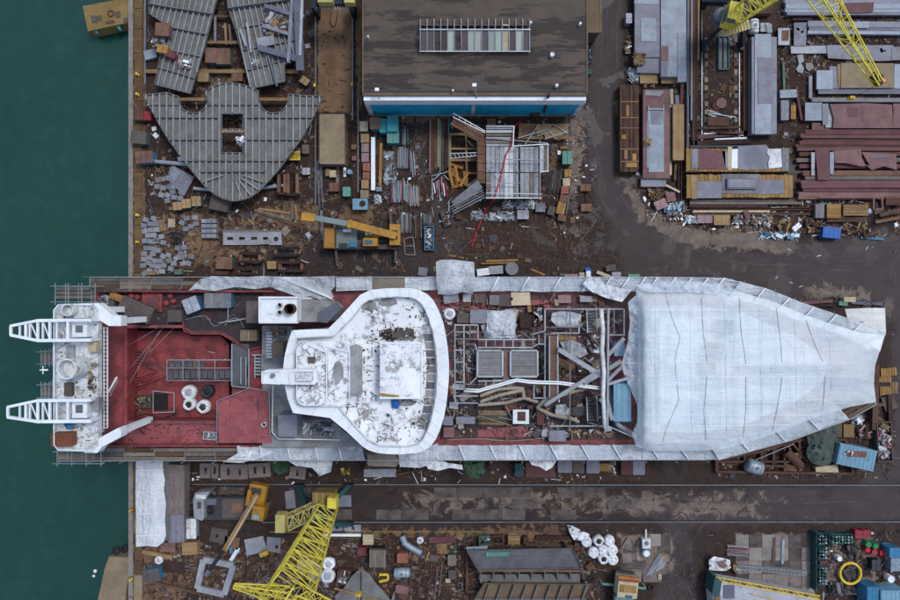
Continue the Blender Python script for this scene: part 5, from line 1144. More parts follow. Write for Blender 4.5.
hull_panel(PA,'tilted ribbed steel hull panel beside the quay kerb',1.6,(.25,1),.7,'panel_grey',(),(((160,26),(212,36),.42),((166,50),(206,58),.3),((150,65),(200,80),.3),((150,5),(217,16),.5)),rw=.12,rh=.28,rib_m='rib_grey')
PB=[(226,-14),(300,-14),(297,20),(299,58),(285,65),(285,82),(251,89),(243,55),(236,30),(229,10)]
hull_panel(PB,'ribbed steel hull panel with loose girders on top',1.6,(-.22,1),.7,'panel_grey',(),(((232,30),(300,18),.3),((236,52),(300,40),.3),((244,72),(300,56),.3),((228,10),(300,0),.6)),rw=.12,rh=.28,rib_m='rib_grey')
def arc(cx,cy,r,a0,a1,n=9,ry=None):return[(cx+r*math.cos(rad(a0+(a1-a0)*i/n)),cy-(ry or r)*math.sin(rad(a0+(a1-a0)*i/n))) for i in range(n+1)]
PC=[(144.5,95.5),(168,93),(179.5,97)]+arc(194,99,14.6,190,350,9)[0:]+[(206,92),(213,87),(222,84),(231,83),(241,84.5),(250,87),(258.5,91)]+arc(274,99,14.6,190,350,9)+[(289,94.5),(306,96),(323.5,96.7),(311,123),(301,140),(290,155),(280,169),(269,181),(260,191),(251,197.5),(242,200.5),(233,201.5),(224,199),(215,194.5),(206,187),(197,176.5),(187,164),(178,152),(168,138),(159,123)]
HC3=[[(222,114),(243.5,114),(243.5,129.5),(222,129.5)],[(222,133),(243.5,133),(243.5,153),(222,153)]]
TP=hull_panel(PC,'large grey triangular deck panel with two semicircular cut-outs',2.2,(0,1),.82,'panel_grey',HC3,(((140,105),(330,105),.25),((140,118),(330,118),.35),((140,140),(330,140),.35),((140,161),(330,161),.35),((200,172),(265,172),.4),((219.5,112),(219.5,156),.4),((246,112),(246,156),.4),((233,156),(233,186),.4)),rw=.13,rh=.34,rib_m='rib_grey')
o=Vector((TP.location.x,TP.location.y,0))
for k in range(9):
 t=rad(200+k*17.5); a=W(233,172,2.5)-o; b=W(233+32*math.cos(t),172-29*math.sin(t)*1.0,2.5)-o;
 if inpoly(233+32*math.cos(t),172-29*math.sin(t),PC):pbar(TP,'fan_rib',a.lerp(b,.35),b,.12,.28,'rib_grey')
heap(239,140,9,9,'bundle of white rags in the opening of the triangular deck panel',('white','steel_pale'),.6,0,2.25,24,'rag_bundle','rags')
for i,(p,q,z,w,h,m,lb) in enumerate((((292,-5),(288,62),2.2,.35,.35,'steel_lilac','lilac girder standing along the edge of the loose girder panel'),((297,-5),(300,70),2.0,.9,.4,'steel_slate','broad slate girder beside the sandy lane'),((302,-5),(300,55),2.2,.3,.3,'galv','bright narrow girder above the broad slate girder'),((258,47),(296,58),2.2,.7,.3,'steel_slate','slate girder slanting across the ribbed panel'),((262,25),(290,34),2.2,.4,.25,'steel_lilac','short lilac girder slanting across the ribbed panel'),((264,5),(292,14),2.2,.45,.25,'steel_slate','upper slate girder slanting across the ribbed panel'),((240,28),(246,46),2.2,.3,.15,'steel_pale','pale plank pair on the ribbed panel'),((247,22),(251,52),2.2,.25,.15,'galv','long pale bar on the ribbed panel'),((268,55),(277,86),2.2,.2,.2,'steel_slate','thin slate bar hanging off the ribbed panel'),((207,42),(238,42),.5,.35,.25,'wood','timber beam between the two ribbed panels'),((196,71),(246,71),.5,.45,.3,'wood','long timber beam above the triangular panel'),((207,16),(237,16),.5,.3,.25,'wood_dark','dark timber beam high between the panels'),((215,16),(215,43),.8,.25,.2,'steel_lilac','lilac bar lying across the timber beams'),((225,23),(226,44),.8,.25,.2,'wood','first of two short planks beside the lilac bar'),((229,24),(231,44),.8,.2,.2,'wood_grey','grey short plank beside the lilac bar'),((285,71),(298,71),.3,.5,.3,'wood','timber end under the broad slate girder'),((145,71),(157,71),.3,.45,.3,'wood','timber end beside the blue grey quay rail'),((178,99),(210,99),1.0,.4,.3,'wood','timber under the first semicircular cut-out'),((260,99),(290,99),1.0,.4,.3,'wood','timber under the second semicircular cut-out'),((221,131),(245,131),2.25,.3,.2,'wood','timber bar across the square opening of the panel'))):
 ibeam(p,q,lb,z,w,h,m,'girder' if 'girder' in lb else 'timber_beam' if 'timber' in lb or 'plank' in lb else 'steel_bar','girder' if 'girder' in lb else 'timber' if 'timber' in lb or 'plank' in lb else 'bar',None,'I' if 'girder' in lb else 'box')
pipe((154,161),(188,164),'white pipe running under the triangular panel',.25,.4,'galv',hollow=True); pipe((193,188),(215,190),'short pale pipe under the tip of the triangular panel',.22,.4,'galv'); pipe((257,188),(284,185),'pale pipe on the sandy side of the triangular tip',.22,.4,'galv')
for(x,y,w,h,r,ht,m,lid,lb) in((210.5,55,11,15,0,1.3,'steel_slate','rust_light','box with rust stained lid between the ribbed panels'),(223,56,14,16,0,1.2,'green_dull','rust_light','green cabinet with rusty lid between the ribbed panels'),(203,77,11,9,0,1.0,'green_dull','wood','green box with round lid ring below the timber beam'),(237,77,11,8,0,.8,'brown_grey','rust_light','flat brown box above the triangular panel arc'),(304.5,80.5,9,7,-35,.9,'teal_dark','cardboard','tilted crate with cardboard lid beside the sandy lane'),(138,114.5,10,11,0,1.1,'rust_light','rust','rusty box standing on the quay kerb'),(147,115.5,8,9,0,1.0,'red','red','red box beside the rusty box on the quay'),(138.5,137,16,13,-6,1.1,'green_dull','brown_grey','green brown box overhanging the quay kerb'),(144,157,17,12,4,1.2,'blue_mid','rust_light','box with blue side and rusty lid on the quay'),(162,29,14,13,-4,.9,'primer_pink','rust_light','pink rusty box on the edge of the tilted panel'),(162,48.5,11,8,-10,.8,'orange','wood_orange','orange box among cables on the tilted panel'),(170,54,11,6,-18,.7,'red','rust_red','faded red box on the tilted panel'),(150,54,12,9,15,.6,'steel_blue','steel_blue','pale blue case at the edge of the tilted panel'),(305.5,149,7,9,0,.7,'rust_light','wood_grey','small grey box beside the hazard grating'),(306,171,8,7,0,.7,'primer_pink','steel_pale','small pinkish box near the rusty bearing frames'),(219,203,18,15,-12,1.2,'green_dull','brown_grey','largest green box with dark lid under the panel tip'),(177,206,9,8,3,1.0,'green_dull','cardboard','green box with tan lid, farthest from the panel tip'),(186,203.5,9,9,6,1.0,'green_dull','cardboard','green box with tan lid, middle of three'),(196,201,9.5,10,3,1.0,'green_dull','cardboard','green box with tan lid beside the largest green box'),(224,263,16,12,-2,1.2,'green_dull','rust_light','green box with rusty lid beside the walkway'),(221,273,15,4,0,.8,'rust_dark','rust','low rusty box tucked against the walkway'),(271.5,265,9,8,0,.9,'tan','cardboard','tan box between the rusty cradles'),(178,272,8,5,0,.7,'green_dull','green_dull','small green box at the walkway by the pale blocks'),(151,273,9,4,0,.6,'wood','wood','small wooden box at the walkway by the quay'),(318,263,1,1,0,.1,'rust','rust','')):
 if lb:mbox(x,y,w,h,lb,ht,r,0 if not(150<x<180 and y<60) else 1.9,m,lid)
for(x,y,w,h,n,lb,ms) in((157,40,14,10,50,'tangle of cables and tools on the tilted panel',('navy','steel_grey','wood','white')),(183,62,14,10,30,'pale rags lying on the tilted panel',('white','steel_pale','primer_pink')),(255,61,9,6,22,'white cloth scraps on the ribbed panel',('white','steel_pale')),(276,22,26,22,70,'mixed bars and offcuts heaped on the ribbed panel',('galv','steel_grey','rust','wood'))):
 heap(x,y,w,h,lb,ms,.5,0,1.9,n)
plate([(256,38),(273,35),(275,44),(258,48)],'small pale folded sheet on the ribbed panel',2.3,.1,'steel_pale')
BLK={}
def blocks(name,label,group,spots,s=5.7,m='concrete_pale',ht=.3):
 for(x,y,r,z) in spots:
  k=(round(s,2),m)
  if k not in BLK:BLK[k]=bevel_block(ML(s),ML(s)*.86,ht,.06).mesh('concrete_block',m)
  o=obj(name,BLK[k],None,None,label,'concrete block',group); o.location=at(x,y,z+ht,z); o.rotation_euler=(0,0,rad(r))
def scatter(P,n,dmin,seed):
 rg=random.Random(seed); out=[]; xs=[p[0] for p in P]; ys=[p[1] for p in P]; t=0
 while len(out)<n and t<9000:
  t+=1; x,y=rg.uniform(min(xs),max(xs)),rg.uniform(min(ys),max(ys))
  if inpoly(x,y,P) and all((x-a)**2+(y-b)**2>dmin*dmin for a,b,_,_ in out):out.append((x,y,rg.gauss(0,14),0))
 return out
blocks('concrete_block','pale concrete block tumbled beside the tilted lilac plate','blocks tumbled beside the lilac plate',scatter([(156,178),(172,172),(184,190),(180,199),(166,201),(157,192)],22,5.2,3))
blocks('concrete_block','pale concrete block in the spread along the quay kerb','blocks along the quay kerb',scatter([(143,219),(156,218),(157,238),(152,248),(176,258),(176,268),(150,275),(142,274)],46,5.3,4))
blocks('concrete_block','pale concrete block loose on the sandy patch','blocks loose on the sandy patch',scatter([(181,217),(196,216),(196,228),(182,230)],6,5,5)+scatter([(155,236),(165,236),(165,244),(155,244)],3,5,6)+scatter([(174,247),(184,247),(184,254),(174,254)],3,5,7)+scatter([(180,255),(191,255),(191,264),(180,264)],4,4.8,8))
blocks('concrete_block','pale concrete block in the neat square stack on sand','blocks in the neat square stack',[(203.5+i*5,221+j*5,0,0) for i in range(3) for j in range(4)],4.8,ht=.8)
plate([(172,165),(194.5,177),(184,196),(168,180)],'tilted lilac steel plate among the tumbled blocks',.35,.06,'steel_lilac'); plate([(170,174),(175,168),(181,172),(174,182)],'small lilac plate on top of the tilted plate',.45,.05,'steel_blue')
plate([(223,232.5),(281,232),(282,245),(270,245),(268,244),(255,245),(223,245)],'long pale slotted plate lying near the mobile crane',.3,.12,'steel_pale',[[(227,237),(233,237),(233,240),(227,240)],[(239,237),(245,237),(245,240),(239,240)],[(251,237),(257,237),(257,240),(251,240)],[(263,237),(268,237),(268,240),(263,240)],arc(276,239,2.4,0,330,11)])
plate([(223,230),(279,230),(281,232),(223,232.4)],'narrow backing strip behind the long slotted plate',.1,.1,'steel_grey')
pallet(160.5,226,10,11,'wooden pallet lying among the pale blocks',15); pallet(171.5,223,7,8,'small cream pallet beside the pale blocks',0,m='cream')
heap(158,181,8,34,'bundle of brown cables hanging by the tumbled blocks',('wood','rust','sandbox'),.4,0,0,46,'cable_bundle','cables',1.0,.9); heap(176,239,13,15,'dark coil of wire rope on the sandy patch',('grey_dark','black','navy'),.4,0,0,60,'wire_coil','wire rope',1.2,1.0)
T=thing('hazard_grating','yellow and black striped hazard panel beside the triangular panel','hazard panel',W(294.5,155.5,1)); pbox(T,'board',(0,0,-.1),(1.35,1.1,.12),'yellow'); pbox(T,'stand',(0,0,-.58),(.9,.7,.84),'rust_dark')
for k in range(5):pbox(T,'black_stripe',(-.5+k*.25,0,-.03),(.09,1.0,.03),'black',rad(-35))
def cradle(x,y,w,h,lb,rz=0,m='rust_dark',ht=1.0,bars=1):
 T,a,b=base('steel_cradle',lb,'cradle',x,y,w,h,ht,rz,0,None)
 for s in(-1,1):
  pbox(T,'side_beam',(0,s*(b/2-.16),ht-.16),(a,.32,.32),m); pbox(T,'end_beam',(s*(a/2-.18),0,ht-.2),(.36,b-.64,.3),'rust_light')
  for t in(-1,1):pbox(T,'leg',(s*(a/2-.2),t*(b/2-.2),(ht-.3)/2),(.3,.3,ht-.3),m)
 for k in range(bars):pbox(T,'cross_bar',((k+1)/(bars+1)*a-a/2,0,ht-.4),(.14,b-.5,.14),m)
 return T
cradle(250,257.5,22,11,'rusty steel cradle beside the long slotted plate'); cradle(285.5,251.5,23,10,'dark steel cradle nearest the mobile crane boom',m='black'); cradle(290.5,266.5,25,11,'dark steel cradle next to the walkway',m='rust_dark'); cradle(246,271.5,18,7,'low rusty cradle against the walkway',ht=.7)
cradle(281.5,183,9,23,'first of two rusty bearing frames by the panel tip',bars=2,ht=1.2); cradle(292.5,183,12,25,'second of two rusty bearing frames by the sandy lane',bars=2,ht=1.2)
for i,(p,q,lb) in enumerate((((255,210),(299,222),'long grey plank pointing at the crane boom tip'),((258,208.5),(290,213),'grey plank above the long pointing plank'),((262,213),(296,226),'brown plank below the long pointing plank'),((292,204),(293,222),'short upright plank crossing the pointing planks'),((295,205),(297,221),'second short upright plank crossing the pointing planks'),((299,219),(297,232),'stub plank below the crane boom tip'),((255,214),(252,225),'short brown plank on the sandy patch'),((248,219),(254,224),'stub of brown plank near the slotted plate'),((158,266),(195,268),'dark plank beside the walkway near the pale blocks'),((262,205),(257,202),'tiny yellow plank by the panel tip'))):ibeam(p,q,lb,.02+.05*(i%3),.28,.07,('wood_grey','wood','wood_dark')[i%3],'plank','plank',None,'box')
# sandy lane stores
T=mbox(332,139,25,50,'big sand coloured steel tank on the lane',1.6,0,0,'sandbox',name='sand_tank',cat='tank')
plate([(318.5,119),(321,116),(321,164),(318.5,163)],'tan side plate leaning on the sand coloured tank',1.0,.05,'sandbox')
for i,(x,y,w,h,m,lid,lb) in enumerate(((363.5,126,8.5,10,'cream','cream','cream crate at the warehouse end of the row'),(364.7,138,8,9,'tan','cardboard','tan crate second from the warehouse'),(365,147.7,7,8.5,'pink','pink','pink crate third from the warehouse'),(365,157.3,7,9,'pink','pink','pink crate fourth from the warehouse'),(366.3,166.8,7,8,'tan','orange_red','orange brown crate fifth from the warehouse'),(366,175.3,6.5,7,'rust_light','orange_red','orange crate sixth from the warehouse'),(365,184,7,9,'tan','cardboard','tan crate seventh from the warehouse'),(364.3,194,8,8.5,'cream','sandbox','dusty cream crate next to the pale blue tank'))):
 crate(x,y,w,h,lb,.9,0,0,lid,m,group='crates in a row beside the short rail')
mbox(360,204,15,11,'pale blue tank top with a rust patch at the end of the crate row',1.2,0,0,'blue_light','blue_light','steel_tank','tank'); plate(arc(362.5,203.5,3.2,0,320,8),'round rusty plate lying on the pale blue tank',1.24,.02,'rust_dark')
mbox(346.5,191.5,7.5,9.5,'sea green bin beside the crate row',1.0,0,0,'sea_green',name='waste_bin',cat='bin'); mbox(334,187,10,8.5,'rusty box on the lane below the sand coloured tank',.8,0,0,'rust','rust_light'); crate(332.5,173.5,6,7,'yellow green crate below the sand coloured tank',.7,0,0,'cream','sea_green'); crate(327.5,172.5,5,7,'brown crate beside the yellow green crate',.7,0,0,'wood')
hcyl((344.4,167),(344.4,177),.2,'small white gas cylinder lying on the lane',0,'white','gas_cylinder','cylinder'); drum(349.5,171.5,5,'blue drum standing beside the white cylinder',m='blue_light')
for i,(p,q,w,m,lb) in enumerate((((317,160),(321,210),.45,'steel_grey','grey channel along the lane edge'),((320.5,165),(322,240),.35,'steel_lilac','lilac channel along the lane edge'),((338,165),(337,190),.4,'wood_grey','grey timber below the sand coloured tank'),((347,130),(348,165),.3,'wood_dark','dark timber beside the sand coloured tank'),((344,152),(350,156),.3,'wood','stub timber against the sand coloured tank'),((350.5,115),(351,200),.25,'rust_dark','long rusty bar beside the short rail'),((353,130),(353,160),.2,'rust','thin rusty bar beside the short rail'))):ibeam(p,q,lb,.02,w,.2,m,prof='U')
for x,y,lb in((353.5,147,'brown carton beside the short rail'),(344.5,154,'small rusty carton near the stub timber'),(354,158,'slim brown carton beside the pink crates')):mbox(x,y,4.5,4.5,lb,.5,0,0,'rust_light')
for(x,y,r,ht,lb,m) in((352,84,90,.9,'small yellow post at the lane rail','yellow'),(314.5,85,90,.9,'small yellow post beside the tilted crate','yellow')):
 T=thing('marker_post',lb,'post',at(x,y,ht,0)); pbox(T,'shaft',(0,0,ht/2),(.18,.18,ht),m); pbox(T,'cap',(0,0,ht+.02),(.24,.4,.06),m); pbox(T,'foot',(0,0,.03),(.35,.35,.06),'rust')
litter([(147,0),(316,0),(316,90),(147,92)],924,('rust','wood','steel_grey','rust_dark','steel_pale','wood_dark'),'scrap and timber rubbish under the hull panels',seed=21,smax=.7)
litter([(147,95),(316,130),(316,272),(147,276)],1672,('rust','wood','steel_grey','rust_dark','concrete_pale','wood_dark','sandbox','white'),'scrap and timber rubbish around the concrete blocks',seed=22,smax=.7)
litter([(318,95),(372,115),(372,210),(318,215)],528,('rust','wood','steel_grey','sandbox','wood_dark','rust_dark'),'small rubbish along the sandy lane',seed=23)
litter([(320,5),(352,5),(352,95),(320,95)],60,('rust_dark','wood_dark','sandbox'),'few dark scraps on the sandy lane','lane_litter',.05,.3,seed=24)
# warehouse
def warehouse():
 z=6.8; x0,x1=W(363,0,z).x,W(587,0,z).x; yb=W(0,95.5,z).y; yt=yb+30; c=Vector(((x0+x1)/2,yb,0))
 T=thing('warehouse','flat roofed warehouse with brown felt roof and teal front','warehouse',c); w=(x1-x0);
 def L(px,py,zz):v=W(px,py,zz)-c; return v
 pbox(T,'wall',(0,15,3.35),(w-.1,29.9,6.7),'brown_grey')
 pbox(T,'teal_front',(0,-.04,2.35),(w-.3,.12,4.7),'wall_teal'); pbox(T,'white_band',(0,-.2,5.75),(w-.05,.5,1.5),'white'); pbox(T,'fascia',(0,.42,z-.2),(w+.1,.8,.42),'roof_tan')
 n=15; a=L(363,90,z).y
 for i in range(n):
  s=(30-a)/n; pbox(T,'roof_strip',(R.uniform(-.01,.01),a+(i+.5)*s,z-.03+.004*(i%2)),(w,s+.06,.1),'roof_felt')
 pbox(T,'gutter',(0,a-.12,z+.05),(w+.2,.2,.14),'grey_dark'); pbox(T,'roof_edge',(-w/2,15,z+.04),(.16,29.6,.16),'roof_tan'); pbox(T,'roof_edge',(w/2,15,z+.04),(.16,29.6,.16),'roof_tan')
 for px in(364.8,474,585):pbox(T,'white_pillar',(L(px,100,5).x*.985,-.16,2.5),(.55 if px!=474 else.4,.12,4.95),'white_worn')
 for px,wd in((383,16),(420,70),(510,60),(548,20)):
  p=L(px,104,3).x; pbox(T,'door_leaf',(p,-.12,1.9),(ML(wd)*.9,.08,3.7),'wall_teal')
  for k in range(3):pbox(T,'door_rail',(p+(k-1)*ML(wd)*.3,-.17,1.9),(.08,.05,3.6),'wall_teal')
 pbox(T,'orange_sill',(L(470,100,5).x-6,-.16,5.0),(12,.1,.12),'orange'); pbox(T,'plinth',(0,-.15,.1),(w-.1,.3,.2),'concrete')
 k=pbox(T,'roof_light_kerb',(L(475,35,z).x,L(475,35.5,z).y,z+.2),(ML(109,z),ML(31,z),.3),'roof_felt'); xs=[420.3+i*6.83 for i in range(17)]
 PA_={0:'skylight_dark',1:'skylight_dark',4:'skylight_glass',7:'skylight_glass',8:'skylight_glass',10:'skylight_glass',11:'skylight_glass',12:'cream',14:'skylight_glass',15:'skylight_dark'}
 zr=z+1.35
 for i in range(16):
  for up in(0,1):
   ya,yb2=(29.8,50.6) if not up else(20.3,29.2); a1,a2=L(xs[i]+.5,ya,zr),L(xs[i+1]-.5,ya,zr); b1,b2=L(xs[i]+.5,yb2,z+.45),L(xs[i+1]-.5,yb2,z+.45)
   if up:a1.z=a2.z=z+.45; b1.z=b2.z=zr;
   m=PA_.get(i,'skylight_dark' if R.random()<.25 else 'roof_felt') if not up else('cream' if i==12 else 'skylight_dark' if i in(5,9,10,2) else 'roof_felt')
   B=MB(); B.add([a1,a2,b2,b1]+[v-Vector((0,0,.05)) for v in(a1,a2,b2,b1)],[(0,3,2,1),(4,5,6,7),(0,1,5,4),(1,2,6,5),(2,3,7,6),(3,0,4,7)]); obj('roof_light_pane',B,m,T)
 for x in xs:pbar(T,'glazing_bar',L(x,19,z+.5),L(x,29.5,zr+.06),.09,.09,'galv'); pbar(T,'glazing_bar',L(x,29.5,zr+.06),L(x,52,z+.5),.09,.09,'galv')
 pbar(T,'ridge_bar',L(419.5,29.5,zr+.1),L(530.5,29.5,zr+.1),.13,.13,'galv'); pbar(T,'sill_bar',L(419.5,51.2,z+.55),L(530.5,51.2,z+.55),.1,.08,'galv')
 for x,y,d in((552.5,54,3.6),(580.5,23,2.2),(557,85,2.6),(531,22,2),(453,90,1.5),(368,36,1.6)):v=L(x,y,z+.6); pbox(T,'roof_vent',(v.x,v.y,z+.25),(ML(d,z),ML(d,z),.6),'white',kind='cyl'); pbox(T,'vent_cap',(v.x,v.y,z+.58),(ML(d,z)*1.2,ML(d,z)*1.2,.08),'white_worn',kind='cyl')
 for x,y,y2 in((377,89.5,100),(474.4,85,100)):a,b=L(x,y,z+1.2),L(x+3,y2,z-.5); pbar(T,'lamp_pole',b,a,.09,.09,'galv'); pbox(T,'lamp_head',(a.x,a.y,a.z+.05),(.45,.35,.12),'white')
 a,b=L(549,94,z+.6),L(544,112,2.0); pbar(T,'flue_pipe',a,b,.3,.3,'rust_dark','rod')
warehouse()
T=thing('lean_to','small tan roofed lean-to on the road side of the warehouse','lean-to',at(594,8,4,0)); pbox(T,'wall',(0,2,1.95),(1.5,9.4,3.9),'brown_grey'); pbox(T,'roof',(0,2,3.95),(1.7,9.8,.12),'roof_tan'); pbox(T,'roof_trim',(.8,2,4.02),(.12,9.8,.1),'wood')
heap(590,47,7,33,'pile of black and blue plastic sacks beside the warehouse',('navy','black','blue_light','navy'),1.1,0,0,110,'sack_pile','sacks',.5,.1)
mbox(590,71.5,4,5,'small teal bin beside the warehouse corner',.8,0,0,'teal_dark',name='waste_bin',cat='bin')
for(x,y,w,h,lb) in((511.5,108,7,7,'rusty box against the teal warehouse front'),(536,112,9,7,'rusty box under the leaning flue pipe')):mbox(x,y,w,h,lb,1.2,0,0,'rust')
heap(559,112,26,6,'timber and pipe scrap along the foot of the warehouse',('wood_orange','rust','steel_grey'),.6,0,0,40,lmax=1.4)
heap(519,108,5,6,'pale hose heap beside the rusty box',('white','steel_pale','rust'),.5,0,0,16)
# stores before the warehouse
mbox(375,123,10.5,12,'teal box with rust stained lid in the teal cluster',1.5,0,0,'teal','rust_light'); mbox(384,125.5,9,14,'plain teal box in the middle of the teal cluster',1.4,0,0,'teal'); mbox(392.7,123.5,11,15.5,'tallest teal box nearest the warehouse front',2.0,0,0,'teal','teal'); mbox(393,137,12,12,'teal box with sea green lid below the tallest one',1.5,0,0,'teal','sea_green')
rack(405,134,8.5,21,'dark rack of thin rods beside the teal boxes',9,0,.9,'black',('teal_dark','grey_dark','galv')); rack(402.5,156.5,12,23,'rusty rack loaded with silver scaffold tubes',16,0,.8,'rust',('galv','galv_blue','steel_pale')); rack(396.5,191,10.5,23,'red rack loaded with silver scaffold tubes',14,0,.8,'red',('galv','galv_blue')); rack(414.3,195,10,22,'orange rack loaded with silver scaffold tubes',14,0,.8,'orange',('galv','galv_blue','steel_pale'))
for i in range(6):pipe((410+i*1.1,150+(i*7%5)),(411+i*1.0+(i%2),172+(i*5%6)),'loose silver tube lying beside the rusty rack',.06,.02+(i%2)*.1,('galv','galv_blue','primer_pink')[i%3],group='loose tubes beside the rusty rack')
for i in range(5):pipe((403.5+i*1.3,178+(i*3%7)),(404+i*1.2,200+(i*5%4)),'loose silver tube lying between the red and orange racks',.06,.02,('galv','galv_blue')[i%2],group='loose tubes between red and orange racks')
ibeam((373,137),(373,190),'long white panel standing beside the crate row',0,.5,.5,'white','panel_board','board',None,'box'); ibeam((378.5,142),(377.5,168),'rusty channel beside the long white panel',0,.25,.3,'rust',prof='U'); ibeam((381,143),(380,186),'orange timber beside the long white panel',0,.35,.3,'wood_orange','timber_beam','timber',None,'box'); ibeam((383.5,150),(383,170),'dark timber beside the orange timber',0,.25,.25,'wood_dark','timber_beam','timber',None,'box')
plate([(382,151),(396,151),(396,162),(383,163)],'brown plate under the tube fittings',.1,.04,'brown_grey')
for(x,y,w,h,n,lb,ms,rd) in((388,155,9,8,36,'pile of pale tube clamps on the brown plate',('galv','steel_pale'),.4),(390,172,12,20,70,'tangle of silver scaffold fittings',('galv','galv_blue','steel_grey'),.8),(388,180,8,8,30,'small tangle of blue grey fittings',('galv_blue','steel_grey'),.7),(377.5,199,8,10,40,'heap of silver clamps beside the pale blue tank',('galv','galv_blue'),.5),(380,134,8,10,40,'dark pipe scrap below the teal boxes',('black','rust','grey_dark'),.7),(386,192,10,22,50,'rusty rods beside the red rack',('rust','rust_dark','steel_grey'),.9)):heap(x,y,w,h,lb,ms,.45,0,0,n,rods=rd,name='fittings_heap',cat='fittings')
mbox(379,189,6,4.5,'small lilac box beside the silver clamps',.5,5,0,'steel_lilac')
for i,(x,w,m,lb) in enumerate(((430.5,.28,'primer_pink','pink edged'),(433,.4,'rust','first rusty'),(436,.42,'wood_dark','dark brown'),(438.5,.3,'wood','timber coloured'),(440.5,.16,'teal','thin teal'),(443,.45,'rust','broad rusty'),(446,.4,'rust_dark','dark rusty'),(448.8,.16,'teal','outermost thin teal'))):ibeam((x,118+i%3*2),(x-.5,173-i%4*2),lb+' beam in the bundle before the warehouse',.05,w,.3,m,group='beams bundled before the warehouse',prof='I' if w>.2 else 'box')
for i in range(9):pipe((432+i*1.6,178+(i*5%6)),(433.5+i*1.6+(i%3-1),200-(i*7%9)),'white tube in the loose bundle below the rusty beams',.07,.02+(i%3)*.08,('galv','white','red')[i%3 if i!=4 else 0],group='white tubes below the rusty beams')
for i,(p,q) in enumerate((((431,176),(447,172)),((433,180),(441,173)),((444,175),(449,180)))):pipe(p,q,'short silver tube crossing the end of the white tubes',.06,.25,'galv',group='short tubes crossing the white tubes')
# scaffold platform with stairs
def platform():
 z=2.6; c=W(500,165,z); c.z=0; T=thing('work_platform','silver boarded work platform with rust brown ramps','platform',c)
 def L(px,py,zz=z):return W(px,py,zz)-c
 for(x0,x1,y0,y1,n) in((486,518,147,172,7),(486,518,173,198,7),(520,538.5,147,172,4),(520,538.5,173,198,4),(540,548,145,171,2)):
  for i in range(n):
   x=x0+(x1-x0)*(i+.5)/n; a,b=L(x,y0),L(x,y1); pbar(T,'deck_board',a,b,ML((x1-x0)/n,z)-.04,.06,R.choice(('wood_grey','steel_pale','galv','concrete_pale','steel_pale')),'plank')
 for i in range(6):a,b=L(486,128+i*3.4,z+.6-i*.1),L(514,128+i*3.4,z+.6-i*.1); pbar(T,'step',a,b,.3,.06,R.choice(('wood_grey','steel_pale','galv')),'plank')
 for x in(486,500,518,520,538,548):
  for y in(146,172,198):v=L(x,y); pbox(T,'standard',(v.x,v.y,z/2+.4),(.08,.08,z+.8),'galv')
 for(p,q,zz) in(((486,159),(545,160),.9),((486,183),(520,183),.9),((486,161),(507,181),.9),((486,198),(542,198),.9),((540,140),(540,200),1.0),((548,144),(548,172),1.0),((514,126),(513,148),.9),((486,126),(514,126),.9),((486,131),(514,131),.5),((518,147),(518,198),.6),((486,138),(548,143),.5),((540,172),(548,171),1.0),((513,146),(548,144),1.0),((518,160),(534,160),.8),((486,193),(542,194),.6)):pbar(T,'rail',L(*p,z+zz),L(*q,z+zz),.09,.09,R.choice(('galv','white','steel_pale')))
 v=L(481.5,158); pbox(T,'ramp',(v.x,v.y,z-.1),(ML(7.5,z),ML(50,z),.14),'rust_light')
 for k in range(6):v=L(481.5,137+k*8.6); pbox(T,'ramp_joint',(v.x,v.y,z-.02),(ML(7.6,z),.06,.05),'rust_dark')
 a,b=L(452,121,z+.2),L(482,137,z); pbar(T,'ramp',a,b,ML(8,z),.14,'rust_light'); a,b=L(454,205,.8),L(480,184,z); pbar(T,'ramp',a,b,ML(9,z),.12,'steel_pale')
 for d in(0,4):pbar(T,'rail',L(453,113+d,z+1),L(485,131+d*.4,z+1),.09,.09,'white')
 for k in range(6):pbar(T,'rail',L(454+k*5.6,114+k*3,z+1),L(454+k*5.6,118+k*2.6,z+1),.06,.06,'galv')
 for d in range(4):pbar(T,'stair_rail',L(450+d*1.2,207+d*2.2,1.2),L(483+d*.6,190+d*2.4,z+.4),.12,.1,('steel_pale','wood_grey','galv')[d%3])
 pbar(T,'rail',L(449,201,1),L(449,212,1.5),.08,.08,'galv')
 for d in(0,5):pbar(T,'truss_chord',L(450,153.5+d,2.2),L(478,152.5+d*.6,2.2),.08,.08,'galv')
 for k in range(7):pbar(T,'truss_web',L(450+k*4,153.4,2.2),L(452+k*4,158-k*.3,2.2),.05,.05,'galv')
platform()
polyframe([(450,134),(466,134),(478,140),(478,178),(468,186),(450,172)],'brown timber frame beneath the work platform ramps',.3,.3,.25,'wood',cross=((450,148.5,478,148.5),(466,134,467,186),(450,160,478,160),(466,173,478,173)))
for i,(p,q) in enumerate((((448,163),(463,168)),((449,170),(453,186)),((453,168),(457,184)),((455,165),(458,182)),((451,187),(463,185)),((460,186),(468,172)),((464,171),(466,186)))):pipe(p,q,'rusty orange tube in the jumble beneath the ramps',.22,.0+.25*(i%2),'orange',group='orange tubes beneath the ramps')
T=thing('red_hose','long bright red hose looping over the work platform','hose',(0,0,0))
def smooth_path(P,k=6):
 out=[]
 for i in range(len(P)-1):
  p0,p1,p2,p3=[Vector(P[max(0,min(len(P)-1,i+j))]) for j in(-1,0,1,2)]
  for s in range(k):t=s/k; out.append(.5*((2*p1)+(-p0+p2)*t+(2*p0-5*p1+4*p2-p3)*t*t+(-p0+3*p1-3*p2+p3)*t**3))
 out.append(Vector(P[-1])); return out
COL.unlink(T); bpy.data.objects.remove(T)
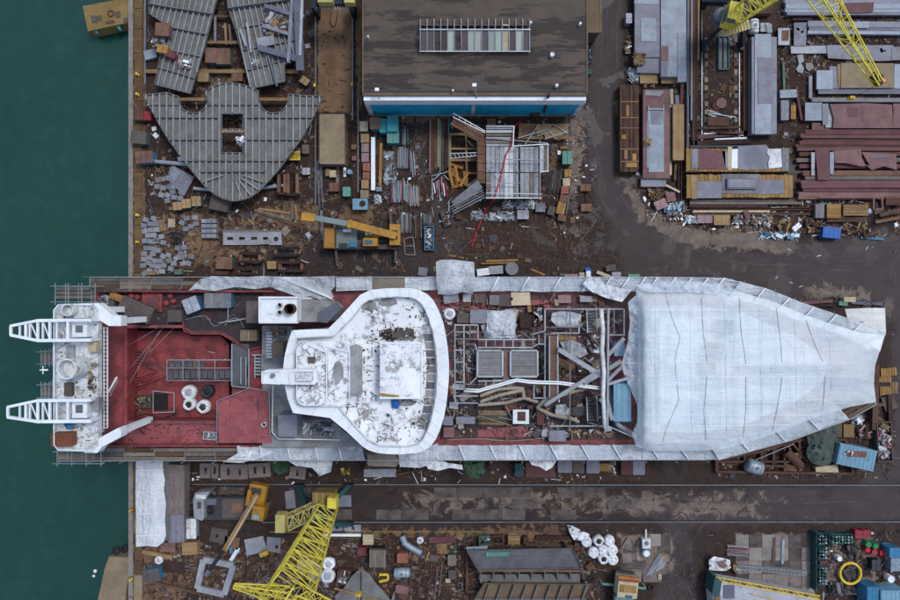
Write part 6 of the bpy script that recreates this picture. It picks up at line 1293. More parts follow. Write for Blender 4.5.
B=MB(); B.smooth=True; B.tube(smooth_path([W(525,127,.1),W(522,123,.3),W(517,123,1),W(514,129,2.9),W(511,145,2.9),W(506,155,2.8),W(502,172,2.8),W(497,190,2.8),W(494,199,2.8),W(486,210,.6),W(479,226,.1),W(475,237,.1),W(471.5,247,.1)]),.085,6); obj('red_hose',B,'red_bright',None,'long bright red hose looping over the work platform','hose')
crate(491.5,122.5,8.5,8,'rust brown crate behind the platform steps',1.0,0,0,'rust_light','rust')
T=thing('timber_trailer','flat trailer heaped with orange brown sheets beside the platform','trailer',at(543.5,131,.8,0)); pbox(T,'deck',(0,0,.6),(6.1,1.9,.15),'wood')
for k in range(9):pbox(T,'sheet',(R.uniform(-1.8,2.1),R.uniform(-.4,.4),.72+k*.03),(R.uniform(1.2,2.4),R.uniform(.7,1.3),.03),R.choice(('wood_orange','tan','rust_light','orange')),R.uniform(-.3,.3))
for s in(-1,1):
 for x in(-2,0,2):pbox(T,'wheel',(x,s*.8,.3),(.6,.6,.2),'black',0,math.pi/2,0,'cyl')
for i,(p,q) in enumerate((((525,144),(539,124)),((537,136),(555,130)),((518,138),(548,129)),((548,129),(556,139)),((553,124),(568,133)),((545,139),(568,131)))):pipe(p,q,'silver scaffold tube lying across the orange sheets',.06,.85+.05*i,'galv',group='tubes across the orange sheets')
skip(567,158.5,10,15,'green skip beside the road',1.2,0,0,'sea_green',None) if False else mbox(567.5,157.5,10,13,'green lidded skip beside the road',1.3,0,0,'green_dull','sea_green','waste_skip','skip'); mbox(562.5,164,4,3.5,'small teal box tucked beside the green skip',.5,0,0,'teal_dark')
mbox(564,147.5,8,2.5,'long flat tan box above the green skip',.3,0,0,'wood'); mbox(559,152.5,3,4,'tiny white carton near the green skip',.4,0,0,'white')
for i in range(8):pipe((551.5+i*1.6,170),(549+i*1.5,193-i%3*2),'red or green tube in the slanted bundle beside the cartons',.07,.02+.05*(i%2),('teal_dark','rust_red','primer_pink','green_dull')[i%4],group='slanted red and green tubes')
for(x,y,w,h,r,m,lb) in((568,173,7,8,0,'wood_orange','orange carton at the head of the road side row'),(566.5,182,7,8,3,'cream','cream carton second in the road side row'),(565,190,7.5,7.5,-4,'orange_red','salmon carton third in the road side row'),(564,198.5,8,7.5,-12,'rust_light','brown carton fourth in the road side row'),(561,208,8,12,-14,'wood_orange','large yellow carton near the end of the road side row'),(551.5,210.5,7,9,-15,'brown_grey','grey brown carton beside the yellow carton'),(562,218,8,6,-10,'rust_light','brown carton at the end of the road side row'),(540.5,207.5,9.5,8.5,0,'concrete_pale','off white box below the work platform')):crate(x,y,w,h,lb,.7,r,0,m,m,'carton','box')
pipe((571,188),(566,214),'long grey pole beside the road side row of cartons',.1,0,'steel_grey'); pipe((567.5,195),(563.5,214),'thin silver pole beside the cartons',.06,.1,'galv')
mbox(585.5,187.5,11,7,'rusty block on the road edge, upper end of the chain',.7,0,0,'rust','rust_light'); mbox(586.5,207.5,11,7.5,'rusty block on the road edge, lower end of the chain',.7,0,0,'rust','rust_light')
B=MB(); B.tube([W(585.5,191,.1),W(586,197,.1),W(585.5,204,.1)],.06,6); obj('chain',B,'rust_dark',None,'rusty chain between the two road edge blocks','chain'); pipe((590,211),(597,217),'short rusty bar beside the lower road block',.05,0,'rust')
mbox(523,214.5,11.5,9,'pale grey cabinet below the work platform',.9,0,0,'concrete_pale','steel_pale','cabinet','cabinet'); mbox(459,216,7,6,'small rusty box beside the silver coils',.5,0,0,'rust')
for(x,y,w,h,n,lb) in((519,204.5,34,8,90,'pile of silver scaffold brackets below the platform'),(504,216,28,9,90,'silver bracket pile beside the pale grey cabinet'),(477,215,12,10,50,'silver wire coils on the mud'),(486,217,10,6,26,'few silver brackets under the red hose')):heap(x,y,w,h,lb,('galv','galv_blue','steel_grey','white'),.5,0,0,n,rods=.85,lmax=1.2,name='bracket_pile',cat='brackets')
rack(405.5,222.5,10,21,'grey rack of rods beside the mobile crane',10,0,.6,'steel_grey',('galv','steel_grey','rust')); rack(418,225.5,6.5,25,'narrow grey stillage next to the blue rack',7,2,.6,'steel_grey',('steel_pale','brown_grey','rust')); rack(427.5,219.5,9,11,'teal stillage of short boards above the blue rack',7,0,.6,'teal_dark',('sea_green','wood_grey','galv')); skip(429,238,9.5,24.5,'long blue rack full of chain and fittings',.7,0,0,'blue_mid',('galv','steel_grey','grey_dark'),name='fitting_rack',cat='rack',dens=110)
polyframe([(404,239),(413,237),(415,255),(405,254.5)],'open steel frame lying beside the mobile crane',.05,.14,.2,'steel_grey','open_stillage','frame',cross=((404.5,246,414,246),)); skip(446.5,218,9,16,'tilted skip of mixed fittings on the mud',.6,18,0,'brown_grey',('white','galv','rust','orange_red'),dens=46)
plate([(419,267),(428,268),(426.5,276),(417.5,275)],'pale tilted plate beside the walkway sheet',.3,.05,'steel_lilac')
# yellow mobile crane by the ship
def mobile_crane():
 c=W(362,239,1.4); c.z=0; T=thing('mobile_crane','yellow mobile crane with outriggers down beside the ship','mobile crane',c,0)
 def L(px,py,z):return W(px,py,z)-c
 def bx(n,x0,y0,x1,y1,z0,z1,m,par=None):a,b=L(x0,y0,z1),L(x1,y1,z1); return pbox(par or T,n,((a.x+b.x)/2,(a.y+b.y)/2,(z0+z1)/2),(abs(b.x-a.x),abs(b.y-a.y),z1-z0),m)
 bx('chassis',324,229,399,249,.6,1.3,'grey_dark'); bx('engine_deck',334.5,229.5,357,248,1.3,1.8,'boom_green'); bx('bonnet_grille',333,233,336,247,1.3,1.9,'black'); bx('side_rail',333,247.5,396,249.5,1.2,1.35,'steel_grey')
 cab=bx('driver_cab',324,228,334,248,1.0,2.7,'mobile_yellow'); a=L(323.8,238,2.2); pbox(T,'windscreen',(a.x+.0,a.y,2.1),(.06,1.7,.7),'cab_glass'); bx('cab_roof',324.8,229,333.2,247,2.7,2.78,'orange')
 bx('blue_tool_box',349,242,357,247,1.8,2.1,'blue_mid'); bx('tool_box',339,243,347,247,1.8,2.0,'grey_dark'); bx('air_filter',343,229,351,232,1.8,2.3,'white')
 for x in(340,345,350):bx('deck_slot',x,234,x+2.5,241,1.8,1.84,'steel_grey')
 for x in(330,342,372,384,394):
  for y in(230.5,247.5):a=L(x,y,.6); w=pbox(T,'wheel',(a.x,a.y,.55),(1.1,1.1,.4),'black',0,math.pi/2,0,'cyl')
 bx('turntable',365,233,390,247,1.3,1.6,'mobile_yellow'); bx('machinery_deck',356,240,392,249,1.35,1.7,'brown_grey'); oc=bx('operator_cab',363,238,377.5,246,1.6,3.2,'mobile_yellow'); bx('cab_window',364.5,239.8,372.5,244.4,3.2,3.24,'cab_glass'); bx('counterweight',389.5,224,400,245,1.5,2.8,'mobile_yellow'); bx('weight_recess',391.5,230,397.5,233.5,2.8,2.83,'grey_dark'); bx('weight_recess',391.5,236,397.5,239.5,2.8,2.83,'grey_dark'); bx('winch',378,237,388,242,1.6,2.4,'black')
 for x,y in((367,233),(371,233)):a=L(x,y,2.6); pbox(T,'hydraulic_tank',(a.x,a.y,2.2),(.5,.5,.8),'white',kind='cyl')
 pbar(T,'boom_section',L(396,236,3.0),L(350,224,3.5),.85,.8,'mobile_yellow'); pbar(T,'boom_section',L(352,224.5,3.5),L(312,217.5,3.9),.65,.6,'boom_green'); pbar(T,'boom_head',L(315,218,3.9),L(302,216.5,4.0),.95,.7,'mobile_yellow'); pbar(T,'boom_collar',L(352,224.6,3.55),L(348.5,223.8,3.55),.95,.9,'mobile_yellow'); pbar(T,'boom_cylinder',L(386,236,2.2),L(364,228.6,2.9),.25,.25,'galv','rod')
 for s in(-1,1):a=L(303,216.5+s*2.2,4.1); pbox(T,'sheave',(a.x,a.y,3.8),(.6,.6,.1),'rust',0,math.pi/2,0,'cyl')
 for(x,y,px,py) in((336,250,339,265.6),(396,248,397,262.6),(391.5,226,391.5,211),(335,228,333.5,214)):
  a,b=L(x,y,.8),L(px-1.5,py,.8); pbar(T,'outrigger_beam',a,b,.3,.3,'brown_grey'); b=L(px,py,.15); pbox(T,'outrigger_jack',(b.x,b.y,.45),(.25,.25,.8),'galv',kind='cyl'); q=obj('outrigger_pad',torus(.36,.12,18,6),'rust_light',T); q.location=(b.x,b.y,0); pbox(T,'pad_disc',(b.x,b.y,.06),(.7,.7,.1),'brown_grey',kind='cyl')
mobile_crane()
ibeam((449,255),(464,258),'thin tan plank on the mud by the walkway',0,.2,.06,'wood','plank','plank',None,'box'); ibeam((486,261),(518,260),'yellow batten stack beside the walkway',.3,.25,.12,'wood_orange','plank','plank',None,'box'); ibeam((481,263.5),(515,262.5),'second yellow batten beside the walkway',.2,.2,.1,'wood_orange','plank','plank',None,'box'); ibeam((531,269),(545,275),'short yellow plank lying slanted beside the walkway',0,.22,.08,'wood_orange','plank','plank',None,'box')
crate(496,270,14,8,'pale crate between walkway and yellow battens',.9,4,0,'steel_pale','wood_grey'); crate(483,272,12,7,'white crate beside the big bulging sheet',.9,8,0,'white','steel_pale');
T=thing('cable_reel','round white cable reel beside the walkway','cable reel',at(512,268.5,1.1,0)); B=MB(); B.lathe([(.8,0),(.8,.08),(.35,.1),(.35,1.0),(.8,1.02),(.8,1.1),(.12,1.1),(.12,1.0),(.001,1.0)],22); obj('drum',B,'concrete_pale',T); pbox(T,'hub',(0,0,1.12),(.4,.4,.06),'steel_grey',kind='cyl')
for(x,y,w,h,r,m,lb) in((571,276,14,4,0,'pink','pale pink box against the walkway'),(582,275,5,5,0,'cream','cream box against the walkway'),(588.5,274,4.5,6,0,'white','white box against the walkway'),(616.5,275,9,6,0,'steel_pale','grey box against the walkway by the asphalt'),(634,276.5,12,5,0,'sea_green','sea green box against the walkway by the asphalt'),(611,268,10,6,10,'brown_grey','brown bundle lid beside the asphalt')):mbox(x,y,w,h,lb,.6,r,0,m)
ibeam((597,272),(611,277),'thick white timber lying against the walkway',0,.4,.35,'cream','timber_beam','timber',None,'box'); ibeam((594,275),(599,270),'thin dark bar beside the thick white timber',0,.12,.12,'navy','steel_bar','bar',None,'box')
tarp([(585,268),(589,266.5),(592,270),(590,273),(586,272)],'small blue plastic sheet near the walkway',.4,'blue',2,wr=.3,fr=.4); mbox(583,275.5,2.6,3.5,'tiny blue canister beside the cream box',.5,0,0,'blue')
litter([(372,112),(590,114),(600,200),(560,240),(430,240),(372,205)],1144,('rust','wood','steel_grey','galv','rust_dark','wood_dark','white'),'small rubbish around the tube racks and platform',seed=31)
litter([(262,205),(600,225),(615,276),(262,276)],924,('rust','wood_dark','steel_grey','rust_dark','sandbox'),'small rubbish on the dark mud beside the ship',seed=32,smax=.35)
# plate yard beyond the road
def pl(x0,y0,x1,y1,z,m,lb,th=.03,rough=.5,rz=0,notch=0,holes=()):return plate(rect((x0+x1)/2,(y0+y1)/2,x1-x0,y1-y0,rz,rough,notch),lb,z,th,m,holes)
def stack(x0,y0,x1,y1,lb,ht,m,fr='wood_dark',n=4,cat='plate stack'):
 zt=ht; T=thing('plate_stack',lb,cat,at((x0+x1)/2,(y0+y1)/2,ht,0)); a,b=ML(x1-x0,ht),ML(y1-y0,ht); lng=b>a; k=5
 for i in range(k):
  o=((i+.5)/k-.5)*(b if lng else a); pbox(T,'bearer',(0,o,.08) if lng else(o,0,.08),(a*.96,.2,.16) if lng else(.2,b*.96,.16),fr)
 for i in range(n):
  z=.16+(ht-.16)*i/n; h=(ht-.16)/n; pbox(T,'plate',(R.uniform(-.1,.1),R.uniform(-.1,.1),z+h/2),(a-R.uniform(0,.25)*(i<n-1),b-R.uniform(0,.3)*(i<n-1),h-.015),m if i==n-1 else R.choice((m,'rust','steel_slate')))
 return T
stack(635,-20,660,57,'tall stack of lilac plates beside the road',1.2,'steel_lilac'); pl(641,18,656,41,1.21,'steel_blue','paler rectangular plate on the lilac stack by the road',.04); pl(637,57,660,73,.7,'steel_lilac','lilac plate stepping down from the road side stack',.3); pl(634.5,-20,659,4,1.21,'steel_blue','bluish plate covering the top end of the road side stack')
stack(661.5,-20,687,76,'tall stack of bluish plates beside the rusty beams',1.3,'steel_blue'); pl(677.5,33,686.5,82,1.31,'steel_blue','long narrow bluish plate on the second stack',.05); pl(661.5,46,668,61,1.31,'primer_pink','pinkish strip plate on the second stack',.04); pl(661,62,668,76,1.31,'steel_lilac','small lilac plate beside the pinkish strip',.04); pl(661,28,665,46,1.31,'steel_blue','thin blue strip on the second stack edge',.03)
stack(640,73,658,83,'low stack of tan boards below the lilac plates',.6,'cardboard',n=3,cat='board stack'); stack(661,76,677,83,'low stack of tan boards below the bluish plates',.6,'cardboard',n=3,cat='board stack')
mbox(629,18,6,10,'white cabinet at the road edge beside the plate stack',1.0,0,0,'steel_pale',name='cabinet',cat='cabinet')
for(x,y,w,h,n,ms,lb) in((629.5,38,6,14,26,('wood','rust','wood_grey'),'timber scrap heap at the road edge'),(629,48,7,10,26,('white','primer_pink','wood'),'pink and white rags at the road edge'),(639,58,13,12,50,('wood','wood_dark','sandbox'),'broken timber on the lilac plates'),(634,74,11,15,60,('white','galv_blue','steel_pale'),'white and grey rag pile at the road edge'),(649,84,14,5,26,('wood','primer_pink','cream'),'wood offcuts above the red plate stack')):heap(x,y,w,h,lb,ms,.7 if x!=639 else.4,0,0 if x!=639 else 1.2,n)
T=thing('timber_stack','long stack of dark timber boards beside the road','timber stack',at(629.5,128,1.3,0)); a=ML(19,1.3); b=ML(88,1.3)
pbox(T,'core',(0,0,.6),(a-.15,b-.15,1.2),'wood_dark')
for i in range(9):pbox(T,'board',(((i+.5)/9-.5)*a,R.uniform(-.2,.2),1.24),(a/9-.03,b*R.uniform(.93,1),.07),R.choice(('wood_dark','rust_dark','rust','wood_dark')),kind='plank')
for y in(-.38,-.24,.0,.12,.3):pbox(T,'batten',(0,y*b,1.31),(a*.96,.12,.06),'wood')
for x,y,w,h in((-.2,-.3,.08,.1),(.25,-.33,.1,.08),(-.3,-.1,.12,.05),(.1,-.42,.3,.05),(-.1,.2,.08,.12)):pbox(T,'offcut',(x*a,y*b,1.33),(w*a*2,h*b,.04),R.choice(('wood','wood_orange')))
plate([(612.5,90),(619,88),(620.5,100),(620,117),(613,116)],'worn grey road patch beside the dark timber stack',.004,.02,'puddle_grey') if False else None
stack(643,89,669.5,178,'stack of red primed plates in the plate yard',1.1,'primer_pink'); stack(641,176,666,187,'low lilac plates at the foot of the red stack',.7,'steel_lilac'); pl(649,108,664,172,1.11,'steel_blue','long pale plate on the red plate stack',.05,.3); pl(647,110,651,168,1.12,'steel_lilac','narrow lilac strip on the red plate stack',.03); pl(651,108,661,124,1.17,'steel_lilac','small lilac plate on the long pale plate',.04)
plate([(645.5,90),(664,91),(660,96),(645,95)],'grey wedge shaped plate on top of the red stack',1.11,.04,'steel_pale'); pipe((648.5,105),(648.5,120),'upright pale bar on the red stack',.06,1.15,'galv'); pipe((663.5,105),(663.5,120),'second upright pale bar on the red stack',.06,1.15,'galv'); pipe((648,109),(664,109),'cross bar joining the two pale bars',.06,1.28,'galv'); heap(648,142,7,8,'twigs of broken wood on the red stack',('wood','wood_orange'),.25,0,1.16,14)
mbox(678.5,132,11,56,'long tan timber box beside the red plate stack',1.3,0,0,'sandbox','cardboard','timber_box','box')
for i,(p,q,w,m,lb) in enumerate((((671.5,89),(672,104),.4,'cream','first pale post above the tan timber box'),((677,95),(677.5,104),.5,'concrete_pale','second pale post above the tan timber box'),((682,84),(681.5,104),.35,'rust_red','red post above the tan timber box'),((671,105),(670.5,175),.3,'cream','long pale batten beside the tan timber box'),((686,98),(686,160),.4,'rust_dark','dark rusty channel beside the tan timber box'),((680,160),(680,200),.4,'rust','rusty channel below the tan timber box'),((676,163),(675,180),.3,'wood_dark','dark plank below the tan timber box'))):ibeam(p,q,lb,.05,w,.4,m,prof='box' if 'pos' in lb or 'batten' in lb or 'plank' in lb else 'U')
for i,(x,w,y1,m,lb) in enumerate(((688.5,.25,150,'steel_slate','slate edged'),(690.5,.3,95,'rust','short rusty'),(692.5,.2,120,'steel_blue','thin bluish'),(694.3,.35,140,'rust','long rusty'),(696.8,.3,145,'rust_dark','dark rusty'),(699,.25,60,'tan','tan coloured'),(699.5,.2,0,'rust',''))):
 if lb:ibeam((x,-20),(x-.8,y1),lb+' beam in the bundle beside the crane rail',.1,w,.35,m,group='beams bundled beside the crane rail')
for p,q,lb in(((745.5,-20),(745.5,140),'long rusty kerb beam beyond the crane rail'),):ibeam(p,q,lb,0,.5,.35,'rust',prof='box')
polyframe([(719,36),(729,36),(729,69),(719,69)],'dark green steel tray between the crane rails',.02,.15,.3,'teal_dark','steel_tray','tray',cross=((724,36,724,69),)); plate(rect(724,52.5,9,32),'dark sheet lying in the green steel tray',.06,.04,'grey_mid'); ibeam((730.5,84),(730.5,97),'short tan batten between the crane rails',0,.15,.08,'wood_orange','plank','plank',None,'box'); pipe((728.5,52),(728.5,69),'thin white rod beside the green tray',.05,.0,'white')
T=plate(arc(721.5,103,5.2,0,340,17),'pinkish round plate between the crane rails',.3,.06,'primer_pink'); plate(arc(717,105.5,4.5,0,340,15),'rusty round plate under the pinkish one',.15,.1,'rust')
for i,(p,q) in enumerate((((708,110),(732,118)),((709,113),(736,117)),((711,115),(729,120)),((708,114),(720,119)))):pipe(p,q,'silver tube lying between the rail ends',.08,.0+.1*(i%2),'galv',group='silver tubes between the rail ends')
stack(708,117,729,126,'low stack of rusty plates at the rail end',.5,'rust',n=2)
for i,(p,q,m,w,lb) in enumerate((((698,137),(752,132),'primer_red',.5,'red primed tube crossing the rail ends'),((693,143),(750,141),'rust_dark',.6,'dark rusty beam crossing the rail ends'),((704,133.5),(748,135),'galv',.2,'thin silver bar crossing the rail ends'),((715,139.5),(747,138),'white',.25,'white bar crossing the rail ends'),((694,128),(740,127),'rust',.3,'rusty angle beyond the rail ends'),((690,146.5),(760,146),'grey_dark',.3,'dark channel in front of the plate crates'))):ibeam(p,q,lb,.1+.1*(i%2),w,.25,m)
def plate_crate(x0,y0,x1,y1,lb):
 T=thing('timber_cradle',lb,'timber cradle',at((x0+x1)/2,(y0+y1)/2,1.0,0)); a,b=ML(x1-x0,1.0),ML(y1-y0,1.0)
 for i in range(24):x=((i+.5)/24-.5)*a; pbox(T,'board',(x,R.uniform(-.05,.05),.96),(a/24-.04,b*R.uniform(.94,1),.08),R.choice(('wood_orange','wood_orange','wood')),kind='plank')
 for s in(-1,0,1):pbox(T,'bearer',(0,s*(b/2-.15),.46),(a,.25,.9),'wood_dark')
plate_crate(686,148,789,172,'orange timber cradle nearest the rail ends'); plate_crate(686.5,174,793,198,'orange timber cradle nearest the scrap line')
pl(699,148.5,725,169,1.03,'primer_red','dark red square plate on the upper cradle',.05,.8,0,.25); pl(692,149,700,168,1.02,'steel_lilac','lilac strip beside the dark red square plate',.04); pl(722,152,728,168,1.02,'steel_blue','blue grey strip beside the dark red square plate',.03); pl(728,146.5,732,170,1.03,'cream','cream strip on the upper cradle',.03); pl(731.5,149,738,168,1.04,'white','white and yellow edged plate on the upper cradle',.04)
plate([(738,146),(766,144.5),(769,148),(766,153),(769,158),(767,163),(768,169),(745,170),(738,169)],'large lilac plate with torn edge on the upper cradle',1.06,.05,'steel_lilac'); plate([(768,149),(781,148.5),(782,167),(769,168.5),(768,163),(770,158),(767,153)],'torn white sheet plate on the upper cradle',1.03,.04,'white_worn'); pl(782,148,789,171,1.02,'steel_grey','grey end plate on the upper cradle',.04)
pl(697,181,722,198,1.02,'steel_lilac','lilac plate on the lower cradle',.05); pl(722,174,760,194,1.03,'steel_grey','wide grey plate on the lower cradle',.06,.3); pl(727,178,757,189,1.1,'steel_slate','perforated slate box panel on the wide grey plate',.3,.3); pl(728.5,179.5,755.5,187.5,1.41,'steel_lilac','inner lid of the slate box panel',.03,.2); pl(757,180,784,194,1.02,'steel_lilac','second lilac plate on the lower cradle',.04); pl(691,175,697,199,1.02,'tan','tan plate at the end of the lower cradle',.04)
plate([(787.5,184),(789,183.5),(792.5,190),(791,190.5)],'painted black stroke plate on the orange boards',1.03,.01,'black') if False else None
for i,(y,m,x0,x1,lb) in enumerate(((200.5,'brown_grey',690,793,'first brown plank'),(203,'wood_grey',690,802,'grey plank'),(205.5,'primer_red',690,768,'red primed bar'),(209,'rust',693,812,'long rusty channel'),(211.5,'cream',693,770,'cream batten'),(213.5,'rust_light',694,811,'last rusty channel'))):ibeam((x0,y),(x1,y),lb+' in front of the lower cradle',.2,.3,.3,m,prof='box' if 'plank' in lb or 'batten' in lb else 'U')
for(x,y,w,h,n,ms,lb) in((656,194,14,14,60,('rust','wood','steel_grey','wood_dark'),'rusty scrap at the corner of the scrap line'),(674,206,18,7,40,('galv','white','galv_blue'),'silver scrap on the blue tray'),(675,216,18,7,40,('galv','white','rust'),'silver and rust scrap below the blue tray'),(694,219,14,8,46,('galv_blue','white','steel_grey'),'pale blue scrap in the scrap line'),(742,219,18,9,50,('white','steel_grey','rust'),'white scrap in the scrap line'),(765,218,22,14,70,('rust','wood','steel_grey','white'),'tangled rusty scrap near the blue foil'),(785,226,22,14,70,('rust','rust_dark','wood'),'brown scrap tangle beside the white stone'),(781,235,42,7,80,('blue_light','blue_mid','white'),'pale blue foil scraps along the road'),(815,225,20,14,60,('rust','rust_dark','wood'),'brown scrap behind the bright blue crate'),(856,228,26,12,70,('rust','rust_dark','wood'),'brown scrap beyond the bright blue crate'),(875,233,18,8,30,('rust','galv_blue','wood'),'rusty scrap beside the thin blue bar'),(714,219,18,9,30,('rust','wood','steel_grey'),'brown scrap around the tan boxes')):heap(x,y,w,h,lb,ms,.7,0,0,n,lmax=1.3)
skip(674,208,20,8,'bright blue tray in the scrap line',.5,2,0,'blue_mid',('galv','white'),name='scrap_tray',cat='tray'); mbox(671,197,9,9,'pinkish box above the bright blue tray',.8,10,0,'primer_pink'); mbox(661,204,12,9,'faded pink bin at the scrap line corner',.7,25,0,'pink')
mbox(705,219,15,8,'grey pink box in the scrap line',.7,0,0,'pink'); mbox(722,220,16,10,'tan box in the scrap line',.8,0,0,'tan','cardboard'); mbox(797,227,9,5,'white boulder like sack among the scrap',.6,40,0,'bag_white',name='white_sack',cat='sack'); mbox(747,214,5,8,'pinkish upright crate by the scrap',.8,20,0,'primer_pink')
cont(832,232.5,18,11,'bright blue ribbed crate at the road edge',1.0,-5,0,'blue','blue','ribbed_crate','crate'); ibeam((861,237.5),(884,239),'thin bright blue bar at the road edge',0,.3,.2,'blue_mid',prof='box'); pipe((812,236),(823,234),'pale bent rod leading to the bright blue crate',.06,0,'white'); pipe((841,234.5),(847,235.5),'short silver rod beyond the bright blue crate',.06,0,'galv')
ibeam((664,184),(680,192),'pale log lying across the scrap corner',.3,.25,.2,'cream','timber_beam','timber',None,'box')
stack(752,36,777,133,'long stack of lilac plates beside the crane rail',1.3,'steel_lilac',n=5); pl(755,34,771,134,1.31,'steel_blue','long bluish plate on the rail side stack',.05,.3); pl(758,57,773,103,1.37,'steel_lilac','shorter lilac plate with bolt holes on the rail side stack',.05,.3,0,0,(arc(765.5,82,1.2,0,330,9),)); pl(771,60,776,72,1.31,'steel_grey','small grey plate on the rail side stack edge',.03)
hcyl((756,17),(756,32),.6,'rusty white tank beside the crane legs',0,'white_worn'); stack(754,3,772,14,'stack of red brown timbers behind the yellow crane',.9,'rust',n=3); mbox(765,27,9,9,'rusty box with white lid beside the tank',.7,0,0,'rust','steel_pale'); mbox(769.5,28,5,9,'narrow pale box beside the tank',.8,4,0,'steel_pale')
stack(779,27,790,44,'small stack of rust stained grey plates',.6,'steel_pale',n=3); pl(782,30,789,40,.62,'rust_light','rusty offcut on the small grey plates',.03); pl(794,23,806,45,.4,'concrete_pale','off white plate with dark cuts',.06,1.0,0,0,([(797,27),(800,29),(799,31),(796,29)],[(801,31),(804,30),(803,33),(801,33)]))
for i,(y,x0,m,w,lb) in enumerate(((1.5,785,'steel_lilac',.5,'first lilac'),(6,786,'steel_blue',.6,'second bluish'),(10,785,'steel_blue',.5,'third bluish'),(13.5,787,'steel_slate',.35,'slate edged'),(19,793,'rust_dark',.3,'dark short'),(23.5,808,'steel_lilac',.7,'broad lilac'),(28,809,'steel_slate',.6,'broad slate'),(32,808,'steel_blue',.4,'narrow bluish'))):ibeam((x0,y),(920 if i!=4 else 812,y+(1 if i>4 else 0)),lb+' beam in the horizontal beam rack',.2+.06*(i%2),w,.4,m,group='beams in the horizontal rack',prof='I')
plate([(840,3),(874,2),(873,12),(860,13),(841,12)],'red primed plate over the beam rack',.72,.04,'primer_red'); pl(852,21.5,869,28,.75,'steel_blue','pale plate over the broad lilac beam',.03)
pl(791,46,827.5,53,.3,'steel_pale','narrow pale strip plate',.06,.6); plate([(827,45),(893,45),(898,60),(880,61),(828,58)],'large lilac plate with a cross shaped cut',.4,.06,'steel_lilac',[[(880,48),(882,48),(883,50),(886,50),(886,51.5),(883,51.5),(882,53),(880,51)]]); pl(892,47,906,60,.45,'steel_grey','grey plate past the large lilac plate',.05)
stack(816,70,832,89,'stack of pale plates beside the tan plate',.6,'steel_blue',n=3); pl(830,66,841,88,.5,'steel_lilac','lilac plate tucked under the tan plate',.06); pl(838,64,843,86,.6,'tan','narrow tan board under the tan plate',.04); pl(841,63,894,88,.66,'sandbox','large plain tan plate beneath the crane tip',.06,.4); pl(894,64,915,88,.5,'steel_blue','pale plate beyond the tan plate',.06); pl(818,88,915,94,.4,'steel_slate','long slate plate below the tan plate',.06)
plate([(797,55),(803,54),(804,61),(801,63),(804,68),(803,73),(798,72),(796,69),(799,64)],'jagged pale offcut among the plates',.15,.05,'steel_pale'); plate([(806,63),(812,62),(814,68),(809,71),(806,68)],'small jagged grey offcut',.15,.05,'steel_grey'); pl(809,76,812.5,98,.2,'steel_lilac','narrow lilac strip standing near the pale stack',.2); ibeam((783.5,62),(784.5,90),'greenish strip beside the rail side stack',.1,.3,.2,'green_dull',prof='box'); mbox(788.5,93.5,17,8,'pale blue grey block beside the greenish strip',.6,3,0,'steel_blue'); ibeam((796,86),(802,120),'reddish pole leaning beyond the greenish strip',.2,.3,.25,'rust_red',prof='box'); mbox(785,110,8,20,'narrow lilac box below the pale block',.7,0,0,'steel_lilac'); mbox(793.5,112,5,14,'orange brown crate beside the reddish pole',.6,0,0,'orange')
ibeam((812,99.5),(915,100),'long grey beam above the red plates',.3,.5,.35,'steel_grey'); stack(805,103,822,121,'stack of pale plates beside the red plates',.7,'steel_blue',n=4); pl(822,104,829,124,.7,'steel_lilac','white lilac strip at the end of the red plates',.06,1); pl(826,106,833,127,.6,'steel_pale','pale strip tucked against the red plates',.06,1)
plate([(830,104),(866,103),(892,104.5),(893,128),(833,128),(834,118)],'huge red primed plate in the plate yard',.8,.1,'primer_pink'); pl(893,103,925,128,.75,'primer_pink','second huge red plate at the yard edge',.08); stack(812,122,833,130,'low red stack below the pale plates',.5,'primer_pink',n=2); pl(848,108,858,116,.91,'primer_red','small darker plate on the huge red plate',.02); pl(862,106,864.5,122,.91,'primer_red','narrow dark strip on the huge red plate',.02)
for i,(y,x0,m,w,z,lb) in enumerate(((132,804,'rust_red',.6,.6,'topmost red'),(135.5,802,'primer_red',.55,.5,'second red'),(139,804,'wood_dark',.4,.3,'dark timber like'),(142.5,799,'rust_red',.5,.4,'staggered red'),(145.5,797,'rust',.4,.3,'rusty lower'),(149,798,'primer_red',.4,.3,'thin red'),(154,798,'rust',.5,.2,'hidden rusty'),(160,798,'wood_grey',.5,.2,'grey timber like'),(166,799,'rust_red',.5,.2,'red beneath the plates'),(173,802,'rust_light',.6,.4,'pale rusty'),(177.5,804,'wood_grey',.5,.3,'grey'),(182,801,'primer_red',.45,.4,'purple red'),(186,800,'primer_red',.5,.5,'broad purple red'),(190,801,'rust_red',.4,.4,'plain red'),(194,798,'primer_pink',.5,.3,'pink'),(197.5,799,'rust_light',.4,.3,'last pale red'))):ibeam((x0+R.uniform(-2,2),y),(925,y+R.uniform(-.6,.6)),lb+' beam in the long red beam pile',z,w,.4,m,group='beams in the long red pile')
plate([(815,148),(829,149),(830,180),(818,180),(817,168)],'upright dark red plate on the beam pile',1.0,.06,'primer_red'); pl(811,152,815,175,.98,'steel_pale','pale strip beside the upright dark red plate',.04); pl(830,152,834,174,.98,'steel_blue','bluish strip beside the upright dark red plate',.04); plate([(834,151),(861,149),(862,158),(866,166),(860,166),(845,163),(835,163)],'creased red plate on the beam pile',1.0,.06,'primer_pink'); plate([(862,152),(896,154),(897,170),(884,166),(872,170),(865,164),(870,166)],'torn red plate at the end of the beam pile',1.0,.06,'primer_pink'); pl(871,155,890,157.5,1.07,'steel_slate','dark slot strip on the torn red plate',.02)
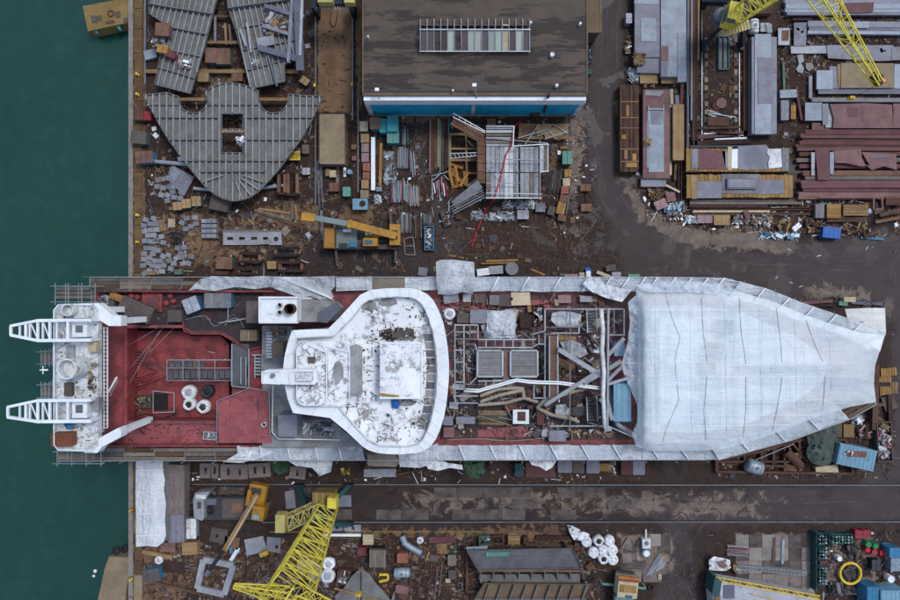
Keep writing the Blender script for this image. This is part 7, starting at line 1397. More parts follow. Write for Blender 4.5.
for(x,y,w,h,m,lb) in((834,211,14,14,'wood_orange','orange topped crate below the red beam pile'),(856,210,25,11,'wood','long tan crate below the red beam pile'),(820,211,9,14,'steel_grey','grey crate end below the red beam pile'),(894,201,16,8,'rust','rusty crate at the yard edge')):crate(x,y,w,h,lb,.9,0,0,m,'wood_dark')
polyframe([(819,197),(882,197),(883,209),(876,209)],'pinkish angle frame over the crates',1.0,.2,.15,'primer_pink','angle_grid','frame',close=False,cross=((874,197,874,210),)); stack(828,217,868,222,'low dark timbers below the crates',.5,'wood_dark',n=2); ibeam((880,215),(925,204),'brown pole leaning out of the picture',.4,.5,.35,'rust',prof='box'); ibeam((876,222),(925,213),'second brown pole leaning out of the picture',.3,.4,.3,'rust_light',prof='box')
litter([(690,0),(750,0),(750,145),(690,145)],836,('rust','wood','sandbox','rust_dark','steel_grey','wood_dark'),'small rubbish between the crane rails',seed=41,smax=.4)
litter([(778,0),(900,15),(900,130),(778,140)],1540,('rust','wood','sandbox','rust_dark','steel_pale','wood_dark','concrete_pale'),'small rubbish among the steel plates',seed=42,smax=.6)
litter([(625,170),(690,185),(900,205),(900,238),(700,232),(650,215)],1672,('rust','wood','steel_grey','rust_dark','white','wood_dark','galv_blue'),'small rubbish along the scrap line',seed=43,smax=.8)
litter([(660,80),(690,85),(690,200),(665,190)],440,('rust','wood','rust_dark','wood_dark','cream'),'small rubbish around the tan timber box',seed=44,smax=.6)
litter([(600,225),(900,245),(900,290),(600,280)],60,('sandbox','white','steel_grey','wood'),'few pale scraps on the asphalt','road_litter',.04,.25,seed=45)
mbox(850,299.5,12,5,'cream box beside the bow sheet',.8,0,0,'cream'); mbox(843.5,303.5,9,4,'sea green box beside the bow sheet',.6,-5,0,'sea_green'); ibeam((802,303),(833,301),'red primed tube beside the bow walkway',.2,.4,.35,'primer_red',prof='box'); ibeam((800,306),(836,305),'dark tube beside the bow walkway',.1,.3,.3,'rust_dark',prof='box'); ibeam((853,302),(884,303.5),'blue grey channel beyond the bow',.1,.5,.3,'steel_slate',prof='U'); heap(835,302,8,12,'dark scrap beside the red primed tube',('black','rust','grey_dark'),.6,0,0,26); heap(872,305.5,16,5,'red and dark scrap beyond the bow',('red','rust_dark','steel_grey'),.5,0,0,24)
heap(799,300,12,5,'brown scrap where the bow walkway bends',('wood','rust','steel_grey'),.4,0,0,20)
# portal cranes
def portal_crane(label,feet,mast0,apex,tip,tail,m,dark,house,pale,ht=4.2,hw=(2.6,1.7),tw=1.8,ch=.12):
 (xa,xb,ya,yb)=feet; c=Vector(((xa+xb)/2,(ya+yb)/2,0)); T=thing('portal_crane',label,'crane',c); hx,hy=(xb-xa)/2,(yb-ya)/2; L=lambda v:Vector(v)-c
 for sx in(-1,1):
  for sy in(-1,1):
   pbar(T,'leg',(sx*hx,sy*hy,.7),(sx*hx*.35,sy*hy*.35,ht),.5,.55,dark); pbox(T,'bogie',(sx*hx,sy*hy,.45),(1.3 if hx>hy else.5,.5 if hx>hy else 1.3,.6),'navy')
   for k in(-.4,.4):pbox(T,'bogie_wheel',(sx*hx+(k if hx>hy else 0),sy*hy+(0 if hx>hy else k),.36),(.4,.4,.14),'rust_dark',0,math.pi/2 if hx>hy else 0,0 if hx>hy else math.pi/2,'cyl')
 q=L(mast0)
 pbox(T,'portal_deck',(q.x*.5,q.y*.5,ht),(2.6,2.4,.4),dark); pbox(T,'slewing_ring',(q.x,q.y,ht+.35),(2.1,2.1,.5),'navy',kind='cyl')
 d=Vector(tip)-Vector(apex); an=math.atan2(d.y,d.x)
 pbox(T,'machinery_house',house[0]-c,house[1],house[2],house[3]); h0=house[0]-c
 for k in(-.3,0,.3):pbox(T,'house_roof_rib',(h0.x+k*house[1][0]*math.cos(house[3]),h0.y+k*house[1][0]*math.sin(house[3]),h0.z+house[1][2]/2+.03),(.08,house[1][1]*.9,.06),pale,house[3])
 lattice(T,q+Vector((0,0,0)),L(apex),hw[1],hw[0],13,m,up=Vector((d.x,d.y,0)).normalized(),ch=ch,br=ch*.55)
 n=max(6,int(d.length/1.3)); lattice(T,L(apex),L(tip),1.9,.55,n,m,ch=.11,br=.055)
 lattice(T,L(apex),L(tail),tw,.3,5,m,ch=.1,br=.05)
 top=L(apex)+Vector((0,0,2.0))
 for e in(L(tip),L(tail),L(apex).lerp(L(tip),.55)):pbar(T,'pendant_bar',top,e+Vector((0,0,.3)),.07,.07,m)
 for s in(-1,1):
  v=Vector((-math.sin(an),math.cos(an),0))*s; pbar(T,'head_frame',L(apex)+v*1.0,top,.14,.14,m); pbar(T,'head_frame',L(apex)+v*1.0+d.normalized()*1.5,top,.1,.1,m)
 pbox(T,'tip_sheave',L(tip)-d.normalized()*.2,(.7,.35,.7),'black',an); pbar(T,'hoist_rope',L(tip),L(tip)-Vector((0,0,4)),.04,.04,'black'); e=L(tip); pbox(T,'hook_block',(e.x,e.y,e.z-4.3),(.5,.3,.7),'yellow')
 return T,c,an
WX=lambda x,y,z:W(x,y,z)
T,c,an=portal_crane('yellow lattice portal crane standing over the crane track',(W(300,0).x,W(349,0).x,W(0,522.5).y,W(0,485).y),W(327,506,4.8),W(287,596,21),W(352,616,17),W(234,586,21.5),'crane_yellow','teal_dark',(W(325,497,5.6),(2.5,1.6,1.8),'ochre',0.0),'crane_pale',hw=(3.6,1.9),tw=1.2,ch=.15)
v=lambda x,y,z:W(x,y,z)-c
lattice(T,v(316,509,7.5),v(284,524,11),1.3,1.3,6,'crane_pale',ch=.12,br=.07); pbox(T,'counterweight',v(281.5,522,11),(1.0,1.9,1.2),'crane_pale'); pbox(T,'operator_cab',v(333,501,7),(1.0,1.2,1.6),'crane_yellow'); pbox(T,'cab_window',v(333,505.6,7.1),(.8,.05,.9),'cab_glass'); pbox(T,'mast_head_deck',v(305,565,17.5),(1.5,1.0,.1),'crane_pale'); pbox(T,'ladder_cage',v(302,588,19),(.9,.9,1.4),'navy')
T,c,an=portal_crane('bright yellow lattice portal crane in the plate yard',(W(702,0).x,W(739.5,0).x,W(0,47).y,W(0,5).y),W(737,15,5.2),W(803,-34,17),W(879,84,13.5),W(765,-90,18.5),'crane_yellow','navy',(W(731.5,15.5,6.4),(1.5,2.2,2.0),'crane_yellow',rad(-12)),'yellow',4.0)
v=lambda x,y,z:W(x,y,z)-c
for i in range(9):pbox(T,'deck_board',v(724+i*3,31-i*.9,4.9),(.28,1.3,.08),'crane_pale',rad(12),kind='plank')
B=MB(); B.lathe([(.9,0),(.95,.2),(.95,1.3),(.7,1.5),(.001,1.5)],8); q=obj('slewing_motor_housing',B,'steel_slate',T); q.location=v(717,20,4.2); pbox(T,'cab_window',v(725.3,15,6.6),(.06,1.6,1.0),'cab_glass',rad(-12)); pbox(T,'house_window',v(731,20.8,7.42),(1.0,.5,.03),'grey_dark',rad(-12))
pbox(T,'warning_lamp',v(883.5,80.5,13.8),(.22,.22,.3),'lamp_red',kind='cyl'); pbox(T,'tip_frame',v(876,77,13.6),(.9,.9,.5),'black',an)
T=thing('gantry_foot','pale yellow crane gantry at the head of the sandy lane','crane gantry',W(336,-6,0)); c=Vector(T.location); v=lambda x,y,z:W(x,y,z)-c
pbox(T,'cross_beam',v(336,2,5),(4.6,.8,.8),'navy'); pbox(T,'motor_house',v(326,-1,6),(1.7,1.2,1.0),'crane_pale'); pbox(T,'motor_house',v(350,-2,6),(1.2,1.5,1.0),'crane_pale')
for x in(316,353):pbox(T,'leg',v(x,8,1.5)+Vector((0,0,.0)),(.5,1.4,3.0),'navy'); pbar(T,'leg_strut',v(x,10,2.8),v(x+(6 if x<330 else -4),1,5),.35,.35,'green_dull')
for k in range(10):pbox(T,'walkway_bar',v(322+k*2.6,7.5,5),(.08,.5,.06),'galv')
stu=MB(); stu.smooth=True; stu.tube([W(331,12,2),W(330,20,.2),W(332,27,.1),W(335,26,.1),W(337,18,.2),W(338,12,1.5)],.05,5); obj('power_cable',stu,'navy',None,'loop of dark power cable hanging from the gantry','cable')
# sheeted shed and stores at the quay
T=thing('sheeted_shed','long shed under white sheeting at the quay','shed',at(151,503,3.2,0)); c=Vector(T.location)
SP=[(136,460),(146,459),(157,460),(163,461),(163,470),(165,480),(164,490),(166,503),(165,520),(166,535),(164,542),(157,547),(147,546),(136,547),(136,520),(135.5,490)]
shed=obj('roof_sheet',sheet(SP,2.6,lambda x,y:3.3-abs(x-154)/20*1.1+.22*(abs(fbm(x*.2,y*.1))-.2)-.15*abs(math.sin(y*.14))),'sheet_white',T,world=True)
pbox(T,'wall',(0,0,1.0),(3.1,10,2.0),'steel_grey')
for k in range(4):pbox(T,'roof_pole',(-.1,-3.9+k*2.6,3.1),(3.0,.07,.07),'white',ry=.12)
cont(174,490,21,50,'grey brown container beside the sheeted shed, nearer the ship',2.0,0,0,'concrete_pink','concrete_pink'); cont(176,526,16,34,'shorter grey brown container beside the sheeted shed',1.8,0,0,'concrete_pink','steel_lilac')
for i in range(10):tyre(189,462+i*7.4,6,'black tyre fender hung in the row beside the containers',.2,group='tyre fenders beside the containers')
mbox(190,529,12,20,'pale steel rack box beside the shorter container',1.0,0,0,'steel_pale','white_worn'); pipe((183,523),(183,533),'short white post beside the shorter container',.15,0,'white')
mbox(168.5,547.5,13,9,'rusty pink box below the sheeted shed',.9,0,0,'rust_light','primer_pink'); crate(189.5,549,15,12,'tan crate below the shorter container',1.1,3,0,'cardboard','tan'); mbox(151,576,17,13,'purple blue box with blue side near the cream pontoon',1.1,8,0,'blue_mid','brown_grey')
ibeam((142,552),(172,558),'tan timber lying below the sheeted shed',0,.5,.3,'wood','timber_beam','timber',None,'box'); bigbag(158,561,8,'small white sack beside the purple blue box',.5); ibeam((150,582),(200,594),'long brown timber near the purple blue box',0,.35,.25,'wood_dark','timber_beam','timber',None,'box')
for(x,y,w,h,r,sl,lb) in((205.5,471,11,15,0,1,'first slotted slab from the quay'),(214.5,471,7.5,15,-4,1,'narrow slotted slab beside the first one'),(234,472,27,15,0,2,'widest slotted slab below the ship'),(259.5,470.5,22,14,3,2,'slotted slab beside the green tarpaulin'),(297.5,473,16,12,-8,1,'tilted slotted slab beyond the green tarpaulin')):
 hs=[rect(x+(k-(sl-1)/2)*w*.42,y,2.6,7,r) for k in range(sl)]; plate(rect(x,y,w,h,r,.3),lb+' of pinkish concrete',.1,.35,'concrete_pink',hs,'slotted_slab','concrete slab')
for(x,y,w,h,r,m,lb) in((380,473,32,8,0,'steel_pale','pale sheet plates under the bridge overhang'),(344.5,501,13,11,0,'steel_lilac','square lilac plate beside the crane house'),(290,500,10,18,4,'concrete_pale','pale slab between crane legs and mobile crane'),(302,497,9,18,10,'brown_grey','brown machine cover between the crane legs')):plate(rect(x,y,w,h,r,.4),lb,.12,.2 if h>9 else.06,m)
ibeam((397,475),(424,469),'rusty pole leaning out under the walkway',.5,.3,.25,'rust',prof='box'); pipe((411,470),(418,484),'thin white rod beside the rail',.04,.2,'white'); heap(345,472,9,6,'yellow strap heap below the torn sheet',('yellow','ochre'),.4,0,0,18)
plate(rect(380,466,30,5),'brown board shelf on the lower scaffold',2.0,.05,'rust')
for(x,y,w,h,m,lb) in((565,467,14,12,'steel_lilac','lilac box holding white rags below the walkway'),(578.5,467,12,13,'brown_grey','brown grey box below the walkway'),(593,467,13,13,'steel_lilac','lilac box beside the upright pallet'),(627,468,11,14,'rust_red','red rimmed box below the walkway'),(639,468,12,14,'steel_lilac','lilac box at the end of the row below the walkway'),(499,465,20,8,'rust_dark','dark rusty tray below the walkway'),(519,470,8,13,'teal_dark','dark teal box below the walkway')):mbox(x,y,w,h,lb,.9,0,0,m)
pallet(605.5,467.5,8,13,'upright brown pallet in the box row',90,.3,'wood_orange'); heap(613,468,7,12,'white rag pile beside the brown pallet',('white','steel_pale','rust'),.5,0,0,24)
stack(526,463,556,478,'low red tray under the box row',.25,'rust_red',n=1); heap(504,461,10,4,'yellow pallets ends under the walkway',('wood_orange','wood'),.4,0,0,16)
# second mobile crane and truck by the quay
def truck_crane():
 c=W(230,504,1.4); c.z=0; T=thing('truck_crane','old truck crane with white cab and long brown boom','mobile crane',c)
 v=lambda x,y,z:W(x,y,z)-c
 def bx(n,x0,y0,x1,y1,z0,z1,m,rz=0):a,b=v(x0,y0,z1),v(x1,y1,z1); return pbox(T,n,((a.x+b.x)/2,(a.y+b.y)/2,(z0+z1)/2),(abs(b.x-a.x),abs(b.y-a.y),z1-z0),m,rz)
 bx('chassis',203,497,266,520,.6,1.2,'grey_dark'); bx('deck_plate',222,499,244,518,1.2,1.35,'brown_grey'); bx('deck_patch',232,503,242,513,1.35,1.38,'rust_light')
 B=MB(); B.prism([tuple(v(x,y,2.4)[:2]) for x,y in((195,493),(210,491.5),(206,498),(204,500),(204,518),(202,521),(194,518),(193,500))],.8,2.4,[[tuple(v(x,y,2.4)[:2]) for x,y in((197,502),(201,502),(201,509),(197,509))]]); obj('driver_cab',B,'steel_pale',T); bx('cab_roof_panel',196,495,206,499,2.4,2.46,'white_worn')
 q=obj('spare_wheel',torus(.38,.17,18,8),'black',T); q.location=v(210,510,1.3); bx('engine_cover',205,499,216,505,1.2,1.8,'steel_slate')
 for x in(205,222,235,250,260):
  for y in(498,519):a=v(x,y,.6); pbox(T,'wheel',(a.x,a.y,.5),(1.0,1.0,.4),'black',0,math.pi/2,0,'cyl')
 bx('upper_frame',248,485,265,507,1.2,2.2,'mobile_yellow',rad(-10)); bx('upper_frame_recess',251,488,261,495,2.2,2.25,'grey_dark',rad(-10)); bx('operator_cab',252,507,264,521,1.2,3.0,'mobile_yellow',rad(-10)); bx('cab_window',253.5,515,259,519.5,3.0,3.05,'blue_light',rad(-10)); bx('side_frame',246.5,490,250,506,1.2,2.6,'mobile_yellow',rad(-10))
 pbar(T,'boom_section',v(258,494,2.8),v(225,550,3.4),.6,.6,'wood'); pbar(T,'boom_edge',v(257,496.5,3.1),v(227,549,3.7),.14,.1,'cream'); pbar(T,'boom_section',v(227,546,3.4),v(209,571,3.6),.42,.42,'black'); pbar(T,'boom_head',v(210,570,3.6),v(206.5,575,3.6),.5,.6,'steel_grey')
truck_crane()
polyframe([(203,560),(233,566),(224,595),(197,589)],'square pale steel frame below the truck crane boom',.2,.72,.4,'steel_pale','square_skeleton','frame')
for(P,m,lb,hs) in(([(244,540),(263,536),(267,551),(247,556)],'steel_pale','pale tilted plate with scrawled marks',()),([(267,537),(281,538),(280,553),(266,551)],'concrete_pale','pale plate with a round hole beside the marked plate',(arc(276.5,547,2,0,330,9),)),([(212,527),(228,530),(227,545),(209,541)],'brown_grey','brown plate with slots near the truck crane',(rect(217,536,3,4),)),([(225,536),(240,538),(238,550),(224,547)],'rust_light','rusty plate beside the slotted brown plate',()),([(229,560),(237,547),(240,549),(232,562)],'white','white strip lying beside the square frame',()),([(328,523),(343,524),(343,531),(328,531.5)],'steel_lilac','lilac plate with a hole beside the crane track',(arc(337,527.5,1.8,0,330,9),)),([(344,525),(361,525),(361,531.5),(344,531)],'concrete_pale','pale plate with a hole beside the crane track',(arc(353,528.5,1.8,0,330,9),)),([(228,566),(236,568),(230,590),(224,588)],'rust_dark','dark plate beside the square frame',()),([(160,560),(185,563),(184,575),(163,572)],'rust_dark','dark scrap plate near the purple blue box',())):plate(P,lb,.12,.06,m,hs)
ibeam((324,535.3),(361,535.5),'white square tube beside the crane track',.0,.3,.3,'white',prof='box'); ibeam((325,538),(359,538.5),'rusty tube below the white square tube',0,.2,.2,'rust',prof='box')
T=thing('hook_block','yellow crane hook block lying on the ground','hook block',at(263.5,554.5,.6,0)); pbox(T,'cheek',(0,0,.35),(1.0,.5,.5),'yellow',.4); pbox(T,'sheave',(0,.15,.5),(.7,.7,.12),'ochre',kind='cyl'); pbox(T,'hook',(.3,-.5,.2),(.2,.5,.2),'rust')
tarp([(229,549),(232,547),(233,552),(230,554)],'scrap of bright blue plastic near the square frame',.3,'blue_mid',2,wr=.2)
# stores along the track
crate(368,540,10.5,10,'cream crate beside the crane track',.9,0,0,'cream','sandbox'); mbox(361.5,552,9,8,'faded red box beside the cream crate',.8,0,0,'red','rust_red'); crate(377.5,559,16,18,'large brown crate with planked lid',1.6,0,0,'wood_grey','navy'); mbox(402.5,558.5,11,9.5,'orange pink box near the white elbow pipe',.8,0,0,'orange_red'); mbox(402,590,13,8,'orange pink box below the silver tank',.7,-10,0,'orange_red','primer_pink'); hcyl((393,575),(410,574.5),.6,'silver green tank lying beside the bow plate',0,'galv_blue'); polyframe([(379,575),(388,575),(388,580),(379,582)],'yellow bracket beside the silver tank',.1,.25,.3,'yellow','bracket','bracket',close=False)
duct([(402,536),(404.5,543),(410,547),(421,553)],'white elbow pipe lying beyond the crates',.42,.5,'galv_blue','elbow_pipe'); bigbag(420,541,7,'small white sack beside the elbow pipe',.4)
mbox(314.5,573.5,13,16,'grey purple box beside the crane mast',1.0,-3,0,'steel_lilac'); bigbag(328,565,13,'upper white sack beside the grey purple box',.8,0,'bag_white'); bigbag(327,577,15,'lower white sack beside the grey purple box',.8,0,'bag_white'); skip(343.5,577.5,13,15,'red rimmed skip beside the bow plate',.9,-8,0,'rust_red',('white','steel_grey','rust'),dens=30)
BP=[(335,612),(335,596),(344,588),(352,576),(358,570.5),(364,570),(370,575),(377,585),(387,596),(391,601),(394,591),(395,596),(393,612)]
tarp(BP,'grey bow shaped shell plate lying on the ground',lambda x,y:.5+.9*max(0,1-((x-362)/32)**2),'panel_grey',3,'shell_plate','shell plate',None,.03,.1); pipe((361,572),(361,612),'dark cable down the middle of the bow plate',.06,1.45,'navy',hollow=False); pipe((334,589),(392,604),'tan batten resting on the bow plate',.12,1.2,'wood','batten','batten')
ladder((415,563),(412,592),7,'red steel ladder beyond the orange boxes',.3,'rust_red',5); ladder((423,563),(420,592),5,'brown steel ladder beside the red ladder',.3,'rust',5); ladder((434,566),(431,596),6,'long brown ladder beside the green box',.2,'rust_red',4); ladder((440,566),(437,596),4,'narrow grey ladder beside the long brown ladder',.2,'wood_grey',3); ibeam((429,552),(426,562),'yellow bar near the ladders',0,.2,.15,'ochre',prof='box'); plate(rect(442.5,540,27,6),'red brown plate beside the crane track',.1,.05,'rust_red')
pallet(442,549,10,10,'tan pallet with label boards near the crane track',0,0,'wood'); pallet(459.5,536.5,8,6,'small tan pallet at the track edge',-25,0,'wood'); mbox(452,560.5,8.5,10.5,'green grey box near the ladders',.9,0,0,'green_dull','wood_grey'); mbox(452.5,575,8,9,'brown grey box below the green grey box',.7,0,0,'brown_grey'); mbox(448,581,5,4,'cream carton near the ladders',.4,0,0,'cream'); pipe((455.5,544),(455.5,554),'thin green post beside the green grey box',.05,.0,'green')
skip(485,541,12,9,'green motor bin at the track edge',.8,3,0,'green_dull',('galv','sea_green','grey_dark'),dens=30); skip(497.5,540,11,8,'rusty open bin at the track edge',.8,0,0,'rust',('rust_dark','grey_dark'),dens=16); crate(514,540.5,12,9,'cream crate beside the rusty open bin',.9,0,0,'wood','cream'); ibeam((536,538),(570,538.5),'long brown bar behind the ship block',.1,.5,.3,'rust_dark',prof='box'); ibeam((526,545),(578,547),'rusty frame rail behind the ship block',.6,.3,.3,'rust')
for x,y in((526,541),(577,547)):mbox(x,y,5,7,('rusty post foot behind the ship block','rusty post foot by the white bags')[x>550],1.0,0,0,'rust')
T=hull_panel([(467,550),(572,548),(582,568),(478,569.5)],'slate blue ship block plate on rusty ribs',2.2,(1,0),3.2,'panel_slate',(),(),.06,.04); o=Vector((T.location.x,T.location.y,0))
for i in range(9):a=W(482+i*12.5,567,2.1)-o; b=W(479+i*13,578,.6)-o; pbar(T,'bracket',a,b,.12,.5,'steel_grey')
a,b=W(480,579,.7)-o,W(580,578,.7)-o; pbar(T,'lower_flange',a,b,1.1,.12,'panel_grey'); a,b=W(478,570.5,2.0)-o,W(584,571,2.0)-o; pbar(T,'edge_beam',a,b,.25,.2,'rust_light')
polyframe([(467,553),(467,592),(480,592)],'rusty support frame beside the ship block',.3,.3,.3,'rust','support_trestle','frame',close=False,cross=((467,575,480,570),))
T=hull_panel([(484,583),(592,584),(582,606),(470,606)],'lower brown ship block with deep ribs',1.4,(.35,1),1.4,'roof_tan',(),(((470,598),(590,598),.3),),.1,.5,'panel_grey'); plate([(486,552.5),(512,552),(508,556),(486,557)],'pale green sheet lying on the slate plate',2.35,.04,'sea_green'); plate([(466,547),(488,546),(487,549),(466,550)],'thin pale strip above the slate plate',1.9,.04,'steel_blue'); pipe((512,551),(506,557),'green rod on the slate plate',.04,2.4,'green')
for i,(x,y,lb) in enumerate(((587,543,'white bulk bag touching the white rag pile'),(599,542,'open white bulk bag in the upper row'),(610,542,'white bulk bag at the end of the upper row'),(594,554,'white bulk bag nearest the ship block'),(604,551.5,'creased white bulk bag in the middle of the group'),(613,551.5,'white bulk bag beside the concrete slabs'),(604,560,'sagging bulk bag with brown filling'),(613.5,561,'small white bulk bag at the lower corner of the group'))):bigbag(x,y,11,lb,1.0,0,'bag_white',fill='rust_dark' if i in(1,6) else 'bag_white',group='white bulk bags beside the ship block')
tarp([(567,525),(573,526),(582,531),(589,534),(590,540),(582,541),(574,540),(570,534)],'white rag pile above the bulk bags',.8,'bag_white',2,'rag_pile','rags',None,.7,.3); mbox(590,567,8,7,'brown rhombic box beside the bulk bags',.5,40,0,'wood_dark'); tyre(591,579,8,'dark tyre on the mud below the bulk bags'); tyre(651,588,7,'dark tyre beside the yellow loader',0)
T=thing('white_pump','white machine with round drum and handle on the slabs','machine',at(647,546,.9,0)); pbox(T,'body',(0,.2,.4),(1.0,1.2,.7),'white_worn'); pbox(T,'drum',(0,-1.0,.4),(1.0,1.0,.7),'galv_blue',kind='cyl'); pbox(T,'drum_lid',(0,-1.0,.77),(.7,.7,.08),'white',kind='cyl'); pbox(T,'handle',(0,1.3,.5),(.14,1.2,.12),'white'); pbox(T,'motor',(0,.3,.85),(.4,.5,.25),'steel_grey',kind='cyl')
plate([(621,548),(628,537),(632,545),(632,551)],'triangular brown slab piece',.15,.08,'concrete_pink'); plate([(635,546),(640,538),(641,549)],'smaller triangular slab piece',.15,.08,'slab');
for i in range(4):pipe((646.5+i*1.4,576-i*.3),(660+i*1.4,553+i),'silver bar in the slanted bundle on the slabs',.07,.05,'galv',group='slanted silver bars on the slabs')
plate([(655,572),(663,556),(669,555),(664,568)],'pale folded sheet under the slanted bars',.1,.03,'steel_pale'); pallet(664,557,8,8,'wooden pallet under the slanted bars',-30); mbox(660,577,3,5,'tiny yellow carton on the mud',.3,0,0,'cream')
def loader():
 c=W(625,590,1.5); c.z=0; T=thing('crane_truck','yellow and white truck with orange roof panels at the picture edge','truck',c,rad(-6))
 pbox(T,'chassis',(0,-1,.8),(2.3,6,.4),'grey_dark'); pbox(T,'cab',(0,.6,1.7),(2.4,2.2,1.6),'cream'); pbox(T,'visor',(0,1.85,2.3),(2.5,.3,.25),'orange'); pbox(T,'light_bar',(0,1.6,2.55),(2.3,.2,.12),'red'); pbox(T,'windscreen',(0,1.72,1.9),(2.1,.08,.7),'cab_glass')
 for k in(-1,0,1):pbox(T,'roof_panel',(k*.72,.6,2.53),(.6,.9,.06),'wood_orange')
 pbox(T,'load_bed',(0,-2.6,1.4),(2.4,3.6,.8),'boom_green'); pbox(T,'roof_vent',(.2,-.3,2.56),(.8,.3,.1),'cab_glass')
 for s in(-1,1):
  for y in(1,-2,-3.2):pbox(T,'wheel',(s*1.05,y,.5),(1,1,.35),'black',math.pi/2,math.pi/2,0,'cyl')
  pbox(T,'outrigger',(s*1.9,.2,.9),(1.6,.25,.2),'sea_green'); pbox(T,'outrigger_foot',(s*2.7,.2,.4),(.2,.2,.8),'galv')
loader()
# lower corner beyond the lane
tarp([(709,560),(714,556.5),(722,558),(730,560),(731,568),(726,571),(716,571),(709,570)],'white plastic bundle with red print on the slabs',.7,'bag_white',2,'plastic_bundle','bundle',None,.6,.25); tarp([(717,562),(724,561),(728,566),(723,569)],'faded red cloth on the white plastic bundle',.95,'primer_pink',2,'red_cloth','cloth',None,.3,.3)
rack(739.5,552,23,9,'silver trolley loaded with bars on the slabs',7,-4,.6,'galv',('galv','steel_grey','red')); mbox(736,568,6,6,'cream box beside the lattice strip',.5,0,0,'wood'); hcyl((736,570),(741,574),.35,'small white tank beside the lattice strip',0,'bag_grey')
T=thing('lattice_strip','grey lattice strip lying across the slabs','lattice strip',W(770,569,.1)); lattice(T,(-4.2,.4,.2),(4.3,-.4,.2),.5,.5,18,'steel_pale',ch=.06,br=.05,cross=True)
ibeam((783.5,540),(782.5,564),'bright silver bar standing alone on the slabs',0,.35,.2,'galv_blue',prof='box'); ibeam((774.5,538),(773,564),'dull brown bar beside the bright silver bar',0,.35,.12,'brown_grey',prof='box')
def yellow_boom():
 c=W(765,590,2); c.z=0; T=thing('crawler_boom','grey topped machine house with yellow and black truss at the picture edge','crane',c); v=lambda x,y,z:W(x,y,z)-c
 B=MB(); B.prism([tuple(v(x,y,2.5)[:2]) for x,y in((722,581),(818,598),(818,640),(716,640),(713,596))],.5,2.5); obj('house',B,'bag_grey',T); B=MB(); B.prism([tuple(v(x,y,2.7)[:2]) for x,y in((712,594),(715,577),(722,581),(719,600))],.6,2.7); obj('end_plate',B,'teal_dark',T); pbox(T,'grille',v(729,592,2.55),(1.3,1.6,.12),'steel_slate')
 for d,z in((0,2.8),(3.5,2.6)):pbar(T,'truss_chord',v(716,577+d,z),v(820,596+d,z),.12,.12,'yellow')
 for k in range(13):x=718+k*7.8; y=577.5+k*1.42; pbar(T,'truss_web',v(x,y,2.8),v(x+4,y+4,2.6),.09,.09,'black' if k%2 else 'yellow'); pbar(T,'truss_web',v(x+4,y+4,2.6),v(x+7.8,y+1.4,2.8),.09,.09,'yellow')
 pbar(T,'handrail',v(752,594,3.0),v(775,600,3.0),.08,.08,'yellow'); pbox(T,'side_panel',v(717,600,2.5),(.6,1.0,.5),'ochre')
yellow_boom()
def bottle_rack(x0,y0,x1,y1,n,lb):
 zt=1.7; T=thing('bottle_rack',lb,'gas bottle rack',at((x0+x1)/2,(y0+y1)/2,zt,0)); a,b=ML(x1-x0,zt),ML(y1-y0,zt); lng=b>a
 for s in(-1,1):
  pbox(T,'side_rail',(s*a/2,0,1.2),(.08,b,.08),'teal_dark'); pbox(T,'end_rail',(0,s*b/2,1.2),(a,.08,.08),'teal_dark')
  for t in(-1,1):pbox(T,'post',(s*a/2,t*b/2,.9),(.1,.1,1.8),'teal_dark')
 pbox(T,'base',(0,0,.06),(a,b,.1),'navy')
 for i in range(n):
  for j in range(3):f=((i+.5)/n-.5)*.92; g=(j-1)*.3; x,y=(g*a,f*b) if lng else(f*a,g*b); pbox(T,'gas_bottle',(x,y,.75),(.24,.24,1.4),R.choice(('teal_dark','green_dull','navy','galv_blue')),kind='cyl'); pbox(T,'valve_cap',(x,y,1.5),(.13,.13,.2),R.choice(('sea_green','white','galv','green')),kind='cyl')
bottle_rack(819,535,829,546,3,'blue gas bottle rack at the corner'); bottle_rack(819,547,829,561,4,'green gas bottle rack above the red crate'); bottle_rack(819,567,829,587,6,'long green gas bottle rack below the red crate'); bottle_rack(832,536,855,545,7,'wide gas bottle rack beside the corner rack'); mbox(824,563.5,8,5,'rusty red crate between the gas bottle racks',1.0,0,0,'rust_red'); pbox_line=ibeam((816.5,534),(816.5,592),'dark green fence rail beside the gas racks',0,.15,1.2,'teal_dark','fence_rail','rail',None,'box')
q=obj('yellow_ring',torus(ML(11,1)*.95,.17,40,8).mesh('yellow_ring','yellow'),None,label='big yellow steel ring standing on the slabs',cat='ring'); q.location=at(851,574,.6,.3)
heap(851,574,17,17,'dark machine parts inside the yellow ring',('grey_dark','black','steel_grey','rust'),.4,0,0,50)
for x,lb in((859,'first red bin at the corner'),(867,'second red bin at the corner')):mbox(x,534.5,7.5,8,lb,.9,0,0,'red','red')
for(x,y,d,m,lb) in((869,545,6,'green','first bright green barrel below the red bins'),(876,546.5,6,'green','second bright green barrel below the red bins'),(868,550.5,5,'red_bright','small red barrel below the green barrels'),(875,552.5,6,'red','red barrel below the green barrels'),(882.5,553.5,5.5,'red_bright','red barrel nearest the dark machine'),(887.5,556.5,5.5,'red','outermost red barrel near the blue cabin'),(891.5,579.5,7,'white','white barrel beside the yellow valve'),(840,559,5,'white','small white barrel above the yellow ring')):drum(x,y,d,lb,.8,0,m)
heap(887,583,6,8,'yellow valve beside the white barrel',('yellow','ochre'),.5,0,0,12,'valve','valve'); mbox(876.5,565.5,9,11,'dark compressor below the barrels',.9,0,0,'black','grey_dark','compressor','machine'); heap(855,552,18,14,'dark pipes and pump parts above the yellow ring',('grey_dark','black','brown_grey'),.6,-40,0,40); heap(840,590,20,14,'dark machine scrap below the yellow ring',('grey_dark','black','steel_grey'),.6,0,0,50); heap(875,584,14,5,'dark hose heap near the white barrel',('black','navy'),.4,0,0,26)
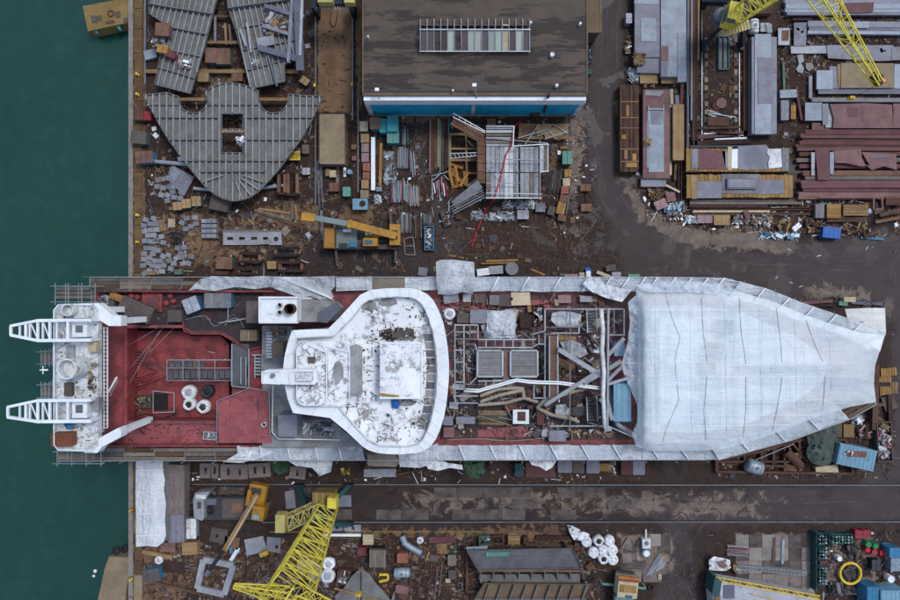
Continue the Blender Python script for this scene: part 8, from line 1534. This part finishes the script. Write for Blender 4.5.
cont(895,553,11,10,'small blue cabin at the picture edge',1.6,0,0,'blue_mid'); mbox(896,565,10,13,'pale ribbed tank below the blue cabin',1.2,0,0,'galv_blue'); cont(873,598,12,22,'blue container at the bottom corner',2.0,0,0,'blue_mid','blue_mid'); cont(894,600,26,18,'pale blue container at the bottom corner',2.2,0,0,'blue_light','blue_light')
# bow cradle on the track side
polyframe([(717,472),(853,474),(853,466),(846,440),(800,440),(760,452),(717,460)],'rusty steel grid cradle under the bow',.2,.3,.5,'rust','bow_cradle','cradle',cross=((745,456,745,472),(762,452,762,473),(785,446,785,473),(800,440,800,473),(717,462,790,462),(774,448,774,466),(760,466,800,467),(790,440,808,462)))
hcyl((749,466),(766,471),.85,'blue grey tank below the bow tent',0,'galv_blue'); pipe((788,452),(803,467),'fat rusty pipe leaning in the bow cradle',.55,.2,'rust',z0b=0); pipe((756,460),(794,444),'thin white hose over the bow cradle',.05,.8,'galv'); crate(798,456,10,6,'brown crate in the bow cradle',.6,10,0,'wood'); crate(791,468,14,6,'rusty crate on the cradle edge',.5,-5,0,'rust_light','rust')
tarp([(807,434),(815,431),(826,428),(836,425),(837,440),(834,456),(830,464),(822,467),(812,463),(806,456),(808,444)],'dark olive tarpaulin over stores beside the bow',lambda x,y:1.7-((x-821)/18)**2*.8,'tarp_green',2.4,wr=.4,fr=.18)
for(x,y,w,h,r,lb) in((827,470,22,8,8,'yellow plank crate beside the olive tarpaulin'),):crate(x,y,w,h,lb,.7,r,0,'cream','wood')
cont(857,457.5,38,21,'pale blue dented container beside the bow',2.0,-12,0,'blue_light','blue_light'); plate(rect(857,454,20,6,-10,1.5),'rusty torn sheet on the dented blue container',2.05,.05,'rust_light'); heap(849,454,8,5,'small pile of rust pieces on the dented blue container',('rust','white','rust_light'),.2,0,2.05,14)
skip(885,442,15,40,'long rubbish crate full of coloured scrap',1.0,2,0,'brown_grey',('white','red','wood','black','pink','steel_pale','galv_blue'),name='rubbish_crate',cat='crate',dens=150,up=.3); pallet(849,431,11,13,'pallet stack beside the olive tarpaulin',0,.3,'wood'); pallet(838.5,430,7,15,'grey pallet beside the bow sheet',0,.2,'wood_grey'); heap(860,421,12,9,'white rag bundle at the bow tip',('white','bag_grey'),.8,0,.0,40,'rag_bundle','rags'); heap(866,432,14,14,'brown scrap and pink rags near the bow tip',('rust','pink','wood_dark','rust_dark'),.6,0,0,50)
ibeam((877,365),(875,430),'upright rusty beam beyond the bow tip',.4,.7,.5,'rust'); ibeam((890,395),(891,422),'short rusty beam beyond the bow tip',.2,.5,.4,'rust_dark'); plate([(881,398),(893,395),(897,408),(886,412)],'brown plate beyond the bow tip',.3,.05,'brown_grey'); ibeam((858,410),(893,402),'brown timber crossing the bow tip',.1,.4,.3,'wood_dark','timber_beam','timber',None,'box')
pallet(885,378,13,9,'yellow pallet beyond the bow tip',0,.0,'wood_orange'); pallet(889,372,16,8,'upper yellow pallet beyond the bow tip',5,.2,'wood_orange'); pallet(885.5,391,11,9,'lower yellow pallet beyond the bow tip',0,0,'wood_orange'); pallet(894,388,8,12,'brown pallet beside the yellow pallets',0,0,'wood')
litter([(135,545),(330,540),(330,600),(135,600)],1364,('rust','wood','steel_grey','rust_dark','wood_dark','steel_pale','sandbox'),'scrap and timber rubbish around the square frame',seed=51,smax=.7)
litter([(190,462),(640,462),(640,483),(190,483)],726,('rust','wood','steel_grey','rust_dark','white'),'small rubbish below the lower walkway',seed=52)
litter([(330,533),(600,540),(600,600),(330,600)],1760,('rust','wood','steel_grey','rust_dark','wood_dark','orange_red','sandbox','steel_pale'),'scrap and timber rubbish around the ship block',seed=53,smax=.6)
litter([(715,440),(895,400),(895,478),(715,478)],704,('rust','wood','steel_grey','rust_dark','pink'),'small rubbish around the bow cradle',seed=54)
litter([(820,530),(900,530),(900,600),(820,600)],528,('rust','steel_grey','grey_dark','white','black'),'small rubbish around the gas racks',seed=55,smax=.35)
litter([(192,486),(330,486),(330,522),(192,522)],352,('rust','steel_grey','grey_dark','wood_dark'),'small rubbish between the crane legs',seed=56)
litter([(600,525),(720,530),(720,600),(600,600)],352,('rust','steel_grey','wood_dark','sandbox'),'small rubbish around the concrete slabs',seed=57,smax=.3)
for i,(P,n,lb) in enumerate((([(147,2),(314,2),(314,272),(147,274)],700,'rusty rods and dark offcuts under the hull panels'),([(372,116),(590,116),(590,235),(372,232)],600,'rusty rods and dark offcuts around the platform'),([(640,60),(900,14),(900,225),(690,222),(640,190)],900,'rusty rods and dark offcuts in the plate yard'),([(140,545),(600,540),(600,600),(140,600)],1000,'rusty rods and dark offcuts along the track stores'),([(715,430),(895,405),(895,476),(715,476)],260,'rusty rods and dark offcuts around the bow'),([(320,240),(600,225),(600,275),(320,275)],200,'rusty rods on the mud beside the ship'))):
 litter(P,n,('rust','rust_dark','wood_dark','brown_grey','grey_dark','rust_light','wood_grey'),lb,'rusty_scrap',.15,1.1,.55,seed=70+i,th=.14)
# pieces of a part go under that part
SUB={'roof_rib':'roof','lock_rod':'body','cab_window':'operator_cab','house_roof_rib':'machinery_house','house_window':'machinery_house','bogie_wheel':'bogie','roof_light_pane':'roof_light_kerb','glazing_bar':'roof_light_kerb','ridge_bar':'roof_light_kerb','sill_bar':'roof_light_kerb','door_rail':'door_leaf','vent_cap':'roof_vent','lamp_head':'lamp_pole','cab_roof':'driver_cab','cab_roof_panel':'driver_cab','windscreen':'driver_cab','weight_recess':'counterweight','pad_disc':'outrigger_pad','deck_slot':'engine_deck','lifting_loop':'sack','filling':'sack','bung':'shell','manhole':'shell','band':'shell','roof_panel':'cab','valve_cap':'gas_bottle','lifting_lug':'lid','lid_strap':'lid','stiffener':'body','upper_frame_recess':'upper_frame','boom_edge':'boom_section','drum_lid':'drum','ramp_joint':'ramp','deck_patch':'deck_plate','hub':'drum','black_stripe':'board','outrigger_foot':'outrigger'}
def bn(o):return o.name.split('.')[0]
def regroup():
 kids={}
 for o in bpy.data.objects:
  if o.parent is not None and o.parent.parent is None and o.parent.type=='EMPTY':kids.setdefault(o.parent,[]).append(o)
 for T,ks in kids.items():
  by={}
  for k in ks:by.setdefault(bn(k),[]).append(k)
  for k in ks:
   h=SUB.get(bn(k))
   if h and h in by:
    p=min(by[h],key=lambda q:(q.location-k.location).length); k.parent=p; k.matrix_parent_inverse=p.matrix_basis.inverted()
regroup()
